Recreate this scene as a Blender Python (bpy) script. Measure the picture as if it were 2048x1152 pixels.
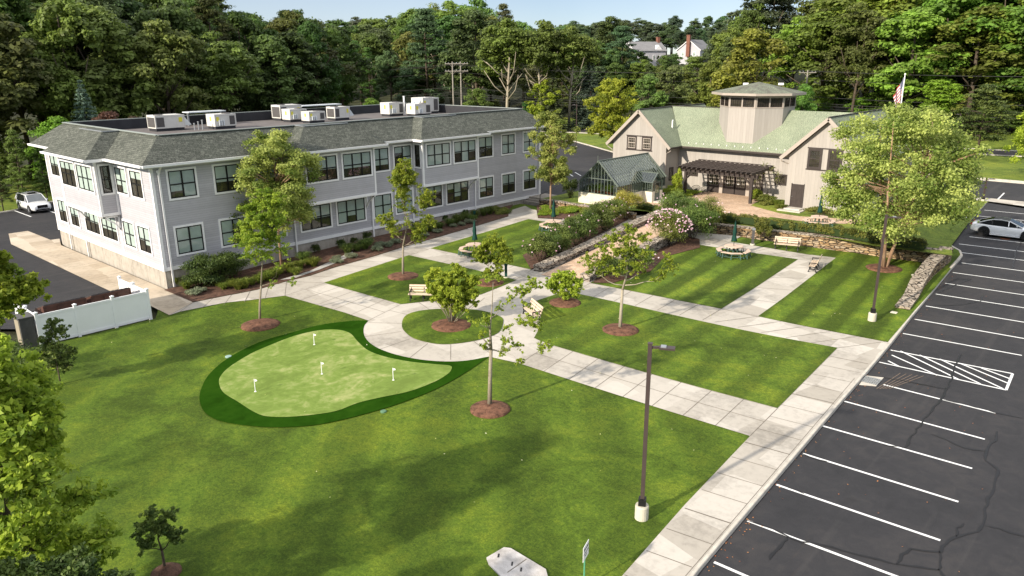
# Courtyard of an office campus seen from the air: camera, light, setting, buildings, things.
import bpy, bmesh, math, random
import numpy as np
from mathutils import Vector, Matrix
from mathutils.geometry import tessellate_polygon

SC = bpy.context.scene
for o in list(bpy.data.objects):
    bpy.data.objects.remove(o, do_unlink=True)
COL = SC.collection
PI = math.pi

# ------------------------------------------------------------------ camera, sky, sun, exposure
cam = bpy.data.cameras.new('camera'); cam.lens = 26.38; cam.sensor_width = 36; cam.clip_end = 3000; cam.clip_start = .2
co = bpy.data.objects.new('camera', cam); COL.objects.link(co); SC.camera = co
CR, CU, CF = ((0.73943, 0.673206, -0.006015), (-0.190327, 0.217603, 0.957301), (-0.64577, 0.706712, -0.289032))
M = Matrix(((CR[0], CU[0], -CF[0], 0), (CR[1], CU[1], -CF[1], 0), (CR[2], CU[2], -CF[2], 14.2), (0, 0, 0, 1)))
co.matrix_world = M
RIGHT = Vector((.738, .675, 0)); FWD = Vector((-.675, .738, 0))
SUN_EL, SUN_AZ = math.radians(26), math.radians(262)      # azimuth of the sun, counted from +x to +y
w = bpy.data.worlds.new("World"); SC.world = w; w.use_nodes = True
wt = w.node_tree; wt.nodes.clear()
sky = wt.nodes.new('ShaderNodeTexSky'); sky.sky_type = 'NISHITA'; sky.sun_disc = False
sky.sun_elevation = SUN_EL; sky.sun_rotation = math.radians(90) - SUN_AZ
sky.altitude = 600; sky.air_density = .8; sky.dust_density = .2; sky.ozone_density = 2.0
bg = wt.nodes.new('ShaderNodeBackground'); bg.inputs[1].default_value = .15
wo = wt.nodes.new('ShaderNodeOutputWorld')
# made-up bright cloud overhead, out of view, lifts the shade; sky itself dimmed
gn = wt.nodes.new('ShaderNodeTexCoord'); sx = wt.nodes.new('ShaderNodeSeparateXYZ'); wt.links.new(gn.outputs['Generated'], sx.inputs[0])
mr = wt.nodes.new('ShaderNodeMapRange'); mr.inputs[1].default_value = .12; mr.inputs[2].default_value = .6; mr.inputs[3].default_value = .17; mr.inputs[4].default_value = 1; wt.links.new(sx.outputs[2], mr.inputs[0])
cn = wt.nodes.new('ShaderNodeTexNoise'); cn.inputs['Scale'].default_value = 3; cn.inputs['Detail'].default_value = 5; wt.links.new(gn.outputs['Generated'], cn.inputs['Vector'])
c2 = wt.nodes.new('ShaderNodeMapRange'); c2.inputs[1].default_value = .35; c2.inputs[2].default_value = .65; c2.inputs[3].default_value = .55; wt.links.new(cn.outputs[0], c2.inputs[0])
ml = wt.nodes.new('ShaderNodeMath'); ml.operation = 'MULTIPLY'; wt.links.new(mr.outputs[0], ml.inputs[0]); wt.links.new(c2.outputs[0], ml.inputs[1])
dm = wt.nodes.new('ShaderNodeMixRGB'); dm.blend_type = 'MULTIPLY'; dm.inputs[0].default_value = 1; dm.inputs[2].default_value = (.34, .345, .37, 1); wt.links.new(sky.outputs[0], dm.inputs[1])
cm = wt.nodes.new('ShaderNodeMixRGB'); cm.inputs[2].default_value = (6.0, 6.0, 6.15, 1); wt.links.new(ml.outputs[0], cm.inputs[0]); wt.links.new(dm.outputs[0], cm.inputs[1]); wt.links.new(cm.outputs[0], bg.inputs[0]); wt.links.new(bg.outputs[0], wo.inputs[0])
sl = bpy.data.lights.new('sun', 'SUN'); sl.energy = 3.9; sl.angle = math.radians(1.3); sl.color = (1, .89, .74)
so = bpy.data.objects.new('sun', sl); COL.objects.link(so)
sd = Vector((math.cos(SUN_EL)*math.cos(SUN_AZ), math.cos(SUN_EL)*math.sin(SUN_AZ), math.sin(SUN_EL)))
so.rotation_euler = sd.to_track_quat('Z', 'Y').to_euler(); so.location = sd*200
SC.view_settings.view_transform = 'Standard'; SC.view_settings.look = 'None'
SC.view_settings.exposure = .88; SC.view_settings.gamma = 1
SC.cycles.max_bounces = 6; SC.cycles.diffuse_bounces = 4; SC.cycles.glossy_bounces = 3
SC.cycles.transparent_max_bounces = 8; SC.cycles.transmission_bounces = 4
SC.cycles.caustics_reflective = False; SC.cycles.caustics_refractive = False
try: SC.cycles.use_denoising = True
except Exception: pass

# ------------------------------------------------------------------ terrain height
def smo(t): t = min(1, max(0, t)); return t*t*(3-2*t)
def itp(v, xs, ys):
    if v <= xs[0]: return ys[0]
    for i in range(1, len(xs)):
        if v <= xs[i]:
            t = (v-xs[i-1])/(xs[i]-xs[i-1]); return ys[i-1]+(ys[i]-ys[i-1])*t
    return ys[-1]
def hz(x, y):
    lot = itp(y, [38, 44, 62, 76, 90], [0, .08, .68, 1.1, 1.3])
    hb = itp(y, [17, 22, 28, 36, 44, 54, 62, 70], [0, .08, .33, .6, .72, .92, 1.3, 1.4])
    t = smo((-14-x)/18)
    return lot*(1-t)+hb*t + 15*smo((y-128)/100)
TZ = 1.5                                                     # level of the terrace in front of the barn

# ------------------------------------------------------------------ mesh helpers
ORG = {}
def V(*a): return Vector(a[0] if len(a) == 1 else a)
class MB:
    def __init__(s): s.v = []; s.f = []; s.m = []
    def add(s, vs, fs, mi=0):
        b = len(s.v); s.v += [tuple(p) for p in vs]
        for f in fs: s.f.append(tuple(b+i for i in f)); s.m.append(mi)
        return s
    def quad(s, a, b, c, d, mi=0): return s.add([a, b, c, d], [(0, 1, 2, 3)], mi)
    def obox(s, o, u, v, n, U, W, N, mi=0):
        o, u, v, n = V(o), V(u), V(v), V(n)
        p = [o+u*a+v*b+n*c for c in N for b in W for a in U]
        fs = [(0, 2, 3, 1), (4, 5, 7, 6), (0, 1, 5, 4), (2, 6, 7, 3), (0, 4, 6, 2), (1, 3, 7, 5)]
        if u.cross(v).dot(n)*(U[1]-U[0])*(W[1]-W[0])*(N[1]-N[0]) < 0: fs = [f[::-1] for f in fs]
        return s.add(p, fs, mi)
    def bx(s, x0, x1, y0, y1, z0, z1, mi=0):
        return s.obox((0, 0, 0), (1, 0, 0), (0, 1, 0), (0, 0, 1), (x0, x1), (y0, y1), (z0, z1), mi)
    def box(s, c, d, rz=0, mi=0):
        u = Vector((math.cos(rz), math.sin(rz), 0)); v = Vector((-math.sin(rz), math.cos(rz), 0))
        return s.obox(c, u, v, (0, 0, 1), (-d[0]/2, d[0]/2), (-d[1]/2, d[1]/2), (-d[2]/2, d[2]/2), mi)
    def bar(s, a, b, wx, wy=None, mi=0, up=(0, 0, 1)):
        a, b = V(a), V(b); d = b-a; L = d.length
        if L < 1e-6: return s
        d /= L; up = V(up)
        if abs(d.dot(up)) > .98: up = Vector((1, 0, 0))
        x = d.cross(up).normalized(); y = x.cross(d).normalized(); wy = wy or wx
        return s.obox(a, x, y, -d, (-wx/2, wx/2), (-wy/2, wy/2), (0, -L), mi)
    def tube(s, pts, rad, n=8, mi=0, cap=True):
        pts = [V(p) for p in pts]; k = len(pts)
        if not hasattr(rad, '__len__'): rad = [rad]*k
        vs = []; px = None
        for i, p in enumerate(pts):
            d = (pts[min(i+1, k-1)]-pts[max(i-1, 0)])
            d = d.normalized() if d.length > 1e-9 else Vector((0, 0, 1))
            if px is None: px = d.orthogonal().normalized()
            x = (px-d*px.dot(d)); x = x.normalized() if x.length > 1e-6 else d.orthogonal().normalized()
            px = x; y = d.cross(x)
            for j in range(n):
                a = 2*PI*j/n; vs.append(p+(x*math.cos(a)+y*math.sin(a))*rad[i])
        fs = [(i*n+j, i*n+(j+1) % n, (i+1)*n+(j+1) % n, (i+1)*n+j) for i in range(k-1) for j in range(n)]
        if cap: fs += [tuple(range(n))[::-1], tuple((k-1)*n+j for j in range(n))]
        return s.add(vs, fs, mi)
    def lathe(s, prof, c=(0, 0, 0), n=16, mi=0):
        vs = [(c[0]+r*math.cos(2*PI*j/n), c[1]+r*math.sin(2*PI*j/n), c[2]+z) for r, z in prof for j in range(n)]
        fs = [(i*n+j, i*n+(j+1) % n, (i+1)*n+(j+1) % n, (i+1)*n+j) for i in range(len(prof)-1) for j in range(n)]
        fs += [tuple(range(n))[::-1], tuple((len(prof)-1)*n+j for j in range(n))]
        return s.add(vs, fs, mi)
    def prism(s, poly, z0, z1, mi=0, mit=None):
        n = len(poly); A = sum(poly[i][0]*poly[(i+1) % n][1]-poly[(i+1) % n][0]*poly[i][1] for i in range(n))
        if A < 0: poly = poly[::-1]
        s.add([(x, y, z0) for x, y in poly]+[(x, y, z1) for x, y in poly], [(i, (i+1) % n, n+(i+1) % n, n+i) for i in range(n)], mi)
        tr = tessellate_polygon([[Vector((x, y, 0)) for x, y in poly]])
        mt = mi if mit is None else mit
        s.add([(x, y, z1) for x, y in poly], [fix(poly, t) for t in tr], mt)
        return s.add([(x, y, z0) for x, y in poly], [fix(poly, t)[::-1] for t in tr], mi)
    def build(s, name, mats, parent=None, smooth=False, loc=None, label=None):
        me = bpy.data.meshes.new(name)
        org = Vector((0, 0, 0))
        if parent is not None: org = ORG.get(parent.name, Vector((0, 0, 0)))
        elif loc is not None: org = V(loc)
        P = [V(p)-org for p in s.v]
        me.from_pydata([tuple(p) for p in P], [], s.f)
        if not isinstance(mats, (list, tuple)): mats = [mats]
        for m in mats: me.materials.append(m)
        me.polygons.foreach_set('material_index', s.m)
        if smooth: me.polygons.foreach_set('use_smooth', [True]*len(s.f))
        uv = me.uv_layers.new(name='UVMap').data
        for p in me.polygons:
            n = p.normal
            if abs(n.z) > .999: u = Vector((1, 0, 0)); v = Vector((0, 1, 0))
            else: u = Vector((-n.y, n.x, 0)).normalized(); v = n.cross(u)
            for li in p.loop_indices:
                q = V(s.v[me.loops[li].vertex_index]); uv[li].uv = (q.dot(u), q.dot(v))
        o = bpy.data.objects.new(name, me); COL.objects.link(o)
        if parent is not None: o.parent = parent; ORG[o.name] = org
        else: o.location = org; ORG[o.name] = org
        if label: o['label'] = label
        return o
def crv(pts, closed=True, n=5):
    q = [Vector(p) for p in pts]; k = len(q); out = []
    for i in range(k if closed else k-1):
        p0, p1, p2, p3 = (q[(i+j) % k] if closed else q[min(max(i+j, 0), k-1)] for j in (-1, 0, 1, 2))
        for s in range(n):
            t = s/n; out.append(tuple(.5*((2*p1)+(p2-p0)*t+(2*p0-5*p1+4*p2-p3)*t*t+(3*p1-p0-3*p2+p3)*t*t*t)))
    if not closed: out.append(tuple(q[-1]))
    return out
def fix(poly, t):
    a, b, c = (poly[i] for i in t)
    return tuple(t) if (b[0]-a[0])*(c[1]-a[1])-(b[1]-a[1])*(c[0]-a[0]) > 0 else tuple(t)[::-1]
def thing(name, label, cat, loc=(0, 0, 0), group=None):
    o = bpy.data.objects.new(name, None); COL.objects.link(o); o.empty_display_size = .3
    o.location = loc; o['label'] = label; o['category'] = cat; ORG[o.name] = V(loc)
    if group: o['group'] = group
    return o
def tag(o, label, cat, group=None):
    o['label'] = label; o['category'] = cat
    if group: o['group'] = group
    return o
def kind(o, k='structure', label=None):
    o['kind'] = k
    if label: o['label'] = label
    return o
def dup(root, loc, rz=0, sc=1, label=None, group=None, color=None):
    r = root.copy(); COL.objects.link(r); r.location = loc; r.rotation_euler = (0, 0, rz)
    r.scale = (sc, sc, sc) if not hasattr(sc, '__len__') else sc
    if label: r['label'] = label
    if group: r['group'] = group
    def rec(a, b):
        for ch in list(a.children):
            c = ch.copy(); COL.objects.link(c); c.parent = b
            if color: c.color = color
            rec(ch, c)
    rec(root, r); return r
def drop(root):
    for ch in list(root.children): drop(ch)
    bpy.data.objects.remove(root, do_unlink=True)
def sheet(name, poly, dz, mat, step=1.0, zf=None, parent=None):
    """a surface laid on the terrain: polygon cut to a grid so that it follows the ground"""
    bm = bmesh.new(); vs = [bm.verts.new((x, y, 0)) for x, y in poly]
    for t in tessellate_polygon([[Vector((x, y, 0)) for x, y in poly]]):
        try: bm.faces.new([vs[i] for i in fix(poly, t)])
        except ValueError: pass
    xs = [p[0] for p in poly]; ys = [p[1] for p in poly]
    for ax, lo, hi in ((0, min(xs), max(xs)), (1, min(ys), max(ys))):
        c = math.ceil(lo/step)*step
        while c < hi:
            no = [0, 0, 0]; no[ax] = 1; p = [0, 0, 0]; p[ax] = c
            bmesh.ops.bisect_plane(bm, geom=bm.verts[:]+bm.edges[:]+bm.faces[:], plane_co=p, plane_no=no); c += step
    f = zf or hz
    mb = MB(); bm.verts.index_update()
    mb.v = [(v.co.x, v.co.y, f(v.co.x, v.co.y)+dz) for v in bm.verts]
    mb.f = [tuple(v.index for v in fc.verts) for fc in bm.faces]; mb.m = [0]*len(mb.f); bm.free()
    return mb.build(name, mat, parent, smooth=True)

# ------------------------------------------------------------------ materials
class T:
    def __init__(s, name):
        s.m = bpy.data.materials.new(name); s.m.use_nodes = True; s.t = s.m.node_tree; s.t.nodes.clear()
        s.out = s.t.nodes.new('ShaderNodeOutputMaterial')
    def n(s, ty, ins=None, **kw):
        d = s.t.nodes.new('ShaderNode'+ty)
        for k, v in kw.items(): setattr(d, k, v)
        for k, v in (ins or {}).items():
            if isinstance(v, bpy.types.NodeSocket): s.t.links.new(v, d.inputs[k])
            else: d.inputs[k].default_value = v
        return d
    def noise(s, vec, scale, detail=4, rough=.55, dist=0): return s.n('TexNoise', {'Vector': vec, 'Scale': scale, 'Detail': detail, 'Roughness': rough, 'Distortion': dist}).outputs['Fac']
    def math(s, op, a, b=0, c=0, clamp=False):
        d = s.n('Math', operation=op, use_clamp=clamp)
        for i, x in enumerate((a, b, c)):
            if isinstance(x, bpy.types.NodeSocket): s.t.links.new(x, d.inputs[i])
            else: d.inputs[i].default_value = x
        return d.outputs[0]
    def mix(s, f, a, b, bt='MIX'):
        d = s.n('MixRGB', blend_type=bt)
        for i, x in enumerate((f, a, b)):
            if isinstance(x, bpy.types.NodeSocket): s.t.links.new(x, d.inputs[i])
            elif i == 0: d.inputs[0].default_value = x
            else: d.inputs[i].default_value = (*x, 1) if len(x) == 3 else x
        return d.outputs[0]
    def ramp(s, f, stops):
        d = s.n('ValToRGB', {'Fac': f}); e = d.color_ramp.elements
        while len(e) < len(stops): e.new(.5)
        for i, (p, c) in enumerate(stops): e[i].position = p; e[i].color = (*c, 1) if len(c) == 3 else c
        return d.outputs[0]
    def rng(s, v, a, b, c=0, d=1): return s.n('MapRange', {'Value': v, 'From Min': a, 'From Max': b, 'To Min': c, 'To Max': d}).outputs[0]
    def pos(s): return s.n('NewGeometry').outputs['Position']
    def uv(s): return s.n('UVMap').outputs[0]
    def obj(s): return s.n('TexCoord').outputs['Object']
    def mapv(s, v, sc=(1, 1, 1), rot=(0, 0, 0)): return s.n('Mapping', {'Vector': v, 'Scale': sc, 'Rotation': rot}).outputs[0]
    def fin(s, col, rough=.7, bump=None, bs=.3, bd=.02, spec=.3, metal=0, **kw):
        p = s.n('BsdfPrincipled', {'Roughness': rough, 'Specular IOR Level': spec, 'Metallic': metal})
        if isinstance(col, bpy.types.NodeSocket): s.t.links.new(col, p.inputs['Base Color'])
        else: p.inputs['Base Color'].default_value = (*col, 1)
        for k, v in kw.items(): p.inputs[k.replace('_', ' ')].default_value = v
        if bump is not None:
            b = s.n('Bump', {'Height': bump, 'Strength': bs, 'Distance': bd}); s.t.links.new(b.outputs[0], p.inputs['Normal'])
        s.t.links.new(p.outputs[0], s.out.inputs[0]); s.p = p
        return s.m
def mk(name, c, var=.12, scale=3., rough=.7, bs=.15, bd=.01, fine=40., coord='pos', spec=.3, metal=0, c2=None, **kw):
    t = T(name); v = getattr(t, coord)()
    n1 = t.noise(v, scale, 5, .6); n2 = t.noise(v, fine, 3, .6)
    f = t.math('ADD', t.math('MULTIPLY', n1, .65), t.math('MULTIPLY', n2, .35))
    lo = tuple(x*(1-var) for x in c); hi = tuple(min(1, x*(1+var)) for x in (c2 or c))
    col = t.ramp(f, [(.33, lo), (.67, hi)])
    return t.fin(col, rough, n2, bs, bd, spec, metal, **kw)
def lawn_mat(name, base, stripe=0., dire=0., width=1.1, dry=.5):
    t = T(name); p = t.pos()
    big = t.noise(p, .2, 4, .65, .5); mid = t.noise(p, .75, 5, .7, .5); fin = t.math('ADD', t.math('MULTIPLY', t.noise(p, 5.5, 5, .85), .5), t.math('MULTIPLY', t.noise(p, 14, 4, .85), .5)); hair = t.noise(t.mapv(p, (1, 1.6, 1)), 30, 3, .8)
    dark = tuple(x*.6 for x in base); lite = (base[0]*1.6, base[1]*1.32, base[2]*1.2); ye = (base[0]*1.75, base[1]*1.38, base[2]*1.6)
    c = t.ramp(t.math('ADD', t.math('MULTIPLY', big, .5), t.math('MULTIPLY', mid, .5)), [(.39, dark), (.5, base), (.61, lite)])
    yf = t.rng(t.noise(t.mapv(p, (1, 1, 1), (0, 0, .6)), .42, 4, .7, .8), .52, .72, 0, dry)
    c = t.mix(yf, c, ye)
    if stripe:
        q = t.mapv(p, (1, 1, 1), (0, 0, -dire)); sx = t.n('SeparateXYZ', {'Vector': q}).outputs[0]
        sx = t.math('ADD', sx, t.math('MULTIPLY', t.noise(p, .5, 2), .35))
        s_ = t.math('SINE', t.math('MULTIPLY', sx, PI/width)); s_ = t.rng(s_, -.5, .5)
        c = t.mix(t.math('MULTIPLY', s_, stripe), c, tuple(x*.42 for x in base))
    g = t.math('ADD', t.math('MULTIPLY', fin, .72), t.math('MULTIPLY', hair, .28))
    c = t.mix(1, c, t.ramp(g, [(.36, (.22, .28, .22)), (.5, (.95, .98, 1)), (.63, (2.05, 1.8, 1.4))]), 'MULTIPLY')
    return t.fin(c, .85, g, .9, .05, .15)
LG = (.080, .132, .013)
M_LAWN = lawn_mat('lawn', LG, .38, .75, 1.7, .38)
M_LAWNA = lawn_mat('lawn striped', (.098, .158, .016), .85, .09, 1.0, .25)
M_LAWNB = lawn_mat('lawn court', (.086, .14, .014), .5, .09, 1.1, .3)
M_VERGE = lawn_mat('verge grass', (.12, .17, .028), 0, 0, 1, .6)
def turf_mat(name, c, pale):
    t = T(name); p = t.pos()
    a = t.noise(t.mapv(p, (1, .7, 1)), .5, 6, .7, .7); b = t.noise(p, 2.2, 4, .6, .8); f = t.noise(p, 60, 2, .6)
    col = t.ramp(t.math('ADD', t.math('MULTIPLY', a, .7), t.math('MULTIPLY', b, .3)), [(.40, tuple(x*.78 for x in c)), (.5, c), (.57, tuple((x+y)/2 for x, y in zip(c, pale))), (.64, pale)])
    return t.fin(col, .9, f, .4, .01, .0)
M_GREEN = turf_mat('putting turf', (.165, .235, .055), (.32, .34, .14))
M_FRINGE = turf_mat('fringe turf', (.016, .052, .004), (.022, .062, .005))
def conc_mat(name, c, warm=.0):
    t = T(name); p = t.pos()
    a = t.noise(p, .35, 4, .6, .5); b = t.noise(p, 3.5, 5, .7); f = t.noise(p, 70, 2, .6)
    s = t.math('ADD', t.math('MULTIPLY', a, .55), t.math('MULTIPLY', b, .45))
    col = t.ramp(s, [(.36, tuple(x*.74 for x in c)), (.5, c), (.7, tuple(min(1, x*1.1) for x in c))])
    # slab to slab tone
    br = t.n('TexVoronoi', {'Vector': t.mapv(p, (.62, .62, .01), (0, 0, .077)), 'Scale': 1., 'Randomness': .2}, feature='F1')
    col = t.mix(.4, col, t.n('RGBToBW', {'Color': br.outputs['Color']}).outputs[0], 'SOFT_LIGHT')
    return t.fin(col, .85, f, .25, .004, .2)
M_CONC = conc_mat('concrete paving', (.425, .395, .345))
M_CONC_OLD = conc_mat('concrete walk', (.47, .40, .31))
M_KERB = mk('kerb concrete', (.48, .45, .39), .2, 2.5, .85)
M_JOINT = mk('joint', (.15, .13, .105), .2, 5, .9)
def asph_mat():
    t = T('asphalt'); p = t.pos()
    a = t.noise(p, .18, 4, .6, .4); b = t.noise(p, 1.6, 5, .65, .6); f = t.noise(p, 90, 2, .7)
    s = t.math('ADD', t.math('MULTIPLY', a, .5), t.math('MULTIPLY', b, .5))
    c = t.ramp(s, [(.33, (.019, .0195, .022)), (.5, (.028, .0278, .0305)), (.68, (.044, .041, .041))])
    rust = t.rng(t.noise(t.mapv(p, (1, .25, 1)), .9, 5, .7, 1), .60, .78, 0, .45)
    c = t.mix(rust, c, (.062, .047, .038))
    trk = t.rng(t.noise(t.mapv(p, (1.1, .06, 1), (0, 0, -.077)), 1.3, 3, .6, .2), .56, .70, 0, .35); c = t.mix(trk, c, (.058, .055, .054))
    oil = t.rng(t.noise(p, .55, 2, .5), .68, .76, 0, .5); c = t.mix(oil, c, (.012, .012, .013))
    sp = t.rng(t.noise(p, 160, 1, .5), .62, .75, 0, .45)
    c = t.mix(sp, c, (.12, .115, .11))
    return t.fin(c, .8, f, .35, .004, .3)
M_ASPH = asph_mat()
M_ASPH2 = mk('old asphalt', (.055, .05, .047), .25, .5, .85, fine=60)
M_CRACK = mk('tar seal', (.0085, .0085, .0095), .2, 5, .45)
M_WPAINT = mk('road paint', (.72, .73, .72), .13, 6, .7, fine=25)
M_MULCH = mk('mulch', (.085, .040, .024), .6, 4, .95, 1., .06, 22, c2=(.16, .078, .048))
M_MULCHD = mk('dark mulch', (.06, .032, .022), .5, 4, .95, .9, .05, 26, c2=(.11, .06, .04))
def brick_pave():
    t = T('brick paving'); p = t.mapv(t.pos(), (1, 1, 1), (0, 0, .5))
    b = t.n('TexBrick', {'Vector': p, 'Color1': (.48, .34, .235, 1), 'Color2': (.60, .46, .34, 1), 'Mortar': (.36, .27, .19, 1), 'Scale': 4.2, 'Mortar Size': .02, 'Brick Width': .9, 'Row Height': .45, 'Bias': .0})
    n = t.noise(t.pos(), .8, 5, .65); c = t.mix(1, b.outputs['Color'], t.ramp(n, [(.3, (.72, .70, .68)), (.7, (1.12, 1.08, 1.04))]), 'MULTIPLY')
    return t.fin(c, .85, b.outputs['Fac'], .2, -.006, .2)
M_BRICK = brick_pave()
def stone_mat(name, cs, sx=1.9, sy=6.5):
    t = T(name); u = t.uv()
    dn = t.n('TexNoise', {'Vector': u, 'Scale': 2.6, 'Detail': 2.0})
    u2 = t.n('VectorMath', operation='ADD'); t.t.links.new(u, u2.inputs[0])
    sc = t.n('VectorMath', operation='SCALE'); t.t.links.new(dn.outputs['Color'], sc.inputs[0]); sc.inputs['Scale'].default_value = .16
    t.t.links.new(sc.outputs[0], u2.inputs[1]); q = t.mapv(u2.outputs[0], (sx, sy, 1))
    v1 = t.n('TexVoronoi', {'Vector': q, 'Scale': 1., 'Randomness': .9}, feature='F1'); v2 = t.n('TexVoronoi', {'Vector': q, 'Scale': 1., 'Randomness': .9}, feature='DISTANCE_TO_EDGE')
    r = t.n('SeparateColor', {'Color': v1.outputs['Color']}).outputs[0]
    c = t.ramp(r, [(i/(len(cs)-1), x) for i, x in enumerate(cs)])
    c = t.mix(1, c, t.ramp(t.noise(u, 9, 4, .7), [(.3, (.7, .7, .7)), (.7, (1.2, 1.2, 1.2))]), 'MULTIPLY')
    e = t.rng(v2.outputs['Distance'], .02, .09)
    c = t.mix(e, (.03, .024, .018), c)
    return t.fin(c, .9, e, .9, .05, .2)
M_STONE = stone_mat('dry stone', [(.13, .085, .05), (.36, .235, .12), (.22, .15, .095), (.45, .33, .19), (.30, .24, .18), (.52, .40, .25)])
M_STONEG = stone_mat('grey stone', [(.12, .105, .09), (.34, .30, .25), (.22, .19, .16), (.42, .37, .31), (.26, .24, .22)], 1.6, 6)
M_CAP = stone_mat('capstone', [(.25, .21, .17), (.42, .37, .30), (.33, .27, .21), (.46, .40, .33)], 3.0, 4.2)
def siding(name, c, pitch=.15, vert=False, depth=.62):
    t = T(name); u = t.uv(); s_ = t.n('SeparateXYZ', {'Vector': u}).outputs[0 if vert else 1]
    f = t.math('FRACT', t.math('DIVIDE', s_, pitch))
    line = t.rng(f, .0, .14 if not vert else .10, 1, 0)
    row = t.math('FLOOR', t.math('DIVIDE', s_, pitch))
    rn = t.n('TexWhiteNoise', {'W': row}, noise_dimensions='1D').outputs['Value']
    n = t.noise(t.mapv(u, (1, 1, 1) if not vert else (6, .6, 1)), 1.3 if not vert else 1.5, 5, .65)
    k = t.math('ADD', t.math('MULTIPLY', n, .7), t.math('MULTIPLY', rn, .3))
    col = t.ramp(k, [(.25, tuple(x*.88 for x in c)), (.75, tuple(min(1, x*1.08) for x in c))])
    col = t.mix(t.math('MULTIPLY', line, depth), col, tuple(x*.18 for x in c))
    return t.fin(col, .6, f if not vert else line, .35 if not vert else .2, .015 if not vert else -.01, .3)
M_SIDE = siding('grey lap siding', (.44, .435, .465))
M_BARN = siding('taupe board siding', (.355, .328, .298), .30, True, .3)
def found():
    t = T('foundation concrete'); u = t.uv()
    n = t.noise(t.mapv(u, (1.6, .35, 1)), 1.5, 6, .7, .3); n2 = t.noise(u, 2.5, 5, .7)
    c = t.ramp(t.math('ADD', t.math('MULTIPLY', n, .6), t.math('MULTIPLY', n2, .4)), [(.32, (.20, .185, .16)), (.5, (.36, .33, .285)), (.68, (.44, .41, .36))])
    return t.fin(c, .85, n2, .2, .01, .2)
M_FOUND = found()
def shingle(name, c1, c2, scale=3.3, dirt=None):
    t = T(name); u = t.uv()
    b = t.n('TexBrick', {'Vector': u, 'Color1': (*c1, 1), 'Color2': (*c2, 1), 'Mortar': (*[x*.35 for x in c1], 1), 'Scale': scale, 'Mortar Size': .03, 'Mortar Smooth': .3, 'Brick Width': 1.0, 'Row Height': .46, 'Bias': .0}, offset=.37, squash=.8, squash_frequency=3)
    sp = t.ramp(t.noise(t.mapv(u, (1, 2.4, 1)), 9, 2, .6), [(.40, (.6, .6, .6)), (.5, (1, 1, 1)), (.62, (1.25, 1.25, 1.2))])
    c = t.mix(1, b.outputs['Color'], sp, 'MULTIPLY')
    c = t.mix(1, c, t.ramp(t.noise(u, .35, 5, .7), [(.3, (.82, .82, .82)), (.7, (1.12, 1.12, 1.1))]), 'MULTIPLY')
    if dirt:
        c = t.mix(t.rng(t.noise(t.mapv(u, (1, .35, 1)), 1.1, 5, .7), .40, .62, 0, .9), c, dirt)
    return t.fin(c, .9, b.outputs['Fac'], .5, -.02, .15)
M_ROOF = shingle('grey green shingle', (.078, .086, .074), (.135, .143, .125), 2.9)
M_BROOF = shingle('sage shingle', (.24, .28, .20), (.29, .325, .235), 4.2)
M_TROOF = shingle('weathered sage shingle', (.20, .23, .175), (.24, .265, .20), 4.2, (.11, .105, .09))
M_MEMB = mk('roof membrane', (.125, .112, .108), .25, .9, .9)
M_MEMBD = mk('dark parapet membrane', (.030, .031, .036), .3, 1.2, .7)
M_WHITE = mk('white trim paint', (.80, .80, .80), .04, 2, .45)
M_VINYL = mk('white vinyl', (.84, .85, .86), .03, 1.2, .35, .05)
M_BLACK = mk('black sash', (.008, .008, .009), .1, 3, .35)
M_BRN = mk('dark brown paint', (.042, .033, .030), .2, 3, .5)
M_TAUPE = mk('taupe trim', (.36, .315, .272), .08, 3, .6)
def glass(name, tint=(.85, .9, .89), refl=.045):
    t = T(name)
    lw = t.n('LayerWeight', {'Blend': .35}); f = t.math('ADD', t.math('MULTIPLY', lw.outputs['Fresnel'], .45 if refl else .22), refl, clamp=True)
    wob = t.noise(t.obj(), .8, 2); b = t.n('Bump', {'Height': wob, 'Strength': .12, 'Distance': .05})
    g = t.n('BsdfGlossy', {'Color': (.95, 1, 1, 1), 'Roughness': .02, 'Normal': b.outputs[0]}); tr = t.n('BsdfTransparent', {'Color': (*tint, 1)})
    mx = t.n('MixShader', {0: f, 1: tr.outputs[0], 2: g.outputs[0]}); t.t.links.new(mx.outputs[0], t.out.inputs[0]); return t.m
M_GLASS = glass('window glass'); M_GHGLASS = glass('greenhouse glass', (.50, .56, .54), .09); M_CARGLASS = glass('car glass', (.05, .06, .07), .0)
M_BLIND = mk('window blind', (.62, .68, .64), .12, 1.5, .8)
M_ROOM = mk('room behind glass', (.02, .018, .016), .6, 1.5, .9, c2=(.06, .045, .03))
M_HVAC = mk('unit casing', (.60, .59, .55), .08, 2, .55)
M_GRILL = mk('unit grille', (.085, .08, .078), .25, 12, .6, fine=90)
M_HOOD = mk('unit hood metal', (.62, .66, .68), .05, 2, .35)
M_YEL = mk('yellow notice', (.65, .6, .08), .1, 8, .6)
M_BRONZE = mk('bronze lamp post', (.058, .043, .040), .12, 3, .45)
M_PBASE = mk('lamp footing', (.50, .47, .38), .15, 3, .9)
M_WOODT = mk('bench slat', (.55, .44, .33), .15, 5, .7)
M_IRON = mk('black iron', (.012, .012, .013), .2, 6, .45)
M_TGREEN = mk('green steel', (.05, .10, .085), .15, 6, .5)
M_TTOP = mk('table top', (.55, .42, .33), .12, 5, .7)
M_UMB = mk('green canvas', (.006, .045, .033), .2, 8, .8)
M_DARKG = mk('greenhouse frame', (.11, .135, .115), .15, 5, .5)
M_CREAM = mk('cream render', (.62, .58, .47), .14, 2.2, .85)
M_DUMP = mk('brown dumpster', (.065, .033, .024), .25, 2, .5, c2=(.10, .045, .03))
M_DLID = mk('dumpster lid', (.05, .045, .045), .2, 3, .5)
M_GREYW = mk('grey cabinet', (.085, .082, .082), .2, 3, .6)
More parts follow.
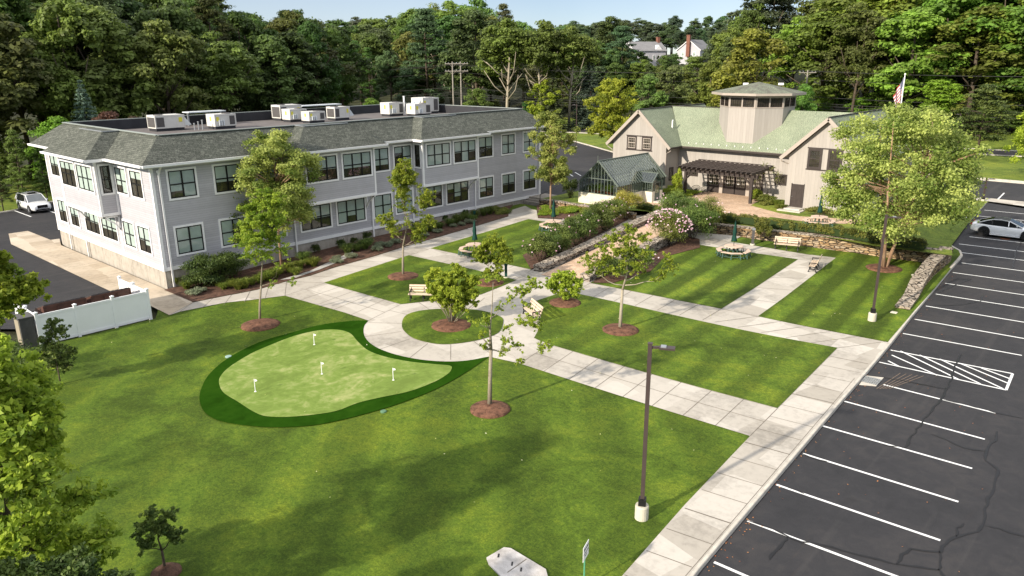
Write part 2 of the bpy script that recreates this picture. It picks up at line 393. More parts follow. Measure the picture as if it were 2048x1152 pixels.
M_PEBBLE = mk('pale pebbles', (.45, .43, .40), .35, 9, .9, .9, .05)
M_POT = mk('terracotta', (.42, .12, .05), .15, 6, .8)
M_STEEL = mk('galvanised steel', (.38, .40, .42), .15, 8, .4, metal=.6)
M_WIRE = mk('overhead wire', (.03, .03, .03), .1, 3, .6)
M_POLE = mk('weathered pole wood', (.30, .275, .24), .2, 5, .85)
M_CAR = mk('white car paint', (.80, .81, .82), .015, 1, .18, 0, spec=.5, Coat_Weight=1., Coat_Roughness=.05)
M_RUB = mk('tyre', (.012, .012, .012), .2, 8, .8)
M_RIM = mk('dark rim', (.05, .05, .052), .2, 6, .3, metal=.8)
M_PLAST = mk('black trim', (.012, .012, .013), .2, 6, .4)
M_RED = mk('red lamp', (.35, .01, .01), .1, 5, .2)
M_LAMP = mk('lamp lens', (.6, .62, .62), .1, 8, .15)
def bark(name, a, b, sc=3):
    t = T(name); v = t.mapv(t.obj(), (1, 1, .3)); n = t.noise(v, sc, 6, .75, .6); n2 = t.noise(t.obj(), sc*6, 3, .7)
    c = t.ramp(t.math('ADD', t.math('MULTIPLY', n, .7), t.math('MULTIPLY', n2, .3)), [(.35, a), (.65, b)])
    return t.fin(c, .9, n2, .6, .02, .1)
M_BARK = bark('bark', (.05, .037, .027), (.13, .105, .08))
M_BARKP = bark('pale bark', (.15, .125, .09), (.38, .335, .26))
M_BIRCH = bark('peeling birch bark', (.20, .10, .055), (.52, .37, .25), 5)
M_WHITEB = bark('sycamore bark', (.22, .19, .14), (.46, .41, .32))
def leaf_mat(name, a, b, trans=.35, usecol=False):
    t = T(name); at = t.n('Attribute', attribute_name='tint'); oi = t.n('ObjectInfo')
    c = t.mix(t.math('MULTIPLY', at.outputs['Fac'], 1, clamp=True), a, b)
    if usecol: c = t.mix(1, c, oi.outputs['Color'], 'MULTIPLY')
    hs = t.n('HueSaturation', {'Hue': t.rng(oi.outputs['Random'], 0, 1, .488, .512), 'Value': t.rng(oi.outputs['Random'], 0, 1, .86, 1.16), 'Color': c})
    p = t.n('BsdfPrincipled', {'Base Color': hs.outputs[0], 'Roughness': .55, 'Specular IOR Level': .28}); tl = t.n('BsdfTranslucent', {'Color': hs.outputs[0]})
    mx = t.n('MixShader', {0: trans, 1: p.outputs[0], 2: tl.outputs[0]}); t.t.links.new(mx.outputs[0], t.out.inputs[0]); return t.m
ML_WOOD = leaf_mat('woodland leaves', (1.0, 1.08, 1.05), (2.1, 2.4, 1.75), .42, True)
ML_YOUNG = leaf_mat('young tree leaves', (.13, .215, .02), (.38, .46, .05), .48)
ML_YEL = leaf_mat('yellow green leaves', (.18, .25, .02), (.46, .53, .06), .48)
ML_BIRCH = leaf_mat('birch leaves', (.12, .19, .028), (.50, .56, .15), .45)
ML_MAPLE = leaf_mat('broad leaves', (.17, .29, .03), (.46, .60, .07), .5)
ML_DARK = leaf_mat('dark shrub leaves', (.03, .055, .012), (.11, .15, .03), .3)
ML_SHRUB = leaf_mat('shrub leaves', (.055, .10, .022), (.19, .25, .055), .38)
ML_GRASSY = leaf_mat('grassy leaves', (.07, .12, .015), (.26, .30, .05), .4)
ML_SILV = leaf_mat('silver leaves', (.13, .17, .10), (.28, .31, .19), .3)
ML_HEDGE = leaf_mat('hedge leaves', (.09, .12, .022), (.25, .27, .055), .35)
ML_FLOWER = leaf_mat('pink petals', (.60, .33, .45), (.85, .72, .76), .3)
ML_GOLD = leaf_mat('golden leaves', (.20, .19, .03), (.45, .38, .09), .4)

# ================================================================== THE SETTING
def grid_ground():
    xs = [-600, -450, -350, -270, -210, -170, -140]+[-120+6*i for i in range(29)]+[60, 80, 110, 160, 240, 350]
    ys = [-120, -80, -50, -30, -15]+[-6+3*i for i in range(45)]+[135, 145, 160, 175, 190, 210, 230, 260, 320, 420, 600, 900]
    mb = MB(); n = len(ys)
    mb.v = [(x, y, hz(x, y)-.30) for x in xs for y in ys]
    mb.f = [(i*n+j, (i+1)*n+j, (i+1)*n+j+1, i*n+j+1) for i in range(len(xs)-1) for j in range(n-1)]; mb.m = [0]*len(mb.f)
    kind(mb.build('ground', mk('woodland floor', (.035, .04, .015), .5, .4, .95, .5, .05), smooth=True))
grid_ground()
KERB = [(-8.29, 15.07), (-8.54, 17.42), (-8.77, 20.75), (-9.55, 32.01), (-9.7, 34.43), (-10.09, 40.27), (-10.44, 44.6), (-10.83, 51.29), (-11.14, 56.49), (-11.27, 59.45), (-11.36, 60.68), (-11.76, 61.89), (-12.62, 63.03), (-12.97, 64.07), (-13.19, 66.63), (-13.56, 73.15), (-14.19, 82.71)]
# lawn of the courtyard, right up to the kerb
kx = list(KERB)
sheetpoly = [(-10, -8)] + [(-7.9, 2)] + kx[:-3] + [(-12.01, 55.54), (-15.34, 56.71), (-19.91, 55.8), (-25.48, 54.55), (-28.3, 53.19)] + [(-31, 55.5), (-36, 54.5), (-48.2, 54.0), (-48.2, 19.2), (-43.2, 16.5), (-43.2, 10.4), (-52, 8), (-60, -8)]
kind(sheet('lawn', sheetpoly, 0, M_LAWN, 1.0))
# asphalt of the parking lot on the right, and its upper part
lot = [(-8.0, -12)] + [(-7.9, 2)] + kx + [(-11.1, 81.59), (-2.16, 81.53)] + [(30, 80), (30, -12)]
kind(sheet('parking_lot', lot, -.12, M_ASPH, 1.0))
up = [(-26.25, 80.7), (-15.82, 84.87), (-11.64, 84.84), (-2.34, 84.49)] + [(28, 90)] + [(-3.04, 96.71), (-13.61, 96.95), (-18.01, 96.9), (-32.65, 99.25)]
kind(sheet('upper_parking_lot', up, -.10, M_ASPH, 1.0))
# kerb
def kerb(name, pts, w=.16, top=.02, drop=-.2, mat=None, side=1, zf=None):
    f = zf or hz; mb = MB(); P = []
    q = [Vector((a, b)) for a, b in pts]; fine = [q[0]]
    for a, b in zip(q, q[1:]):
        k = max(1, int((b-a).length/2)); fine += [a+(b-a)*(i+1)/k for i in range(k)]
    q = fine
    for i, p in enumerate(q):
        d = (q[min(i+1, len(q)-1)]-q[max(i-1, 0)]).normalized(); nn = Vector((d.y, -d.x))*side
        z = f(p.x, p.y); o = p; a = p-nn*w
        P.append([(o.x+nn.x*.02, o.y+nn.y*.02, z+drop), (o.x, o.y, z+top-.02), (o.x-nn.x*.02, o.y-nn.y*.02, z+top), (a.x, a.y, z+top), (a.x, a.y, z+drop)])
    for A, B in zip(P, P[1:]):
        for i in range(4): mb.quad(A[i], B[i], B[i+1], A[i+1])
    o = mb.build(name, mat or M_KERB); kind(o); return o
kerb('kerb', kx)
# paved walks: one slab of concrete, with lawn panels inlaid
OUTC, RO = (-27.9, 27.2), None
ISL = crv([(-31.0, 24.85), (-32.01, 26.0), (-31.88, 27.13), (-30.74, 28.38), (-29.24, 29.23), (-27.69, 29.28), (-26.87, 28.67), (-26.07, 27.35), (-26.26, 25.84), (-27.21, 24.43), (-28.7, 24.0), (-29.94, 24.25)])
ARC = crv([(-33.11, 24.17), (-32.66, 23.55), (-32.03, 23.0), (-31.25, 22.51), (-30.29, 22.14), (-29.21, 21.98), (-27.99, 22.06), (-26.68, 22.41), (-25.54, 23.04), (-24.78, 23.84), (-24.32, 24.88)], False)
conc = [(-43.13, 17.28), (-43.26, 17.99), (-42.76, 20.57), (-40.98, 23.66), (-35.3, 24.13)] + ARC + [(-22.59, 25.27), (-11.04, 25.93), (-10.52, 20.0), (-10.02, 15.61), (-9.79, 13.73)] + [(KERB[i][0]-.12, KERB[i][1]) for i in range(0, 6)] + [(-17.09, 39.63), (-18.06, 54.44), (-25.62, 53.07), (-25.73, 55.07), (-28.69, 53.9), (-31.06, 53.63)] + [(-32.9, 56.3), (-35.4, 57.06)] + [(-39.03, 51.57), (-42.48, 49.97), (-44.83, 52.52), (-45.7, 52.73), (-47.08, 53.45), (-46.7, 50.69), (-45.08, 48.93), (-44.23, 39.82), (-43.64, 32.69), (-43.57, 29.19), (-43.29, 27.01), (-43.53, 25.35), (-43.52, 23.17), (-43.98, 21.42), (-44.36, 19.31)]
kind(sheet('courtyard_paving', conc, .025, M_CONC, 1.0))
side = [(-75.86, 17.77), (-75.71, 19.23), (-70.21, 19.35), (-70.09, 20.0), (-67.44, 19.27), (-48.17, 19.42), (-44.36, 19.31), (-43.13, 17.28), (-45.83, 17.3), (-51.01, 16.88), (-71.17, 16.7)]
kind(sheet('side_walk', side, .035, M_CONC_OLD, 1.0))
def lawn(pts, dz=.045, m=None, name='lawn'): return kind(sheet(name, pts, dz, m or M_LAWNB, 1.0))
PAN = [
 [(-41.16, 26.68), (-41.77, 34.47), (-35.44, 34.77), (-31.4, 34.8), (-31.27, 33.33), (-31.18, 31.29), (-32.1, 29.74), (-32.73, 28.56), (-33.75, 27.05)],
 [(-41.97, 36.78), (-42.88, 49.15), (-39.15, 49.27), (-38.44, 50.79), (-36.04, 54.08), (-32.2, 37.21)],
 [(-27.06, 35.24), (-11.93, 37.78), (-11.27, 29.0), (-22.63, 28.08), (-23.78, 28.1), (-24.2, 28.18), (-24.61, 28.94), (-25.21, 29.86), (-25.76, 30.59), (-26.51, 31.4), (-27.24, 32.07), (-27.84, 32.45), (-27.68, 34.44)],
 [(-27.46, 37.48), (-19.19, 39.29), (-19.94, 52.18), (-25.58, 50.83), (-26.9, 50.59), (-29.86, 52.01)]]
for i, p in enumerate(PAN): lawn(p, .045, M_LAWNA if i == 3 else None)
lawn(ISL, .05)
PR = [(-17.08, 39.64), (-10.27, 40.37), (-10.63, 46.33), (-10.83, 51.29), (-11.14, 56.49), (-12.28, 58.38), (-15.42, 56.97), (-19.96, 55.93), (-25.6, 54.81), (-25.62, 53.07), (-20.03, 53.84), (-18.08, 54.42)]
kind(sheet('lawn', PR, .03, M_LAWNA, 1.0))
# joints of the paving, cut as narrow grooves
def joints():
    mb = MB()
    def j(a, b, w=.03, z=.031):
        a = Vector(a); b = Vector(b); L = (b-a).length; k = max(1, int(L/2)); d = (b-a)/L; n = Vector((-d.y, d.x))*w/2
        for i in range(k):
            p = a+d*L*i/k; q = a+d*L*(i+1)/k
            mb.quad(*[(v.x, v.y, hz(v.x, v.y)+z) for v in (p-n, q-n, q+n, p+n)])
    L0 = [(-9.85, 14.27), (-11.03, 25.89), (-11.93, 37.78), (-10.35, 40.3)]; R0 = [(-8.14, 15.21), (-8.54, 17.42), (-8.77, 20.75), (-9.55, 32.01), (-10.25, 39.83)]
    def along(P, t):
        P = [Vector(p) for p in P]; tot = sum((b-a).length for a, b in zip(P, P[1:])); s = t*tot
        for a, b in zip(P, P[1:]):
            l = (b-a).length
            if s <= l: return a+(b-a)*s/l
            s -= l
        return P[-1]
    for i in range(1, 17):
        a = along(L0[:3], i/17); b = Vector((itp(a.y+.09, [17.4, 20.7, 32, 40.3], [-8.62, -8.85, -9.65, -10.2])-.1, a.y+.22)); j(a, b, .028 if i % 4 else .05)
    j(R0[0] and (KERB[0][0]-.24, KERB[0][1]), (KERB[4][0]-.24, KERB[4][1]), .02)
    def strip(a0, a1, b0, b1, n, mid=None, skip=0):
        a0, a1, b0, b1 = map(Vector, (a0, a1, b0, b1))
        for i in range(skip, n+1): j(a0+(a1-a0)*i/n, b0+(b1-b0)*i/n)
        if mid is not None: j(a0+(b0-a0)*mid, a1+(b1-a1)*mid)
    q = [(-23.1, 28.18), (-11.27, 29.0), (-22.59, 25.27), (-11.04, 25.93)]; strip(q[0], q[1], q[2], q[3], 8, .5)
    q = [(-27.46, 37.48), (-19.19, 39.29), (-27.06, 35.24), (-19.08, 36.82)]; strip(q[0], q[1], q[2], q[3], 6)
    q = [(-17.08, 39.64), (-10.35, 40.3), (-18.42, 37.04), (-11.93, 37.78)]; strip(q[0], q[1], q[2], q[3], 5)
    q = [(-41.07, 26.7), (-33.76, 27.04), (-40.98, 23.66), (-33.11, 24.17)]; strip(q[0], q[1], q[2], q[3], 5, .5)
    q = [(-41.97, 36.78), (-32.12, 37.12), (-41.77, 34.47), (-31.54, 34.82)]; strip(q[0], q[1], q[2], q[3], 6)
    q = [(-19.19, 39.29), (-19.96, 52.15), (-17.08, 39.64), (-18.08, 54.42)]; strip(q[0], q[1], q[2], q[3], 5)
    q = [(-25.62, 53.07), (-18.08, 54.42), (-25.58, 50.83), (-19.54, 52.63)]; strip(q[0], q[1], q[2], q[3], 5)
    q = [(-44.36, 19.31), (-43.53, 25.35), (-43.26, 17.99), (-40.98, 23.66)]; strip(q[0], q[1], q[2], q[3], 5)
    q = [(-43.53, 25.35), (-45.08, 48.93), (-41.16, 26.68), (-42.88, 49.15)]; strip(q[0], q[1], q[2], q[3], 16)
    c = Vector((-28.9, 26.6))
    for k in range(14):
        a = math.radians(k*360/14+8); d = Vector((math.cos(a), math.sin(a))); r0 = 2.75; r1 = 4.7 if 100 < k*360/14+8 < 400 else 4.2
        if 20 < k*360/14+8 < 110: continue
        j(c+d*r0, c+d*r1)
    q = [(-72.94, 18.43), (-46.37, 18.62), (-73.62, 17.21), (-51.61, 17.45)]
    for t in (.12, .3, .48, .66, .84, 1.0):
        a = Vector((-75.86, 17.77))*(1-t)+Vector((-51.01, 16.88))*t; j(a, a+Vector((.1, 2.4)), .03, .041)
    kind(mb.build('paving_joint', M_JOINT))
joints()
# mulch beds
BEDL = [(-48.35, 19.27), (-44.36, 19.31), (-43.98, 21.42), (-43.52, 23.17), (-43.53, 25.35), (-43.29, 27.01), (-43.57, 29.19), (-43.64, 32.69), (-44.23, 39.82), (-45.08, 48.93), (-46.7, 50.69)]
bed = BEDL + [(-48.35, 53.2), (-48.35, 19.5)]
kind(sheet('mulch_bed', bed, .06, M_MULCHD, 1.0))
kind(sheet('gravel_drain', [(-44.11, 27.47), (-45.22, 30.48), (-45.94, 32.47), (-45.06, 31.92), (-44.34, 29.86), (-43.88, 28.21), (-43.54, 25.81), (-44.04, 25.17)], .09, M_PEBBLE, 1.0))
kind(sheet('mulch_bed', [(-32.14, 37.1), (-35.11, 39.58), (-36.74, 46.58), (-36.88, 55.31), (-35.92, 54.82), (-34.16, 46.48)], .075, M_MULCHD, 1.0))
kind(sheet('mulch_bed', [(-27.32, 37.61), (-26.37, 38.42), (-25.98, 42.23), (-27.11, 45.98), (-26.44, 49.82), (-27.65, 51.94), (-31.17, 52.65), (-28.38, 39.83)], .075, M_MULCHD, 1.0))
kind(sheet('mulch_bed', [(-46.19, 54.1), (-42.48, 49.97), (-39.03, 51.57), (-37.43, 54.95), (-38.92, 56.3), (-45.25, 56.52)], .08, M_MULCHD, 1.0))
# left-hand parking area and the ground beyond
lotl = [(-46.9, 10.8), (-49.5, 8.6), (-60, 6), (-110, 2), (-96, 19)] + [(-87.32, 18.4), (-87.73, 21.44), (-88.54, 23.2), (-89.4, 25.26), (-87.88, 28.71)] + [(-84, 44), (-69.0, 44), (-69, 19.7)] + [(-70.21, 19.35), (-75.71, 19.23), (-75.86, 17.77), (-71.17, 16.7), (-51.01, 16.88), (-48.51, 16.58)]
kind(sheet('side_parking_lot', lotl, .012, M_ASPH, 1.0))
kind(sheet('verge', [(-86.98, 17.49), (-87.73, 21.44), (-88.54, 23.2), (-89.4, 25.26), (-87.88, 28.71)] + [(-84, 44), (-95, 50), (-105, 30), (-104, 10)], .03, M_VERGE, 1.0))
kerb('kerb', [(-87.03, 18.33), (-87.43, 21.35), (-88.24, 23.12), (-89.09, 25.16), (-88.63, 26.96)], .16, .13, -.1, side=1)
# back parking area behind the buildings, the road and its verges
backlot = [(-66, 58.5), (-48, 57.9), (-46.6, 57.9), (-46.6, 79), (-46.6, 90)] + [(-63.57, 91.48), (-76.91, 99.81), (-90.63, 107.08)] + [(-90, 82), (-80, 60)]
kind(sheet('back_parking_lot', backlot, .012, M_ASPH, 1.0))
verge2 = [(-150, 60)] + [(-90, 82)] + [(-90.63, 107.08), (-76.91, 99.81), (-63.57, 91.48)] + [(-46.6, 92), (-20, 99.2)] + [(-18.18, 97.73), (-13.74, 97.75), (-3.08, 97.44)] + [(60, 112), (60, 150), (-20, 146), (-110, 138), (-170, 118)]
kind(sheet('verge', verge2, .0, M_VERGE, 4.0))
kerb('kerb', [(-100, 86)] + [(-90.63, 107.08), (-76.91, 99.81), (-63.57, 91.48)] + [(-46.6, 92.5), (-20, 98.6)] + [(-18.09, 97.31), (-13.67, 97.35), (-3.06, 97.07)], .3, .12, -.15, side=1)
kerb('kerb', [(-15.7, 84.29), (-11.54, 84.28), (-2.31, 83.99)], .2, .04, -.15, side=-1)
isl = [(-17.8, 84.28), (-15.7, 84.29), (-11.54, 84.28), (-2.31, 83.99), (-2.16, 81.53), (-11.15, 81.85), (-14.16, 82.58), (-17.26, 82.0)]
kind(sheet('traffic_island_paving', isl, .03, M_CONC, 1.0))
kind(sheet('verge', [(-15.57, 83.72), (-14.19, 82.71), (-13.56, 73.16), (-13.19, 66.63), (-12.97, 64.07), (-14.16, 65.92), (-16.55, 75.55)], .02, M_VERGE, 1.0))
road = [(-200, 88), (-150, 101), (-107, 111), (-86, 116.5), (-55, 121.5), (-22, 125.5), (30, 134), (90, 142)]
rp = [(x+.9, y-3.3) for x, y in road] + [(x-.9, y+3.3) for x, y in road[::-1]]
kind(sheet('road', rp, .05, M_ASPH2, 4.0))
mb = MB()
for a, b in zip(road, road[1:]):
    for e in (-3.55, 3.55):
        A = (a[0]-e*.26, a[1]+e, hz(*a)+.1); B = (b[0]-e*.26, b[1]+e, hz(*b)+.1); mb.bar(A, B, .22, .12)
kind(mb.build('road_edge', M_KERB))
# putting green
kind(sheet('putting_fringe', crv([(-33.16, 24.13), (-33.9, 23.47), (-34.75, 22.05), (-34.95, 20.26), (-35.0, 18.48), (-34.27, 16.4), (-33.02, 14.72), (-31.57, 13.57), (-30.29, 12.9), (-29.06, 12.56), (-27.95, 12.62), (-26.8, 13.1), (-25.58, 13.96), (-24.58, 15.2), (-24.02, 16.79), (-23.64, 18.63), (-23.55, 20.59), (-23.83, 22.74), (-24.29, 24.82)], False) + ARC[::-1][1:], .035, M_FRINGE, 1.0))
kind(sheet('putting_green', crv([(-32.32, 22.32), (-30.98, 21.85), (-29.61, 21.46), (-28.27, 21.49), (-26.83, 21.9), (-25.66, 22.48), (-24.96, 22.83), (-24.61, 22.6), (-24.34, 22.09), (-24.16, 21.13), (-24.24, 19.7), (-24.73, 18.4), (-25.04, 17.41), (-25.09, 16.34), (-25.59, 15.39), (-26.22, 14.59), (-26.93, 14.08), (-27.75, 13.97), (-29.1, 14.02), (-30.38, 14.06), (-31.41, 14.37), (-32.25, 14.85), (-33.05, 15.76), (-33.81, 17.24), (-34.13, 18.56), (-34.33, 20.18), (-34.01, 21.54), (-33.31, 22.2)]), .05, M_GREEN, 1.0))
# terrace in front of the barn, its lawn and brick plaza, and the brick ramp up to it
zt = lambda x, y: TZ
def zterr(x, y):
    t = smo((itp(y, [58, 62, 70, 81, 85], [-11.7, -12.7, -13.4, -14.1, -16])-x)/2.6) if y > 61 else 1
    return (hz(x, y)+.02)*(1-t)+TZ*t
terr = [(-33.08, 55.73), (-30.08, 56.33), (-28.2, 56.06), (-25.45, 55.94), (-20.23, 56.36), (-15.92, 55.65), (-12.32, 56.08), (-11.13, 56.2)] + [(-11.7, 58.5), (-12.6, 62.5), (-13.3, 70.5), (-14.1, 80.8)] + [(-16, 84.5), (-24, 90), (-46.4, 90), (-46.4, 55.2)] + [(-42.64, 54.74), (-38.41, 54.78), (-35.36, 56.15)]
kind(sheet('terrace_lawn', terr, 0, M_VERGE, 1.0, zterr))
plaza = [(-39.06, 59.5), (-37.46, 58.49), (-33.31, 56.11), (-32.15, 55.39), (-29.55, 57.06), (-28.16, 58.81), (-27.37, 58.93), (-25.79, 59.33), (-25.91, 60.74), (-23.71, 60.71), (-21.85, 61.0), (-19.07, 62.62), (-16.42, 63.15), (-16.82, 64.55), (-19.6, 64.24), (-22.12, 63.57), (-24.09, 62.58), (-25.94, 62.72), (-29.52, 64.6)] + [(-30.2, 69.0), (-36.4, 69.0)] + [(-36.29, 66.22), (-35.8, 62.98), (-37.63, 63.22), (-38.65, 61.27)]
kind(sheet('brick_plaza', plaza, .012, M_BRICK, 50, zt))
RB = [Vector(p) for p in [(-30.98, 37.29), (-28.3, 37.37)]]; RT = [Vector(p) for p in [(-32.85, 55.35), (-29.9, 55.67)]]
def zramp(x, y): t = min(1, max(0, (y-37.4)/(54.6-37.4))); return .60+(TZ-.60)*t
rpoly = [tuple(RB[0]+(RB[0]-RT[0]).normalized()*.6), tuple(RB[1]+(RB[1]-RT[1]).normalized()*.6), tuple(RT[1]+Vector((.6, .5))), tuple(RT[1]+Vector((0, 1.6))), tuple(RT[0]+Vector((0, 1.6))), tuple(RT[0])]
kind(sheet('brick_ramp', rpoly, .05, M_BRICK, 1.0, zramp))

# ---- painted markings and wear of the parking lot
U = Vector((.997, .0768)).normalized()
def stripe(mb, a, b, w=.11, z=-.110):
    a = Vector(a[:2]); b = Vector(b[:2]); L = (b-a).length; d = (b-a)/L; n = Vector((-d.y, d.x))*w/2; k = max(1, int(L/1.5))
    for i in range(k):
        p = a+d*L*i/k; q = a+d*L*(i+1)/k
        mb.quad(*[(v.x, v.y, hz(v.x, v.y)+z) for v in (p-n, q-n, q+n, p+n)])
mb = MB()
for a, b in [((-8.43, 18.07, 0.0), (-6.74, 18.14, 0.0)), ((-8.64, 20.71, 0.0), (-4.01, 21.0, 0.0)), ((-8.86, 23.42, 0.0), (-3.72, 23.71, 0.0)), ((-9.03, 26.19, 0.0), (-3.84, 26.46, 0.0)), ((-9.32, 28.95, 0.0), (-4.01, 29.21, 0.0)), ((-9.5, 31.9, 0.0), (-4.17, 32.03, 0.0)), ((-8.82, 34.88, 0.0), (-4.35, 34.93, 0.0)), ((-9.82, 37.57, 0.0), (-4.5, 37.9, 0.0)), ((-9.89, 39.59, 0.02), (-4.64, 40.16, 0.03)), ((-4.64, 40.16, 0.03), (-4.5, 37.9, 0.0)), ((-10.14, 42.51, 0.06), (-4.74, 43.01, 0.07))]: stripe(mb, a, b)
for a, b in [((-9.47, 39.77, 0.02), (-6.38, 37.79, 0.0)), ((-8.59, 39.82, 0.02), (-5.51, 37.89, -0.0)), ((-7.7, 39.89, 0.03), (-4.63, 37.96, 0.0)), ((-6.78, 39.92, 0.03), (-4.54, 38.75, 0.01)), ((-5.89, 39.95, 0.03), (-4.57, 39.38, 0.02)), ((-9.64, 38.92, 0.01), (-7.24, 37.66, 0.0)), ((-9.54, 38.03, 0.0), (-8.91, 37.61, 0.0))]: stripe(mb, a, b, .10, -.106)
for p in [(-10.3, 45.25, 0.12), (-10.44, 47.98, 0.21), (-10.58, 50.66, 0.3), (-10.71, 53.3, 0.39), (-10.92, 56.11, 0.48), (-11.04, 58.9, 0.58), (-11.68, 61.76, 0.67), (-12.43, 64.3, 0.75)]: stripe(mb, p, Vector(p[:2])+U*5.5)
for p in [(-12.34, 67.14, 0.83), (-12.92, 71.94, 0.98), (-13.4, 75.48, 1.08), (-13.62, 78.56, 1.14)]: stripe(mb, p, Vector(p[:2])+U*5.5)
for a, b in [((-13.75, 84.5, 1.22), (-14.0, 89.08, 1.29)), ((-87.77, 21.4, 0.07), (-82.59, 21.48, 0.07)), ((-84.66, 23.56, 0.14), (-82.25, 23.57, 0.15)), ((-92.09, 21.34, 0.07), (-91.18, 21.37, 0.07)), ((-55.17, 71.71, 1.4), (-52.89, 69.89, 1.4)), ((-51.79, 66.24, 1.35), (-50.13, 65.37, 1.34)), ((-55.25, 70.55, 1.4), (-53.4, 69.04, 1.39))]:
    stripe(mb, a, b, .13, .03 if a[0] < -40 else -.09)
kind(mb.build('parking_marking', M_WPAINT))
mb = MB()
z8 = lambda x, y: (x, y)
for pl in [[(-7.04, 41.22, 0.04), (-7.09, 41.02, 0.04), (-6.91, 39.69, 0.02), (-6.67, 37.8, 0.0), (-6.5, 36.28, 0.0), (-6.44, 34.76, 0.0), (-6.44, 33.02, 0.0), (-6.42, 31.95, 0.0), (-6.35, 30.46, 0.0), (-6.31, 29.17, 0.0)], [(-3.96, 33.09, 0.0), (-3.86, 32.19, 0.0), (-3.95, 30.97, 0.0), (-3.77, 30.2, 0.0), (-3.29, 29.76, 0.0), (-3.19, 29.03, 0.0), (-3.15, 27.72, 0.0), (-3.05, 26.55, 0.0), (-2.93, 25.64, 0.0), (-2.98, 24.96, -0.0), (-3.42, 24.17, 0.0), (-3.55, 23.67, 0.0), (-3.56, 23.07, 0.0), (-4.28, 22.65, -0.0), (-4.36, 22.14, 0.0), (-4.38, 21.56, -0.0)], [(-5.84, 31.16, 0.0), (-5.21, 30.98, 0.0), (-4.6, 30.69, 0.0), (-3.95, 30.97, 0.0)], [(-4.38, 21.56, -0.0), (-3.87, 21.81, -0.0), (-3.38, 22.09, 0.0), (-3.06, 21.84, 0.0), (-2.9, 21.63, 0.0)], [(-4.38, 21.56, -0.0), (-4.86, 21.41, 0.0), (-5.82, 21.2, 0.0), (-6.41, 20.97, 0.0), (-6.88, 20.77, 0.0), (-7.3, 20.78, 0.0), (-7.82, 20.79, -0.0), (-8.64, 20.71, 0.0)], [(-3.56, 23.07, 0.0), (-3.42, 22.49, 0.0), (-3.38, 22.09, 0.0)], [(-2.85, 25.55, 0.0), (-2.5, 25.63, -0.0), (-1.85, 25.65, 0.0), (-1.61, 25.64, 0.0)], [(-7.3, 20.78, 0.0), (-7.26, 20.43, 0.0), (-7.28, 19.74, 0.0), (-7.25, 19.27, -0.0)], [(-9.03, 35.72, 0.0), (-7.95, 35.99, 0.0), (-6.53, 36.25, 0.0)], [(-3.37, 24.22, 0.0), (-3.49, 24.74, 0.0), (-3.4, 25.18, -0.0)], [(-6.35, 34.94, -0.0), (-5.47, 35.03, -0.0), (-4.38, 34.99, 0.0), (-3.39, 35.12, 0.0)], [(-9.01, 26.15, 0.0), (-8.52, 26.07, 0.0), (-8.12, 26.21, 0.0)], [(-8.44, 23.47, 0.0), (-7.9, 23.48, 0.0)], [(-6.95, 28.89, 0.0), (-6.43, 29.18, 0.0), (-6.31, 29.17, 0.0)]] + \
          [[(-8.93, 68.01, 0.86), (-8.85, 65.33, 0.78), (-8.46, 62.51, 0.7), (-8.24, 60.58, 0.63), (-8.07, 59.46, 0.6)], [(-10.54, 50.89, 0.31), (-10.21, 52.6, 0.37), (-9.98, 53.63, 0.4), (-9.67, 55.2, 0.45)], [(-10.08, 48.33, 0.22), (-9.34, 48.9, 0.24), (-8.78, 49.52, 0.26), (-8.21, 50.9, 0.31), (-8.26, 52.03, 0.35)]]:
    rr = random.Random(len(pl)*7)
    pts = [Vector(p[:2]) for p in pl]; fine = []
    for a, b in zip(pts, pts[1:]):
        k = max(2, int((b-a).length/.35))
        for i in range(k): fine.append(a+(b-a)*i/k+Vector((rr.uniform(-.05, .05), rr.uniform(-.05, .05))))
    fine.append(pts[-1])
    L_ = []
    for i, p in enumerate(fine):
        t_ = (fine[min(i+1, len(fine)-1)]-fine[max(i-1, 0)]).normalized(); w_ = rr.uniform(.022, .055)*(.35 if i in (0, len(fine)-1) else 1); n_ = Vector((-t_.y, t_.x))*w_
        L_.append([(q.x, q.y, hz(q.x, q.y)-.103) for q in (p-n_, p+n_)])
    for A, B in zip(L_, L_[1:]): mb.quad(A[0], B[0], B[1], A[1])
kind(mb.build('tar_seal', M_CRACK))
mb = MB()
for p, q in [((-8.88, 34.17, -0.0), (-8.62, 36.79, 0.0)), ((-8.77, 34.26, 0.0), (-8.39, 36.88, 0.0)), ((-8.67, 34.36, 0.0), (-8.16, 36.98, 0.0)), ((-8.57, 34.45, -0.0), (-7.93, 37.07, -0.0)), ((-8.46, 34.54, -0.0), (-7.71, 37.16, 0.0))]: stripe(mb, p, q, .035, -.106)
kind(mb.build('pale_scuff', mk('scuffed asphalt', (.17, .13, .10), .3, 8, .9)))

# ---- storm drain, manhole covers, concrete vault cover
def slabthing(name, label, cat, poly, z, dz, mat, group=None):
    cx = sum(p[0] for p in poly)/len(poly); cy = sum(p[1] for p in poly)/len(poly)
    mb = MB(); mb.prism(poly, z-.2, z+dz); o = mb.build(name, mat, loc=(cx, cy, z)); return tag(o, label, cat, group)
r = thing('storm_drain', 'square storm drain grate in a pale concrete collar at the kerb of the parking lot', 'drain', (-9.42, 34.92, 0.0))
dp = [(-9.62, 34.13), (-9.73, 35.41), (-9.04, 35.71), (-8.99, 34.47)]
MB().prism(dp, -.3, -.10).build('collar', M_KERB, r)
c = Vector((-9.38, 34.95)); mb = MB()
for i in range(9): mb.box((c.x-.36+i*.09, c.y, -.085), (.03, .78, .02), .07)
for i in range(5): mb.box((c.x, c.y-.32+i*.16, -.083), (.78, .03, .02), .07)
mb.build('grate', M_STEEL, r)
MB().box((c.x, c.y, -.094), (.76, .78, .004), .07).build('sump', M_BLACK, r)
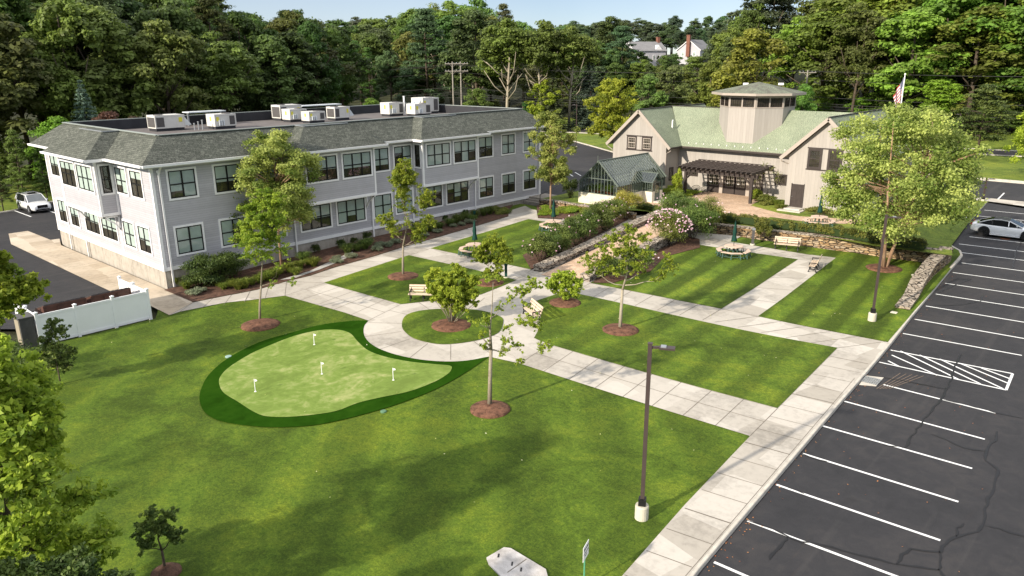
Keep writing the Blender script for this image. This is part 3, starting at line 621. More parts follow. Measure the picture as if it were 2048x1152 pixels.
for (p, R, lb, m_) in [((-10.09, 68.12, 0.86), .36, 'rust coloured round manhole cover beside the white coupe', mk('rusty iron', (.17, .055, .025), .3, 6, .8)), ((-4.84, 42.98, 0.07), .0, '', None)]:
    if not m_: continue
    mb = MB(); mb.lathe([(R, -.1), (R, .0), (R-.03, .012), (R-.06, .004)], (0, 0, 0), 24); o = mb.build('manhole_cover', m_); o.location = (p[0], p[1], p[2]-.115); tag(o, lb, 'manhole cover')
pad = [(-13.48, 13.55), (-13.43, 14.26), (-13.24, 14.37), (-11.82, 14.32), (-11.5, 14.05), (-11.62, 12.96), (-13.24, 13.39)]
r = thing('vault_cover', 'pale concrete vault cover set in the grass at the bottom edge', 'cover', (pad[2][0], pad[2][1], 0))
MB().prism(pad, -.15, .05).build('slab', mk('stained concrete', (.40, .375, .35), .35, 2.6, .9, c2=(.47, .45, .43)), r)
g0, g1 = [(-12.55, 13.46, 0.0), (-12.54, 14.29, 0.0)]
MB().bar((g0[0], g0[1], .049), (g1[0], g1[1], .049), .03, .01).build('seam', M_JOINT, r)
for p in [(-13.27, 13.85, -0.0), (-12.71, 13.84, 0.0), (-12.34, 13.82, 0.0)]: MB().box((p[0], p[1], .05), (.17, .05, .02), 2.2).build('lifting_hole', M_BLACK, r)
for (p, lb, m_, s_) in [((-34.39, 16.38, 0.0), 'small pale green valve lid in the lawn left of the putting green', mk('valve lid', (.25, .36, .33), .1, 6, .6), .16), ((-23.57, 17.67, 0.01), 'small green valve lid in the lawn below the putting green', mk('valve lid green', (.10, .2, .12), .2, 6, .7), .13), ((-11.43, 45.28, 0.12), 'pale square utility cover in the grass beside the right lamp post', M_PBASE, .24), ((-12.63, 53.5, 0.4), 'pale utility cover in the grass under the big birch', M_KERB, .2)]:
    mb = MB(); mb.lathe([(s_, -.05), (s_, .03), (s_*.8, .045)], (0, 0, 0), 16 if s_ < .2 else 4); o = mb.build('utility_cover', m_); o.location = (p[0], p[1], p[2]+.02); o.rotation_euler.z = .8; tag(o, lb, 'utility cover')

# ================================================================== WINDOWS, shared builder
def window(root, o, u, n, w, h, cols=2, rows=2, seed=0, trim=.13, tm=None, sm=None, muntin=None, blind=True, low=.45, nm='window', mid=.5):
    """o: lower left corner on the wall; u: along the wall; n: out of the wall"""
    u = V(u); n = V(n); v = Vector((0, 0, 1)); rr = random.Random(seed); tm = tm or M_WHITE; sm = sm or M_BLACK
    fr = MB()
    for U_, W_ in (((0, trim), (0, h)), ((w-trim, w), (0, h)), ((trim, w-trim), (0, trim)), ((trim, w-trim), (h-trim, h))): fr.obox(o, u, v, n, U_, W_, (0, .06))
    f = fr.build(nm, tm, root)
    s_ = MB(); b = .07; a0, a1, b0, b1 = trim, w-trim, trim, h-trim
    for U_, W_ in (((a0, a0+b), (b0, b1)), ((a1-b, a1), (b0, b1)), ((a0+b, a1-b), (b0, b0+b)), ((a0+b, a1-b), (b1-b, b1))): s_.obox(o, u, v, n, U_, W_, (.02, .045))
    cw = (a1-a0)/cols
    for i in range(1, cols): s_.obox(o, u, v, n, (a0+cw*i-.055, a0+cw*i+.055), (b0+b, b1-b), (.02, .047))
    if rows > 1:
        zm = b0+(b1-b0)*mid; s_.obox(o, u, v, n, (a0+b, a1-b), (zm-.04, zm+.04), (.02, .043))
    if muntin:
        k, l = muntin
        for i in range(cols):
            for q in range(1, k): s_.obox(o, u, v, n, (a0+cw*i+cw*q/k-.012, a0+cw*i+cw*q/k+.012), (b0+b, b1-b), (.022, .039))
        for q in range(1, l): s_.obox(o, u, v, n, (a0+b, a1-b), (b0+(b1-b0)*q/l-.012, b0+(b1-b0)*q/l+.012), (.022, .037))
    s_.build('sash', sm, f)
    O_ = V(o)+n*.0175; c4 = [O_+u*x+v*y for x, y in ((a0+.01, b0+.01), (a1-.01, b0+.01), (a1-.01, b1-.01), (a0+.01, b1-.01))]
    if (c4[1]-c4[0]).cross(c4[3]-c4[0]).dot(n) < 0: c4 = c4[::-1]
    MB().quad(*c4).build('pane', M_GLASS, f)
    bl = MB(); bl.obox(o, u, v, n, (a0, a1), (b0, b1), (.002, .004), 0)
    if blind:
        base = rr.choice([1, 1, .55, .55, .75, .62, .3])
        for i in range(cols):
            t_ = base if rr.random() < .7 else rr.choice([1, .5, .35, .7])
            bl.obox(o, u, v, n, (a0+cw*i+.01, a0+cw*(i+1)-.01), (b1-(b1-b0)*t_, b1), (.006, .008+.0005*i), 1)
    bl.build('blind', [M_ROOM, M_BLIND], f)
    return f

# ================================================================== OFFICE BUILDING
XB, YB, XL, YF = -48.41, 19.5, -68.1, 57.3
ob = thing('office_building', 'long two storey grey clapboard office building with white trim and flat topped shingle roof', 'building', (XB, YB, 0))
mb = MB(); mb.bx(XL, XB, YB, YF, 1.42, 8.02); mb.build('wall', M_SIDE, ob)
mb = MB(); mb.bx(XL+.06, XB-.06, YB+.06, YF-.06, -.6, 1.45); mb.build('foundation', M_FOUND, ob)
BX = XB+1.2; BY = YB-1.2
b1, b2, b3 = (29.5, 36.0), (40.9, 47.35), (-61.1, -54.3)
for a, b in (b1, b2): MB().bx(XB-.1, BX, a, b, 4.42, 8.02).build('bay_wall', M_SIDE, ob)
MB().bx(b3[0], b3[1], BY, YB+.1, 4.42, 8.02).build('bay_wall', M_SIDE, ob)
mb = MB()   # white trim: water table, corner boards, bay skirts, frieze
mb.bx(XL-.03, XB+.035, YB-.035, YB+.0, 1.25, 1.5); mb.bx(XB, XB+.035, YB, YF+.03, 1.25, 1.5); mb.bx(XL-.035, XL, YB, YF, 1.25, 1.5)
for x, y in ((XB, YB), (XB, YF-.16), (XL, YB)):
    mb.bx(x, x+.03, y-.03, y+.16, 1.5, 8.0) if x == XB else mb.bx(x-.03, x, y-.03, y+.16, 1.5, 8.0)
mb.bx(XB-.16, XB, YB-.03, YB, 1.5, 8.0); mb.bx(XL, XL+.16, YB-.03, YB, 1.5, 8.0)
for a, b in (b1, b2):
    mb.bx(XB+.002, BX+.04, a-.04, b+.04, 4.26, 4.46); mb.bx(XB+.1, BX-.1, a+.1, b-.1, 4.2, 4.262)
    for y0, y1 in ((a-.03, a+.12), (b-.12, b+.03)): mb.bx(BX, BX+.03, y0, y1, 4.46, 8.0)
    mb.bx(BX-.13, BX, a-.03, a, 4.46, 8.0); mb.bx(XB+.002, XB+.14, a-.03, a, 4.46, 8.0); mb.bx(BX-.13, BX, b, b+.03, 4.46, 8.0)
a, b = b3
mb.bx(a-.04, b+.04, BY-.04, YB-.002, 4.26, 4.46)
for x0, x1 in ((a-.03, a+.12), (b-.12, b+.03)): mb.bx(x0, x1, BY-.03, BY, 4.46, 8.0)
mb.bx(b, b+.03, BY, BY+.13, 4.46, 8.0); mb.bx(b, b+.03, YB-.14, YB, 4.46, 8.0)
mb.bx(-65.35, -65.2, YB-.03, YB, 1.5, 7.9); mb.bx(-54.75, -54.6, YB-.03, YB, 1.5, 4.2)
mb.build('trim', M_WHITE, ob)
def bracket(p, d):
    mb = MB(); p = V(p); d = V(d); q = [p+Vector((0, 0, -1.0)), p+Vector((0, 0, -.55))+d*.28, p+Vector((0, 0, -.12))+d*.85, p+d*1.05]
    for s0, s1 in zip(q, q[1:]): mb.bar(s0, s1, .1, .1)
    mb.bar(p+Vector((0, 0, -1.05)), p, .1, .1); mb.bar(p+Vector((0, 0, -.05)), p+d*1.1+Vector((0, 0, -.05)), .1, .1); mb.build('bracket', M_WHITE, ob)
for y in (29.65, 35.85, 41.05, 47.2): bracket((XB+.08, y, 4.2), (1, 0, 0))
for x in (-60.95, -54.5): bracket((x, YB-.08, 4.2), (0, -1, 0))
# roof: hipped skirt round a flat deck
def skirt(mb, x0, x1, y0, y1, zl, zh, ins, cap=None):
    A = [(x0, y0), (x1, y0), (x1, y1), (x0, y1)]; B = [(x0+ins, y0+ins), (x1-ins, y0+ins), (x1-ins, y1-ins), (x0+ins, y1-ins)]
    for i in range(4):
        j = (i+1) % 4; mb.quad((*A[i], zl), (*A[j], zl), (*B[j], zh), (*B[i], zh), 0)
    for i in range(4):
        j = (i+1) % 4; mb.quad((*A[i], zl-.2), (*A[j], zl-.2), (*A[j], zl), (*A[i], zl), 1)
    mb.quad(*[(*p, zl-.2) for p in A[::-1]], 1)
    return A, B
E0, E1, E2, E3 = XL-.75, XB+.75, YB-.75, YF+.75
ZE, ZH, INS = 8.22, 9.78, 2.08
mb = MB(); A, B = skirt(mb, E0, E1, E2, E3, ZE, ZH, INS)
mb.build('roof', [M_ROOF, M_WHITE], ob)
mb = MB()
mb.quad(*[(*p, 9.0) for p in B], 0)
for i in range(4):
    j = (i+1) % 4; P, Q = Vector((*B[i], 0)), Vector((*B[j], 0)); d = (Q-P).normalized(); n = Vector((-d.y, d.x, 0))
    mb.obox(P, d, (0, 0, 1), n, (0, (Q-P).length), (8.95, 9.79), (.01, .22), 1)
mb.build('roof_deck', [M_MEMB, M_MEMBD], ob)
mb = MB()
for i in range(4):
    j = (i+1) % 4; mb.bar((*B[i], 9.81), (*B[j], 9.81), .26, .05)
mb.build('parapet_cap', mk('cap flashing', (.26, .29, .27), .1, 3, .5), ob)
for a, b in (b1, b2):
    mb = MB(); capb = MB(); x1 = BX+.75; x0 = x1-INS; y0, y1 = a-.75, b+.75; q = INS; z = ZH-.004
    mb.quad((x1, y0, ZE), (x1, y1, ZE), (x0, y1-q, z), (x0, y0+q, z), 0)
    mb.quad((x1, y0, ZE), (x0, y0+q, z), (E1-INS-.1, y0+q, z), (E1-.02, y0, ZE), 0)
    mb.quad((x1, y1, ZE), (E1-.02, y1, ZE), (E1-INS-.1, y1-q, z), (x0, y1-q, z), 0)
    mb.quad((x0, y0+q, z), (x0, y1-q, z), (E1-INS+.05, y1-q, z), (E1-INS+.05, y0+q, z), 0)
    mb.bx(XB, x1, y0, y1, ZE-.2, ZE-.004, 1)
    capb.bar((x0, y0+q, z+.02), (x0, y1-q, z+.02), .14, .05); capb.bar((x0, y0+q, z+.02), (E1-INS, y0+q, z+.02), .14, .05)
    mb.build('bay_roof', [M_ROOF, M_WHITE], ob); capb.build('bay_cap', M_STEEL, ob)
mb = MB(); capb = MB(); a, b = b3; y1 = BY-.75; y0 = y1+INS; x0, x1 = a-.75, b+.75; q = INS; z = ZH-.004
mb.quad((x0, y1, ZE), (x1, y1, ZE), (x1-q, y0, z), (x0+q, y0, z), 0)
mb.quad((x1, y1, ZE), (x1, E2+.02, ZE), (x1-q, E2+INS+.1, z), (x1-q, y0, z), 0)
mb.quad((x0, E2+.02, ZE), (x0, y1, ZE), (x0+q, y0, z), (x0+q, E2+INS+.1, z), 0)
mb.quad((x0+q, y0, z), (x1-q, y0, z), (x1-q, E2+INS, z), (x0+q, E2+INS, z), 0)
mb.bx(x0, x1, y1, YB, ZE-.2, ZE-.004, 1)
capb.bar((x0+q, y0, z+.02), (x1-q, y0, z+.02), .14, .05); capb.bar((x1-q, y0, z+.02), (x1-q, E2+INS, z+.02), .14, .05)
mb.build('bay_roof', [M_ROOF, M_WHITE], ob); capb.build('bay_cap', M_STEEL, ob)
# gutters and downspouts
def gutter(a, b, out):
    mb = MB(); a = V(a); b = V(b); o = V(out)*.07
    mb.bar(a+o, b+o, .14, .13); mb.bar(a+o*2+Vector((0, 0, .06)), b+o*2+Vector((0, 0, .06)), .03, .03); mb.build('gutter', M_WHITE, ob)
gz = ZE-.07
gutter((E1, E2, gz), (E1, b1[0]-.75, gz), (1, 0, 0)); gutter((E1, b1[1]+.75, gz), (E1, b2[0]-.75, gz), (1, 0, 0)); gutter((E1, b2[1]+.75, gz), (E1, E3, gz), (1, 0, 0))
for a, b in (b1, b2): gutter((BX+.75, a-.75, gz), (BX+.75, b+.75, gz), (1, 0, 0))
gutter((b3[0]-.75, BY-.75, gz), (b3[1]+.75, BY-.75, gz), (0, -1, 0)); gutter((b3[1]+.75, E2, gz), (E1, E2, gz), (0, -1, 0)); gutter((E0, E2, gz), (b3[0]-.75, E2, gz), (0, -1, 0))
for y in (19.95, 29.25, 36.35, 40.6, 48.0, 57.0):
    mb = MB(); top = 7.6 if y in (19.95, 57.0) else 4.2
    mb.box((XB+.09, y, (top+.1)/2+.05), (.09, .11, top-.1))
    if top > 5: mb.bar((XB+.09, y, 7.6), (XB+.62, y, 8.05), .09); mb.lathe([(.06, -.1), (.14, .1), (.14, .18)], (XB+.12, y, 7.6), 8)
    mb.build('downspout', M_WHITE, ob)
for x in (-61.7, -65.28):
    MB().box((x, YB-.09, .75), (.1, .09, 1.4)).build('downspout', M_WHITE, ob)
sd_ = 0
def W2(y, z, w=2.02, c=2, x=XB):
    global sd_; sd_ += 1; window(ob, (x, y, z), (0, 1, 0), (1, 0, 0), w, 2.02, c, 2, sd_*13+5)
for y in (20.42, 23.5, 26.6, 36.47, 38.75, 48.5, 51.55, 54.58): W2(y, 2.07)
for y in (20.42, 23.5, 26.6, 36.42, 38.75, 48.5, 51.55, 54.58): W2(y, 5.76, 2.0)
for y in (29.72, 32.95, 41.22, 44.42): W2(y, 2.07, 2.84, 3)
for y in (29.78, 32.92, 41.22, 44.3): W2(y, 5.79, 2.82, 3, BX)
for x, w_, c_ in ((-67.1, 1.9, 2), (-64.5, 1.9, 2), (-61.45, 2.95, 3), (-58.2, 2.95, 3), (-54.2, 2.0, 2), (-51.75, 2.0, 2)):
    sd_ += 1; window(ob, (x, YB, 2.06), (1, 0, 0), (0, -1, 0), w_, 1.95, c_, 2, sd_*7)
for x in (-67.1, -54.2, -51.75):
    sd_ += 1; window(ob, (x, YB, 5.74), (1, 0, 0), (0, -1, 0), 2.0, 1.95, 2, 2, sd_*7)
for x in (-60.95, -57.75):
    sd_ += 1; window(ob, (x, BY, 5.76), (1, 0, 0), (0, -1, 0), 3.0, 1.95, 3, 2, sd_*7)
window(ob, (b3[1], BY+.17, 5.7), (0, 1, 0), (1, 0, 0), .88, 2.1, 1, 2, 5, blind=False)
for a, _ in (b1, b2): window(ob, (XB+.16, a, 5.76), (1, 0, 0), (0, -1, 0), .88, 2.05, 1, 2, 6, blind=False)

# ---- machines on the flat roof
def hvac(label, x0, y0, L, W_, H, rot, hood=0, grill='end', group='rooftop air handling units on the office building'):
    L *= .88; H *= .88; W_ *= .92; r = thing('rooftop_unit', label, 'rooftop unit', (x0, y0, 9.0), group)
    def part(name, mb, m): o = mb.build(name, m); o.parent = r; return o
    z0 = .22
    mb = MB(); mb.bx(-L/2+.05, L/2-.05, -W_/2+.05, W_/2-.05, 0, z0); part('kerb_frame', mb, M_MEMBD)
    mb = MB(); mb.bx(-L/2, L/2, -W_/2, W_/2, z0, z0+H); 
    for s_ in (-1, 1):
        mb.bx(-L/2-.01, L/2+.01, s_*W_/2-.02, s_*W_/2+.02, z0+H-.09, z0+H+.02); mb.bx(-L/2-.015, -L/2+.03, s_*(W_/2)-.03, s_*(W_/2)+.03, z0, z0+H); mb.bx(L/2-.03, L/2+.015, s_*(W_/2)-.03, s_*(W_/2)+.03, z0, z0+H)
    for k in (-.15, .22): mb.bx(L*k-.012, L*k+.012, W_/2, W_/2+.012, z0+.05, z0+H-.1); mb.bx(L*k-.012, L*k+.012, -W_/2-.012, -W_/2, z0+.05, z0+H-.1)
    cs = part('casing', mb, M_HVAC)
    mb = MB(); mb.lathe([(.36, 0), (.36, .05), (.3, .06)], (-L*.25, 0, z0+H), 18); part('fan', mb, M_GRILL)
    mb = MB(); mb.bx(-L/2-.022, -L/2-.004, -W_/2+.1, W_/2-.1, z0+.1, z0+H-.15); mb.bx(-L/2+.1, -L*.2, W_/2+.004, W_/2+.02, z0+.12, z0+H-.15); mb.bx(-L/2+.1, -L*.2, -W_/2-.02, -W_/2-.004, z0+.12, z0+H-.15); part('grille', mb, M_GRILL)
    for q in ((L*.3, L*.42, -W_/2-.02, -W_/2-.005), (L*.3, L*.42, W_/2+.005, W_/2+.02), (L/2+.005, L/2+.018, -.1, .12)): mb = MB(); mb.bx(*q, z0+H*.45, z0+H*.8); part('notice', mb, M_YEL)
    mb = MB()
    for k in (0, .2, .38): mb.box((L*.1+k, W_/2+.08, z0+H*.3), (.09, .13, H*.45))
    part('conduit_box', mb, M_HOOD)
    if hood:
        mb = MB(); s_ = hood; x = L/2
        P = [(x, -W_*.35, z0+H*.95), (x, W_*.35, z0+H*.95), (x+.65, W_*.35, z0+H*.15), (x+.65, -W_*.35, z0+H*.15), (x, -W_*.35, z0+H*.1), (x, W_*.35, z0+H*.1)]
        mb.add(P, [(0, 3, 2, 1), (0, 4, 3), (1, 2, 5), (3, 4, 5, 2)]); part('rain_hood', mb, M_HOOD)
    r.rotation_euler.z = rot; return r
hvac('leftmost rooftop unit on the office roof, long with a dark grille and sloping hood', -62.7, 27.1, 2.7, 1.6, 1.15, PI/2, 1)
hvac('second rooftop unit from the left with vent stubs beside it', -60.9, 30.9, 2.1, 1.5, 1.1, -PI/2)
hvac('tall rooftop unit at the back of the middle cluster of three', -65.0, 39.6, 2.6, 1.6, 1.35, PI/2)
hvac('middle rooftop unit between two others in the cluster of three', -62.6, 38.9, 2.0, 1.4, 1.05, -PI/2)
hvac('front rooftop unit of the middle cluster of three, nearest the shingles', -60.0, 39.2, 1.9, 1.3, .9, -PI/2)
hvac('rooftop unit with pale sloping hood right of the cluster of three', -61.0, 42.6, 1.9, 1.4, 1.15, PI/2, 1)
hvac('rooftop unit left of the white vent pipe', -61.4, 49.4, 2.1, 1.5, 1.25, -PI/2)
hvac('wide rooftop unit just right of the white vent pipe', -59.4, 51.2, 2.4, 1.4, 1.1, -PI/2)
u8 = hvac('tall rooftop unit at the far end with a white leaning hood', -61.6, 54.0, 2.5, 1.9, 1.6, -PI/2, 1)
r = MB(); r.tube([(0, 0, 0), (0, 0, 1.8)], .09, 10); r.tube([(0, 0, 1.8), (0, 0, 1.86)], .11, 10); o = r.build('vent_pipe', M_WHITE); o.location = (-61.9, 51.4, 9.0); tag(o, 'slim white vent pipe standing on the office roof', 'pipe')
for k, (x, y, L_) in enumerate(((-65.6, 31.8, 3.4), (-66.2, 44.0, 4.6))):
    r = thing('roof_canopy', ['flat grey metal screen on short posts behind the second rooftop unit', 'flat grey metal screen on short posts behind the cluster of three units'][k], 'screen', (x, y, 9.0))
    MB().box((x, y, 10.15), (1.2, L_, .08)).build('sheet_top', M_HOOD, r)
    for yy in (-L_/2+.2, L_/2-.2): MB().box((x, y+yy, 9.55), (.12, .12, 1.15)).build('post', M_STEEL, r)
for k in range(3):
    mb = MB(); mb.tube([(0, 0, 0), (0, 0, .55+.12*k)], .05, 8); mb.tube([(0, 0, .5+.12*k), (0, 0, .56+.12*k)], .075, 8); o = mb.build('vent_stub', M_STEEL); o.location = (-61.0+.12*k, 28.6+.28*k, 9.0); tag(o, 'thin metal vent stub between the two leftmost rooftop units', 'vent', 'vent stubs between the two leftmost rooftop units')

# ================================================================== BARN
bn = thing('barn', 'taupe board barn with two gabled wings, sage shingle roof and octagonal lantern tower', 'barn', (-33.3, 66.5, TZ))
def gable(xl, xr, xc, za, ze, y0, y1):
    mb = MB(); P = [(xl, 1.2), (xr, 1.2), (xr, ze), (xc, za), (xl, ze)]
    mb.add([(x, y0, z) for x, z in P]+[(x, y1, z) for x, z in P], [(0, 1, 2, 3, 4), (9, 8, 7, 6, 5)]+[(i+5, (i+1) % 5+5, (i+1) % 5, i)[::1] for i in range(5)])
    return mb
LW = (-46.15, -39.75, -42.9); RW = (-26.75, -20.3, -23.55); S = .94
gable(LW[0], LW[1], LW[2], 9.2, 9.2-S*(LW[1]-LW[2])-.03, 66.5, 79).build('left_wing_wall', M_BARN, bn)
gable(RW[0], RW[1], RW[2], 9.3, 9.3-S*(RW[1]-RW[2])-.03, 65.5, 79).build('right_wing_wall', M_BARN, bn)
mb = MB(); mb.bx(-40, -26.5, 69.1, 76, 1.2, 5.85); mb.build('main_wall', M_BARN, bn)
def slabroof(mb, a, b, c, d, t=.16):
    a, b, c, d = map(V, (a, b, c, d)); n = (b-a).cross(d-a).normalized()
    if n.z < 0: n = -n
    P = [a, b, c, d]; Q = [p-n*t for p in P]
    f = [(0, 1, 2, 3)]; g_ = (P[1]-P[0]).cross(P[3]-P[0])
    if g_.z < 0: f = [(3, 2, 1, 0)]
    mb.add(P, f, 0); mb.add(P+Q, [(7, 6, 5, 4)]+[(i, 4+i, 4+(i+1) % 4, (i+1) % 4) for i in range(4)], 1)
for (xl, xr, xc), za, y0, nm in ((LW, 9.47, 66.05, 'left_wing_roof'), (RW, 9.57, 65.05, 'right_wing_roof')):
    mb = MB(); e = 3.78
    slabroof(mb, (xc, y0, za), (xc, 79.5, za), (xc+e, 79.5, za-S*e), (xc+e, y0, za-S*e)); slabroof(mb, (xc, y0, za), (xc, 79.5, za), (xc-e, 79.5, za-S*e), (xc-e, y0, za-S*e))
    mb.build(nm, [M_BROOF, M_TAUPE], bn)
    mb = MB()
    for s_ in (-1, 1): mb.bar((xc, y0-.02, za-.13), (xc+s_*(e+.05), y0-.02, za-.13-S*e), .06, .30)
    mb.build('rake_board', M_TAUPE, bn)
    mb = MB()
    for s_ in (-1, 1): mb.bar((xc+s_*(e+.03), y0, za-S*e-.1), (xc+s_*(e+.03), 79.4 if s_*(xc+33) > 0 else 68.6, za-S*e-.1), .10, .12)
    mb.bar((xc, y0, za+.03), (xc, 79.4, za+.03), .2, .05)
    mb.build('gutter', M_BRN, bn)
mb = MB(); za = 9.56
ZR = za; yR = 72.5; yE = 68.45; zE = 5.9
slabroof(mb, (-39.2, yE, zE), (-27.25, yE, zE), (-23.6, yR, ZR), (-42.85, yR, ZR)); slabroof(mb, (-42.85, yR, ZR), (-23.6, yR, ZR), (-27.25, 76.5, 5.9), (-39.2, 76.5, 5.9))
mb.build('main_roof', [M_BROOF, M_TAUPE], bn)
mb = MB(); mb.bar((-39.1, yE-.06, zE-.12), (-27.3, yE-.06, zE-.12), .12, .14); mb.bar((-42.8, yR, ZR+.02), (-36.4, yR, ZR+.02), .2, .05); mb.build('gutter', M_BRN, bn)
for i in range(14):
    x = -38.5+i*.83; MB().obox((x, yE+.28, zE+.26), (1, 0, 0), (0, 0, 1), (0, 1, 0), (-.03, .03), (0, .13), (-.02, .02)).build('snow_guard', M_WHITE, bn)
def dspout(p, q):
    MB().tube([p, (p[0], p[1]-.0, p[2]-.25), (q[0], q[1], p[2]-.55), q], .05, 8).build('downspout', M_TAUPE, bn)
dspout((-39.1, 66.25, 5.8), (-39.68, 66.42, 1.5)); dspout((-27.4, 65.4, 5.9), (-26.85, 65.9, 5.2)); dspout((-46.7, 66.3, 5.8), (-46.2, 66.42, 5.0))
wk = dict(tm=M_BRN, sm=M_BRN, blind=False, nm='window')
window(bn, (-44.42, 66.5, 5.42), (1, 0, 0), (0, -1, 0), 1.17, 1.36, 1, 2, 1, .13, muntin=(4, 4), **{**wk, 'sm': M_TAUPE})
window(bn, (-42.6, 66.5, 5.42), (1, 0, 0), (0, -1, 0), 1.17, 1.36, 1, 2, 2, .13, muntin=(4, 4), **{**wk, 'sm': M_TAUPE})
window(bn, (-25.12, 65.5, 5.15), (1, 0, 0), (0, -1, 0), 1.22, 1.76, 1, 2, 3, .13, muntin=(4, 4), **wk)
window(bn, (-23.42, 65.5, 5.15), (1, 0, 0), (0, -1, 0), 1.22, 1.76, 1, 2, 4, .13, muntin=(4, 4), **wk)
for q in ((-44.5, -41.35, 66.44, 66.5, 5.34, 5.43), (-44.5, -41.35, 66.44, 66.5, 6.78, 6.86), (-25.2, -22.1, 65.44, 65.5, 5.07, 5.16), (-25.2, -22.1, 65.44, 65.5, 6.91, 6.99)): MB().bx(*q).build('window_surround', M_BRN, bn)
window(bn, (-29.38, 69.1, 2.9), (1, 0, 0), (0, -1, 0), 1.15, 1.02, 1, 1, 5, .09, muntin=(4, 3), **wk)
window(bn, (-38.6, 69.1, 2.9), (1, 0, 0), (0, -1, 0), 1.15, 1.02, 1, 1, 6, .09, muntin=(4, 3), **wk)
window(bn, (-39.75, 67.3, 2.45), (0, 1, 0), (1, 0, 0), .78, 1.33, 1, 1, 7, .09, muntin=(2, 4), **wk)
window(bn, (-20.3, 70.0, 5.3), (0, 1, 0), (1, 0, 0), 1.2, 1.3, 1, 1, 7, .09, muntin=(3, 3), **wk)
def door(x, w_, h, glazed, y=69.1, z=TZ, name='door'):
    mb = MB(); o = (x, y, z); u, v, n = (1, 0, 0), (0, 0, 1), (0, -1, 0)
    mb.obox(o, u, v, n, (0, w_), (0, h), (0, .05))
    if not glazed:
        for c_ in (.12, .56):
            for q0, q1 in ((.08, .34), (.39, .72), (.78, .93)): mb.obox(o, u, v, n, (w_*c_, w_*(c_+.32)), (h*q0, h*q1), (.05, .065))
    for a_, b_ in ((-.06, .0), (w_, w_+.06)): mb.obox(o, u, v, n, (a_, b_), (0, h+.06), (.0, .08))
    d_ = mb.build(name, M_BRN, bn)
    if glazed:
        MB().quad((x+.14, y-.054, z+.75), (x+w_-.14, y-.054, z+.75), (x+w_-.14, y-.054, z+h-.14), (x+.14, y-.054, z+h-.14)).build('pane', M_GLASS, d_)
        k = MB(); k.obox(o, u, v, n, (.14, w_-.14), (.75, h-.14), (.050, .0515)); k.build('interior', M_ROOM, d_)
        k = MB()
        for i in range(0, 5): k.obox(o, u, v, n, (.14+(w_-.28)*i/4-.012, .14+(w_-.28)*i/4+.012), (.75, h-.14), (.057, .066))
        for i in range(0, 5): k.obox(o, u, v, n, (.14, w_-.14), (.75+(h-.89)*i/4-.012, .75+(h-.89)*i/4+.012), (.057, .067))
        k.build('glazing_bar', M_TAUPE, d_)
        k = MB(); k.obox(o, u, v, n, (.2, .44), (1.0, 1.07), (.068, .075)); k.build('door_sign', M_WHITE, d_)
    else:
        MB().lathe([(.01, -.04), (.04, -.02), (.045, 0), (.01, .02)], (x+.1, y-.1, z+.95), 10).build('handle', M_STEEL, d_)
    return d_
door(-36.28, 1.28, 2.3, True); door(-34.5, 1.12, 2.3, True); door(-33.32, 1.12, 2.3, True); door(-31.75, 1.2, 2.3, True)
door(-26.22, 1.03, 2.04, False, 65.5, 1.68)
mb = MB()
for x in (-34.93, -32.12): mb.bx(x, x+.36, 68.9, 69.1, TZ, 4.0)
mb.build('pilaster', M_TAUPE, bn)
mb = MB(); mb.bx(-36.4, -30.4, 69.02, 69.1, 3.87, 4.1); mb.build('door_head', M_BRN, bn)
r = thing('door_step', 'two pale stone slabs forming steps to the barn side door', 'steps', (-25.7, 64.9, TZ))
MB().bx(-26.75, -24.7, 63.9, 65.5, TZ-.1, TZ+.09).build('lower_step', M_KERB, r); MB().bx(-26.4, -25.0, 64.5, 65.5, TZ+.09, TZ+.19).build('upper_step', M_KERB, r)
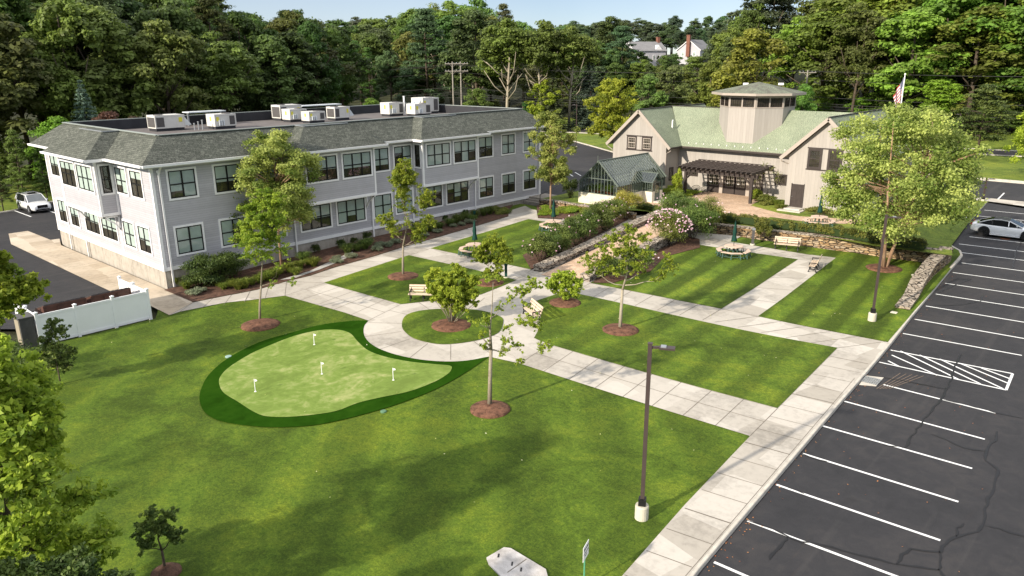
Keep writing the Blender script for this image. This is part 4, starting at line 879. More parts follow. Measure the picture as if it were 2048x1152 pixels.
# lantern tower
TC = Vector((-33.3, 72.4)); AP = 3.25
def octo(ap, z, ph=PI/8): R = ap/math.cos(PI/8); return [(TC.x+R*math.cos(ph+k*PI/4-PI/2-PI/4+0), TC.y+R*math.sin(ph+k*PI/4-PI/2-PI/4+0), z) for k in range(8)]
mb = MB(); a_, b_ = octo(AP, 5.6), octo(AP, 9.86)
for i in range(8): mb.quad(a_[i], a_[(i+1) % 8], b_[(i+1) % 8], b_[i])
mb.build('tower_wall', M_BARN, bn)
mb = MB(); a_, b_ = octo(AP-.06, 9.7), octo(AP-.06, 11.2)
for i in range(8): mb.quad(a_[i], a_[(i+1) % 8], b_[(i+1) % 8], b_[i])
mb.build('tower_core', M_ROOM, bn)
for i in range(8):
    p, q = V(octo(AP, 9.86)[i]), V(octo(AP, 9.86)[(i+1) % 8]); u = (q-p); L = u.length; u /= L; n = Vector((u.y, -u.x, 0)); z_ = Vector((0, 0, 1))
    mb = MB()
    for U_ in ((0, .14), (L/2-.06, L/2+.06), (L-.14, L)): mb.obox(p, u, z_, n, U_, (0, .98), (-.06, .03))
    mb.obox(p, u, z_, n, (0, L), (-.03, .05), (-.06, .045)); mb.obox(p, u, z_, n, (0, L), (.90, 1.2), (-.06, .035)); f_ = mb.build('tower_window', M_TAUPE, bn)
    mb = MB()
    for c0 in (.14, L/2+.06):
        c1 = c0+L/2-.2; mb.obox(p, u, z_, n, (c0, c0+.05), (.05, .9), (-.03, .015)); mb.obox(p, u, z_, n, (c1-.05, c1), (.05, .9), (-.03, .015)); mb.obox(p, u, z_, n, (c0, c1), (.05, .1), (-.03, .014)); mb.obox(p, u, z_, n, (c0, c1), (.85, .9), (-.03, .014))
        for k in range(1, 5): mb.obox(p, u, z_, n, (c0+(c1-c0)*k/5-.01, c0+(c1-c0)*k/5+.01), (.1, .85), (-.03, .008))
        for k in range(1, 3): mb.obox(p, u, z_, n, (c0, c1), (.1+.75*k/3-.01, .1+.75*k/3+.01), (-.03, .007))
    mb.build('sash', M_BRN, f_)
    q_ = [p+u*x+z_*y-n*.042 for x, y in ((.14, .05), (L-.14, .05), (L-.14, .9), (.14, .9))]; MB().quad(*q_).build('pane', M_GLASS, f_)
mb = MB(); R_ = octo(4.1, 11.2); R0_ = octo(4.1, 10.98); top = (TC.x, TC.y, 12.15); rb = octo(3.0, 10.98)
for i in range(8):
    j = (i+1) % 8; mb.add([R_[i], R_[j], top], [(0, 1, 2)], 0); mb.quad(R0_[i], R0_[j], R_[j], R_[i], 1); mb.quad(rb[i], rb[j], R0_[j], R0_[i], 2)
mb.build('tower_roof', [M_TROOF, M_TAUPE, M_BRN], bn)
for x, y in ((-34.9, 72.9), (-31.9, 74.3)): MB().box((x, y, 11.92), (.5, .3, .2), .4).build('roof_vent', M_WHITE, bn)
MB().tube([(-40.9, 69.4, 7.4), (-40.9, 69.4, 8.2), (-40.85, 69.4, 8.35)], .07, 8).build('vent_pipe', M_WHITE, bn)
for x, y in ((-34.75, 68.6), (-32.0, 68.6)): MB().box((x, y+.3, 3.75), (.1, .14, .2)).build('wall_lamp', M_STEEL, bn)

# pergola
pg = thing('pergola', 'dark brown timber pergola over the barn entrance', 'pergola', (-33.2, 67, TZ))
for x in (-36.75, -29.95): MB().box((x, 65.4, 2.75), (.24, .24, 2.5)).build('post', M_BRN, pg)
mb = MB(); mb.bx(-37.4, -29.4, 65.27, 65.33, 3.86, 4.14); mb.bx(-37.4, -29.4, 65.47, 65.53, 3.86, 4.14); mb.build('beam', M_BRN, pg)
for x in (-36.75, -29.95):
    for s_ in (-1, 1):
        if -37 < x+s_*.9 < -29.5: MB().bar((x+s_*.1, 65.4, 3.2), (x+s_*.75, 65.4, 3.88), .12, .12).build('brace', M_BRN, pg)
mb = MB(); mb.bx(-37.4, -29.6, 68.98, 69.08, 4.2, 4.42); mb.build('ledger', M_BRN, pg)
for i in range(16):
    x = -37.25+i*(7.55/15)
    mb = MB(); y0, y1 = 64.6, 69.05; z0, z1 = 4.27, 4.52
    P = [(y0, z0+.02), (y0+.14, z0-.11), (y1, z1-.11), (y1, z1+.11), (y0, z0+.13)]
    mb.add([(x-.06, y, z) for y, z in P]+[(x+.06, y, z) for y, z in P], [(4, 3, 2, 1, 0), (5, 6, 7, 8, 9)]+[(i_, (i_+1) % 5, (i_+1) % 5+5, i_+5) for i_ in range(5)])
    mb.build('rafter', M_BRN, pg)
for k in range(7):
    y = 65.0+k*.62; MB().bx(-37.3, -29.5, y-.03, y+.03, 4.42+k*.035, 4.5+k*.035).build('purlin', M_BRN, pg)

# greenhouse
gh = thing('greenhouse', 'dark green framed glasshouse on cream base walls with a small gabled porch', 'greenhouse', (-40.3, 55.7, TZ))
gx0, gx1, gy0, gy1, gr = -42.45, -38.15, 55.75, 64.1, -40.3; zb, ze_, zr = 2.5, 3.4, 5.5
mb = MB()
mb.bx(gx0, gx1, gy0, gy0+.2, 1.2, zb); mb.bx(gx1-.2, gx1, gy0+.2, 60.0, 1.2, zb); mb.bx(gx1-.2, gx1, 61.8, gy1, 1.2, zb); mb.bx(gx0, gx0+.2, gy0+.2, gy1, 1.2, zb); mb.bx(gx0+.2, gx1-.2, gy1-.2, gy1, 1.2, zb)
mb.bx(gx1, gx1+1.05, 60.0, 60.15, 1.2, zb); mb.bx(gx1+.95, gx1+1.05, 60.15, 60.45, 1.2, zb); mb.bx(gx1+.95, gx1+1.05, 61.35, 61.65, 1.2, zb); mb.bx(gx1, gx1+1.05, 61.65, 61.8, 1.2, zb)
mb.build('base_wall', M_CREAM, gh)
fr = MB(); gl = MB(); t = .045
def gb(a, b, w=.045): fr.bar(a, b, w, w)
def gp(*p): gl.add(p, [tuple(range(len(p)))])
for y in (gy0+.1, gy1-.1):
    gb((gx0+.1, y, zb), (gx0+.1, y, ze_), .09); gb((gx1-.1, y, zb), (gx1-.1, y, ze_), .09); gb((gx0-.1, y, ze_), (gr, y, zr), .09); gb((gx1+.1, y, ze_), (gr, y, zr), .09)
    gb((gx0, y, ze_+.35), (gx1, y, ze_+.35), .06) if 0 else gb((gx0+.5, y, 3.9), (gx1-.5, y, 3.9), .06)
    n = 12
    for i in range(1, n):
        x = gx0+(gx1-gx0)*i/n; zt_ = ze_+(zr-ze_)*(1-abs(x-gr)/2.15); gb((x, y, zb), (x, y, zt_), .045)
    gp((gx0+.1, y, zb), (gx1-.1, y, zb), (gx1-.1, y, ze_), (gr, y, zr), (gx0+.1, y, ze_))
    gb((gx0, y, zb+.03), (gx1, y, zb+.03), .07)
for x, s_ in ((gx0+.1, -1), (gx1-.1, 1)):
    gb((x, gy0, zb+.03), (x, gy1, zb+.03), .07); gb((x, gy0, ze_), (x, gy1, ze_), .09)
    n = 22
    for i in range(n+1):
        y = gy0+.1+(gy1-gy0-.2)*i/n
        if not (s_ == 1 and 59.95 < y < 61.85): gb((x, y, zb), (x, y, ze_), .045)
        gb((x+s_*.12, y, ze_-.05), (gr, y, zr), .06)
    gp((x, gy0+.1, zb), (x, gy1-.1, zb), (x, gy1-.1, ze_), (x, gy0+.1, ze_)); gp((x+s_*.1, gy0+.1, ze_-.02), (x+s_*.1, gy1-.1, ze_-.02), (gr, gy1-.1, zr-.02), (gr, gy0+.1, zr-.02))
gb((gr, gy0, zr), (gr, gy1, zr), .12); gb((gr, gy0, zr), (gr, gy0, zr+.5), .04)
px = gx1+1.0; pz = 4.15
for s_, y in ((-1, 60.05), (1, 61.75)):
    gb((gx1, y, zb), (px, y, zb), .06); gb((px, y, zb), (px, y, 3.35), .08); gb((gx1-.8, y-.05*0, 3.35), (px+.1, y, 3.35), .07); gb((px, y+s_*.06, 3.32), (px, 60.9, pz), .08)
    for k in range(7): X_ = gx1-.75+k*.29; gb((X_, y+s_*.05, 3.33), (X_, 60.9, pz), .03)
    gp((gx1-.8, y+s_*.05, 3.34), (px+.1, y+s_*.05, 3.34), (px+.1, 60.9, pz), (gx1-1.4, 60.9, pz)); gp((gx1, y, zb), (px, y, zb), (px, y, 3.35), (gx1, y, 3.35))
    for k in range(1, 4): gb((gx1+k*.25, y, zb), (gx1+k*.25, y, 3.35), .03)
gb((gx1-1.4, 60.9, pz), (px+.1, 60.9, pz), .08); gp((px, 60.05, 3.35), (px, 61.75, 3.35), (px, 60.9, pz)); gp((px, 60.05, zb), (px, 60.45, zb), (px, 60.45, 3.35), (px, 60.05, 3.35)); gp((px, 61.35, zb), (px, 61.75, zb), (px, 61.75, 3.35), (px, 61.35, 3.35))
fr.build('frame', M_DARKG, gh); gl.build('glazing', M_GHGLASS, gh)
mb = MB(); mb.bx(px-.02, px+.03, 60.45, 61.35, TZ, 2.3); mb.bx(px-.02, px+.03, 60.45, 60.53, 2.3, 3.35); mb.bx(px-.02, px+.03, 61.27, 61.35, 2.3, 3.35); mb.bx(px-.02, px+.03, 60.53, 61.27, 3.27, 3.35); d_ = mb.build('door', M_DARKG, gh)
MB().bx(px+.0, px+.01, 60.53, 61.27, 2.3, 3.27).build('pane', M_GHGLASS, d_)
MB().box((-36.3, 61.0, TZ+.05), (1.5, 1.7, .12)).build('door_step', M_KERB, gh)

# ================================================================== RETAINING WALLS
def wallrun(name, label, pts, w, mat, capm, group=None, cat='wall', proud=.04):
    """pts: (x, y, z_bottom, z_top) along the centre line"""
    r = thing(name, label, cat, (pts[0][0], pts[0][1], pts[0][2]), group)
    q = []
    for a, b in zip(pts, pts[1:]):
        k = max(1, int(math.hypot(b[0]-a[0], b[1]-a[1])/1.2))
        for i in range(k): q.append([a[c]+(b[c]-a[c])*i/k for c in range(4)])
    q.append(list(pts[-1]))
    rr = random.Random(3)
    def run(w, top0, top1, jit):
        mb = MB(); P = []
        for i, p in enumerate(q):
            A, B = q[max(i-1, 0)], q[min(i+1, len(q)-1)]; d = Vector((B[0]-A[0], B[1]-A[1])).normalized(); n = Vector((-d.y, d.x))*(w/2+rr.uniform(-jit, jit))
            z0, z1 = top0(p), top1(p)+rr.uniform(-jit, jit)*.6
            P.append([(p[0]+n.x, p[1]+n.y, z0), (p[0]+n.x, p[1]+n.y, z1), (p[0]-n.x, p[1]-n.y, z1), (p[0]-n.x, p[1]-n.y, z0)])
        for A, B in zip(P, P[1:]):
            for i in range(4): mb.quad(A[i], B[i], B[(i+1) % 4], A[(i+1) % 4])
        mb.quad(*P[0]); mb.quad(*P[-1][::-1]); return mb
    run(w, lambda p: p[2]-.3, lambda p: p[3]-.1, .015).build('stone_courses', mat, r)
    run(w+proud*2, lambda p: p[3]-.1, lambda p: p[3], .03).build('capstones', capm, r)
    return r
TW = 1.52
wallrun('retaining_wall', 'long tan dry stone retaining wall below the clipped hedge', [(-29.2, 54.9, .8, TW), (-28.3, 55.2, .8, TW), (-25.5, 55.75, .75, TW), (-20.2, 56.65, .6, TW), (-15.9, 56.85, .5, TW), (-13.0, 57.2, .45, TW), (-12.1, 57.6, .45, TW)], .5, M_STONE, M_CAP)
wallrun('curved_wall', 'low pale stone wall tapering down along the parking kerb', [(-12.0, 58.6, .5, TW), (-11.95, 56.6, .4, TW-.05), (-11.95, 54.0, .3, 1.25), (-11.75, 51.0, .2, .85), (-11.4, 48.4, .1, .5), (-11.25, 46.2, .1, .32)], .75, M_STONE, M_CAP)
wallrun('retaining_wall', 'short tan stone retaining wall in front of the greenhouse', [(-46.2, 54.6, .9, TW), (-45.2, 55.1, .9, TW), (-42.6, 55.0, .9, TW), (-38.5, 54.9, .95, TW-.0), (-35.4, 54.6, 1.0, TW)], .45, M_STONE, M_CAP)
rl0, rl1 = Vector((-31.52, 37.15)), RT[0]+Vector((-.45, .2))
wallrun('ramp_wall', 'low grey stone wall on the left of the brick ramp', [(rl0.x, rl0.y, .5, 1.02), ((rl0.x+rl1.x)/2, (rl0.y+rl1.y)/2, .6, 1.5), (rl1.x, rl1.y, .9, 1.9)], .8, M_STONEG, M_CAP)
rr0, rr1 = Vector((-27.94, 37.58)), RT[1]+Vector((.5, .1))
wallrun('ramp_wall', 'low grey stone wall on the right of the brick ramp', [(rr0.x, rr0.y, .45, .98), ((rr0.x+rr1.x)/2, (rr0.y+rr1.y)/2, .6, 1.45), (rr1.x, rr1.y, .9, 1.85)], .7, M_STONEG, M_CAP)
# steps up past the end of the office building
r = thing('garden_steps', 'three shallow concrete steps past the far end of the office building', 'steps', (-46.5, 55.0, .9))
for i in range(3): MB().bx(-48.3, -46.2, 54.6+.42*i, 57.9, .8, .98+.15*(i+1)).build('step', mk('worn step', (.26, .235, .20), .2, 3, .9) if i == 0 else bpy.data.materials['worn step'], r)
MB().bar((-46.0, 54.4, 1.0), (-46.0, 54.4, 2.0), .04).build('handrail_post', M_BLACK, r); MB().bar((-46.0, 54.4, 2.0), (-46.0, 57.0, 2.5), .04).build('handrail', M_BLACK, r)

# ================================================================== FURNITURE, LAMPS, FENCES
def ground(p): return (p[0], p[1], p[2] if len(p) > 2 else hz(p[0], p[1]))
# white vinyl screen fence round the dumpsters
FX0, FX1, FY0, FY1 = -49.0, -43.38, 10.62, 16.32
fn = thing('vinyl_fence', 'white vinyl privacy fence round three sides of the brown dumpsters', 'fence', (FX1, FY0, 0))
def post(x, y, h=1.78):
    mb = MB(); mb.box((x, y, h/2-.1), (.14, .14, h+.2)); mb.box((x, y, h+.02), (.19, .19, .04)); mb.lathe([(.12, 0), (.02, .05)], (x, y, h+.04), 4); mb.build('post', M_VINYL, fn)
def panel(a, b, h=1.68):
    a = Vector((*a, 0)); b = Vector((*b, 0)); u = (b-a).normalized(); L = (b-a).length; n = Vector((u.y, -u.x, 0)); z = Vector((0, 0, 1)); mb = MB()
    mb.obox(a, u, z, n, (.07, L-.07), (.12, h-.05), (-.02, .02)); mb.obox(a, u, z, n, (.07, L-.07), (.02, .17), (-.035, .035)); mb.obox(a, u, z, n, (.07, L-.07), (h-.13, h), (-.035, .035))
    k = int(L/.28)
    for i in range(1, k): mb.obox(a, u, z, n, (L*i/k-.004, L*i/k+.004), (.17, h-.13), (-.022, .022))
    mb.build('panel', M_VINYL, fn)
ys = [FY0, 12.5, 14.42, FY1]
for y in ys: post(FX1, y)
for a, b in zip(ys, ys[1:]): panel((FX1, a), (FX1, b))
xs = [FX1, -45.1, -46.85]
for x in xs[1:]: post(x, FY0)
for a, b in zip(xs, xs[1:]): panel((b, FY0), (a, FY0))
xs = [FX1, -45.3, -47.3]
for x in xs[1:]: post(x, FY1)
for a, b in zip(xs, xs[1:]): panel((b, FY1), (a, FY1))
def dumpster(y, label):
    r = thing('dumpster', label, 'dumpster', (-45.1, y, 0.05), 'brown dumpsters inside the white fence'); rel = lambda o: setattr(o, 'parent', r)
    mb = MB(); L = 1.05; P = [(-.85, .1), (.62, .1), (.7, 1.72), (-.95, 1.2)]
    mb.add([(x, -L, z) for x, z in P]+[(x, L, z) for x, z in P], [(3, 2, 1, 0), (4, 5, 6, 7)]+[(i, (i+1) % 4, (i+1) % 4+4, i+4) for i in range(4)])
    for y_ in (-L, -.35, .35, L): mb.box((.70, y_, .85), (.08, .06, 1.6))
    mb.box((.68, 0, 1.68), (.12, 2*L+.06, .09)); mb.box((-.1, 0, .3), (1.5, 2*L+.06, .07))
    rel(mb.build('bin', M_DUMP))
    for s_ in (-1, 1):
        mb = MB(); A_ = ((-.98, s_*L/2, 1.2), (0, 1, 0), (1, 0, .315), (-.3, 0, 1)); mb.obox(*A_, (-L/2+.02, L/2-.02), (0, 1.70), (.0, .05))
        for k in range(4): mb.obox(*A_, (-.36+k*.24-.02, -.36+k*.24+.02), (.05, 1.66), (.05, .07))
        rel(mb.build('lid', M_DLID))
    for s_ in (-1, 1):
        mb = MB(); mb.box((0, s_*(L+.08), 1.15), (.9, .12, .16)); rel(mb.build('fork_sleeve', M_DUMP))
    return r
dumpster(12.35, 'left brown dumpster behind the white fence'); dumpster(14.75, 'right brown dumpster behind the white fence, lid slightly raised')
r = thing('utility_cabinet', 'dark grey ribbed utility cabinet at the left corner of the white fence', 'cabinet', (-43.85, 10.2, 0))
mb = MB(); mb.bx(-44.4, -43.45, 9.85, 10.5, 0, 1.6)
for i in range(8): mb.bx(-43.46, -43.44, 9.9+i*.075, 9.93+i*.075, .08, 1.5)
mb.build('body', M_GREYW, r); MB().bx(-44.45, -43.4, 9.8, 10.55, 1.6, 1.66).build('top', M_GREYW, r); MB().bx(-44.3, -43.6, 9.835, 9.85, .1, 1.5).build('door', mk('beige door', (.3, .26, .2), .1, 4, .6), r)

def bench(label, p, rz, group='park benches of the courtyard'):
    r = thing('park_bench', label, 'bench', (0, 0, 0), group); L = 1.83; rel = lambda o: setattr(o, 'parent', r)
    # sitter faces -y (local)
    for i, (y, z) in enumerate(((-.20, .44), (-.06, .445), (.08, .44))): rel(MB().obox((0, y, z), (1, 0, 0), (0, 1, 0), (0, 0, 1), (-L/2, L/2), (-.06, .06), (-.02, .02)).build('seat_slat', M_WOODT))
    for i, (y, z) in enumerate(((.20, .57), (.26, .72), (.31, .86))): rel(MB().obox((0, y, z), (1, 0, 0), (0, .35, 1), (0, -1, .35), (-L/2, L/2), (-.055, .055), (-.02, .02)).build('back_slat', M_WOODT))
    for x in (-L/2+.12, 0, L/2-.12):
        mb = MB()
        for a, b in (((x, -.27, 0), (x, -.2, .25)), ((x, -.2, .25), (x, -.24, .41)), ((x, -.26, .405), (x, .14, .405)), ((x, .24, 0), (x, .13, .22)), ((x, .13, .22), (x, .14, .41)), ((x, .14, .40), (x, .34, .90)), ((x, -.2, .2), (x, .13, .2)), ((x, -.31, 0), (x, -.22, 0.02)), ((x, .3, 0), (x, .2, .02))): mb.bar(a, b, .055, .06)
        if x: 
            mb.bar((x, -.24, .41), (x, -.25, .62), .05); mb.bar((x, -.27, .62), (x, .22, .64), .055)
        rel(mb.build('end_frame', M_IRON))
    r.location = p; r.rotation_euler.z = rz; return r
bench('tan slatted park bench half hidden behind the yellow green bush of the round bed', (-33.21, 28.42, 0.34), math.radians(38), math.radians(2))
bench('tan slatted park bench seen from behind its right end beside the round path', (-26.18, 30.31, 0.31), math.radians(-29))
bench('tan slatted park bench facing the lawn in front of the stone wall', (-21.56, 53.98, 0.61), math.radians(18))
bench('tan slatted park bench seen from its dark end at the end of the diagonal path', (-18.21, 50.72, 0.38), math.radians(-76))

def picnic(label, p, rz, umb=True, group='octagonal picnic tables with green frames'):
    r = thing('picnic_table', label, 'picnic table', (0, 0, 0), group); rel = lambda o: setattr(o, 'parent', r)
    oc = lambda R, z: [(R*math.cos(PI/8+k*PI/4), R*math.sin(PI/8+k*PI/4)) for k in range(8)]
    mb = MB(); mb.prism(oc(.68, 0), .72, .77); rel(mb.build('table_top', M_TTOP))
    mb = MB()
    for k in range(4):
        a = PI/4+k*PI/2; d = Vector((math.cos(a), math.sin(a), 0)); n = Vector((-d.y, d.x, 0))
        mb.bar(d*.15+Vector((0, 0, .70)), d*.62+Vector((0, 0, .70)), .06); mb.bar(d*.2+Vector((0, 0, .1)), d*1.25+Vector((0, 0, .1)), .05); mb.bar(d*.35+Vector((0, 0, .68)), d*.5+Vector((0, 0, .1)), .06)
    mb.tube([(0, 0, .05), (0, 0, .72)], .06, 8); rel(mb.build('table_frame', M_TGREEN))
    for k in range(4):
        a = k*PI/2; mb = MB(); R0, R1 = .92, 1.24
        P = []
        for R in (R0, R1):
            for t in (-1, 0, 1): P.append(Vector((R*math.cos(a+t*PI/4.6), R*math.sin(a+t*PI/4.6))))
        poly = [tuple(P[0]), tuple(P[1]), tuple(P[2]), tuple(P[5]), tuple(P[4]), tuple(P[3])]
        mb.prism(poly, .42, .46); s_ = mb.build('bench_seat', M_TTOP); rel(s_)
        mb = MB()
        for t in (-.8, 0, .8):
            c_, s2 = math.cos(a+t*PI/4.6), math.sin(a+t*PI/4.6)
            mb.bar((1.0*c_, 1.0*s2, .42), (.93*c_, .93*s2, 0), .05); mb.bar((1.16*c_, 1.16*s2, .42), (1.24*c_, 1.24*s2, 0), .05); mb.bar((.98*c_, .98*s2, .15), (1.2*c_, 1.2*s2, .15), .04)
        for t0, t1 in ((-.8, 0), (0, .8)): mb.bar((1.1*math.cos(a+t0*PI/4.6), 1.1*math.sin(a+t0*PI/4.6), .15), (1.1*math.cos(a+t1*PI/4.6), 1.1*math.sin(a+t1*PI/4.6), .15), .04)
        rel(mb.build('bench_frame', M_TGREEN))
    r.location = p; r.rotation_euler.z = rz; return r
def parasol(label, p):
    r = thing('closed_parasol', label, 'parasol', p, 'closed green parasols'); rel = lambda o: setattr(o, 'parent', r)
    rel(MB().tube([(0, 0, .1), (0, 0, 2.62)], .022, 8).build('pole', M_IRON))
    mb = MB(); n = 16; pr = [(.03, 2.55), (.06, 2.3), (.10, 1.95), (.115, 1.75), (.095, 1.6), (.13, 1.35), (.17, 1.15), (.15, 1.1)]; vs = []
    for i, (R, z) in enumerate(pr):
        for j in range(n):
            a = 2*PI*j/n; q = R*(1+.28*math.cos(a*8)+.1*math.sin(a*3+i)); vs.append((q*math.cos(a+i*.07), q*math.sin(a+i*.07), z-(.04*math.cos(a*8) if i > 5 else 0)))
    mb.add(vs, [(i*n+j, i*n+(j+1) % n, (i+1)*n+(j+1) % n, (i+1)*n+j) for i in range(len(pr)-1) for j in range(n)]); rel(mb.build('canopy', M_UMB, smooth=True))
    rel(MB().tube([(0, 0, 1.58), (0, 0, 1.62)], .125, 10).build('tie', M_UMB)); rel(MB().lathe([(.02, 0), (.03, .03), (.0, .1)], (0, 0, 2.6), 8).build('finial', M_IRON)); return r
for p, a, b in (((-38.11, 37.7, 0.63), 'octagonal picnic table on the lawn nearest the office, partly behind a leafy small tree', 'closed dark green parasol in front of the flower bed of the office'),
             ((-38.58, 47.37, 0.79), 'octagonal picnic table at the far end of the lawn beside the garden steps', 'closed dark green parasol near the slim birch at the garden steps'),
             ((-23.75, 49.78, 0.59), 'octagonal picnic table at the path right of the pink flowering bush', 'closed dark green parasol rising before the stone wall'),
             ((-21.5, 59.77, 1.5), 'octagonal picnic table up on the terrace in front of the barn door', 'closed dark green parasol up on the terrace by the barn')):
    picnic(a, p, .35); parasol(b, p)
picnic('octagonal picnic table up on the terrace under the big birch', (-16.34, 59.49, 1.5), .2)

def lamp_post(label, p, h=6.05, arm=(1, 0, 0), base=True, group='square bronze parking lamps'):
    r = thing('lamp_post', label, 'lamp post', (0, 0, 0), group); rel = lambda o: setattr(o, 'parent', r); arm = V(arm).normalized(); z0 = .50 if base else .1
    if base:
        mb = MB(); mb.lathe([(.22, -.3), (.22, .44), (.205, .49), (.05, .50)], (0, 0, 0), 20); rel(mb.build('footing', M_PBASE, smooth=False))
    else: rel(MB().lathe([(.22, -.3), (.22, .18), (.05, .2)], (0, 0, 0), 14).build('footing', M_PBASE))
    rz = math.atan2(arm.y, arm.x)
    rel(MB().box((0, 0, z0+.12), (.24, .24, .24), rz).build('base_cover', M_IRON))
    mb = MB(); mb.obox((0, 0, z0), arm, (-arm.y, arm.x, 0), (0, 0, 1), (-.062, .062), (-.062, .062), (0, h-z0)); rel(mb.build('pole', M_BRONZE)); 
    mb = MB(); mb.obox((0, 0, h-.12), arm, (-arm.y, arm.x, 0), (0, 0, 1), (-.075, .075), (-.075, .075), (.1, .14)); mb.bar(arm*.05+Vector((0, 0, h-.12)), arm*.3+Vector((0, 0, h-.1)), .07); rel(mb.build('arm', M_BRONZE))
    mb = MB(); mb.obox(arm*.28+Vector((0, 0, h-.10)), arm, (-arm.y, arm.x, 0), (0, 0, 1), (0, .46), (-.13, .13), (-.028, .028)); hd = mb.build('lamp_head', M_BRONZE); rel(hd)
    mb = MB(); mb.obox(arm*.32+Vector((0, 0, h-.063)), arm, (-arm.y, arm.x, 0), (0, 0, 1), (0, .16), (-.10, .10), (-.01, .02)); q = mb.build('driver_fins', M_STEEL); q.parent = hd
    mb = MB(); mb.obox(arm*.48+Vector((0, 0, h-.137)), arm, (-arm.y, arm.x, 0), (0, 0, 1), (0, .22), (-.10, .10), (-.0, .01)); q = mb.build('lens', M_LAMP); q.parent = hd
    r.location = p; return r
armr = RIGHT*.95-FWD*.25
lamp_post('tall square bronze parking lamp on a round footing in the near lawn', (-11.19, 18.4, 0.0), 6.05, armr)
lamp_post('tall square bronze parking lamp on a round footing in front of the big birch', (-11.97, 43.15, 0.07), 6.05, armr)
lamp_post('slim parking lamp in the grass strip beyond the back parking area', (-72.17, 93.94, 1.4), 6.5, -RIGHT, False)
lamp_post('distant parking lamp beyond the barn, above the big birch', (-26.87, 125.84, 1.38), 5.2, -RIGHT, False)
lamp_post('short dark lamp at the corner of the traffic island', (-14.58, 82.57, 1.19), 2.2, RIGHT, False)
def bollard(label, p, h, col):
    r = thing('path_light', label, 'bollard light', p, 'low path lights'); rel = lambda o: setattr(o, 'parent', r)
    rel(MB().lathe([(.19, -.1), (.19, .08), (.16, .1)], (0, 0, 0), 12).build('footing', M_PBASE)); rel(MB().box((0, 0, h/2+.05), (.17, .17, h-.1), .7).build('shaft', col))
    rel(MB().box((0, 0, h-.02), (.22, .22, .14), .7).build('cap', M_STEEL if col is M_GREYW else col)); rel(MB().box((0, 0, h-.13), (.15, .15, .08), .7).build('lens', M_LAMP))
bollard('grey path light with square cap between the picnic table and the bench', (-24.01, 53.47, 0.7), 1.25, M_GREYW)
bollard('dark green path light beside the small leafy tree', (-32.31, 34.78, 0.56), .95, M_UMB)
bollard('dark path light at the far end of the office flower bed', (-46.13, 45.66, 0.75), .9, M_UMB)
mb = MB(); mb.tube([(0, 0, 0), (0, 0, .95)], .07, 12); mb.lathe([(.075, 0), (.05, .06), (0, .08)], (0, 0, .95), 12); o = mb.build('marker_post', M_WHITE); o.location = (-13.97, 73.5, 1.03); tag(o, 'short white marker post in the grass behind the white coupe', 'post')

# putting flags
for p, lb in (((-29.46, 15.08, 0.0), 'small white putting flag at the left of the green'), ((-32.39, 20.11, 0.05), 'small white putting flag at the back of the green'), ((-28.86, 18.19, 0.02), 'small white putting flag in the middle of the green'), ((-25.74, 19.97, 0.03), 'small white putting flag at the right of the green')):
    r = thing('putting_flag', lb, 'flag', p, 'putting flags'); rel = lambda o: setattr(o, 'parent', r)
    rel(MB().lathe([(.055, .05), (.055, .055), (.045, .06)], (0, 0, 0), 14).build('cup', M_WHITE)); rel(MB().tube([(0, 0, .05), (0, 0, .66)], [.018, .015], 8).build('pin', M_WHITE))
    mb = MB(); mb.add([(0, 0, .66), (.08, .08, .62), (.10, .09, .56), (0, 0, .52)], [(0, 1, 2, 3)]); rel(mb.build('flag_cloth', M_WHITE))

# sign in the near lawn
r = thing('lawn_sign', 'small white notice on a green post at the bottom of the lawn', 'sign', (-10.85, 14.87, 0)); sp = Vector((-10.55, 14.47, 0.0))
r.location = sp; ORG[r.name] = sp
def signpart():
    top = .2; MB().tube([sp+Vector((0, 0, -.1)), sp+Vector((0, 0, 1.35))], .022, 8).build('post', mk('green post', (.10, .33, .20), .1, 5, .4), r)
    u = Vector((math.cos(math.radians(108)), math.sin(math.radians(108)), 0)); n = Vector((u.y, -u.x, 0)); z = Vector((0, 0, 1)); o = sp+n*.03+Vector((0, 0, .98))
    b = MB(); b.obox(o, u, z, n, (-.23, .23), (0, .46), (-.006, .006)); b = b.build('sign_board', M_WHITE, r)
    for txt, s_, zz, sh in (('Founders', .115, .31, .35), ('NO TRESPASSING', .052, .19, 0), ('PLEASE', .052, .10, 0)):
        cu = bpy.data.curves.new('lettering', 'FONT'); cu.body = txt; cu.size = s_; cu.align_x = 'CENTER'; cu.extrude = .001; cu.shear = sh; cu.offset = .001
        t_ = bpy.data.objects.new('lettering', cu); COL.objects.link(t_); cu.materials.append(M_BLACK)
        me = bpy.data.meshes.new_from_object(t_.evaluated_get(bpy.context.evaluated_depsgraph_get())); bpy.data.objects.remove(t_, do_unlink=True); me.materials.clear(); me.materials.append(M_BLACK)
        m = Matrix((u, z, n)).transposed().to_4x4(); m.translation = o+z*zz+n*.008 - ORG[r.name]; me.transform(m); t_ = bpy.data.objects.new('lettering', me); COL.objects.link(t_); t_.parent = b
signpart()

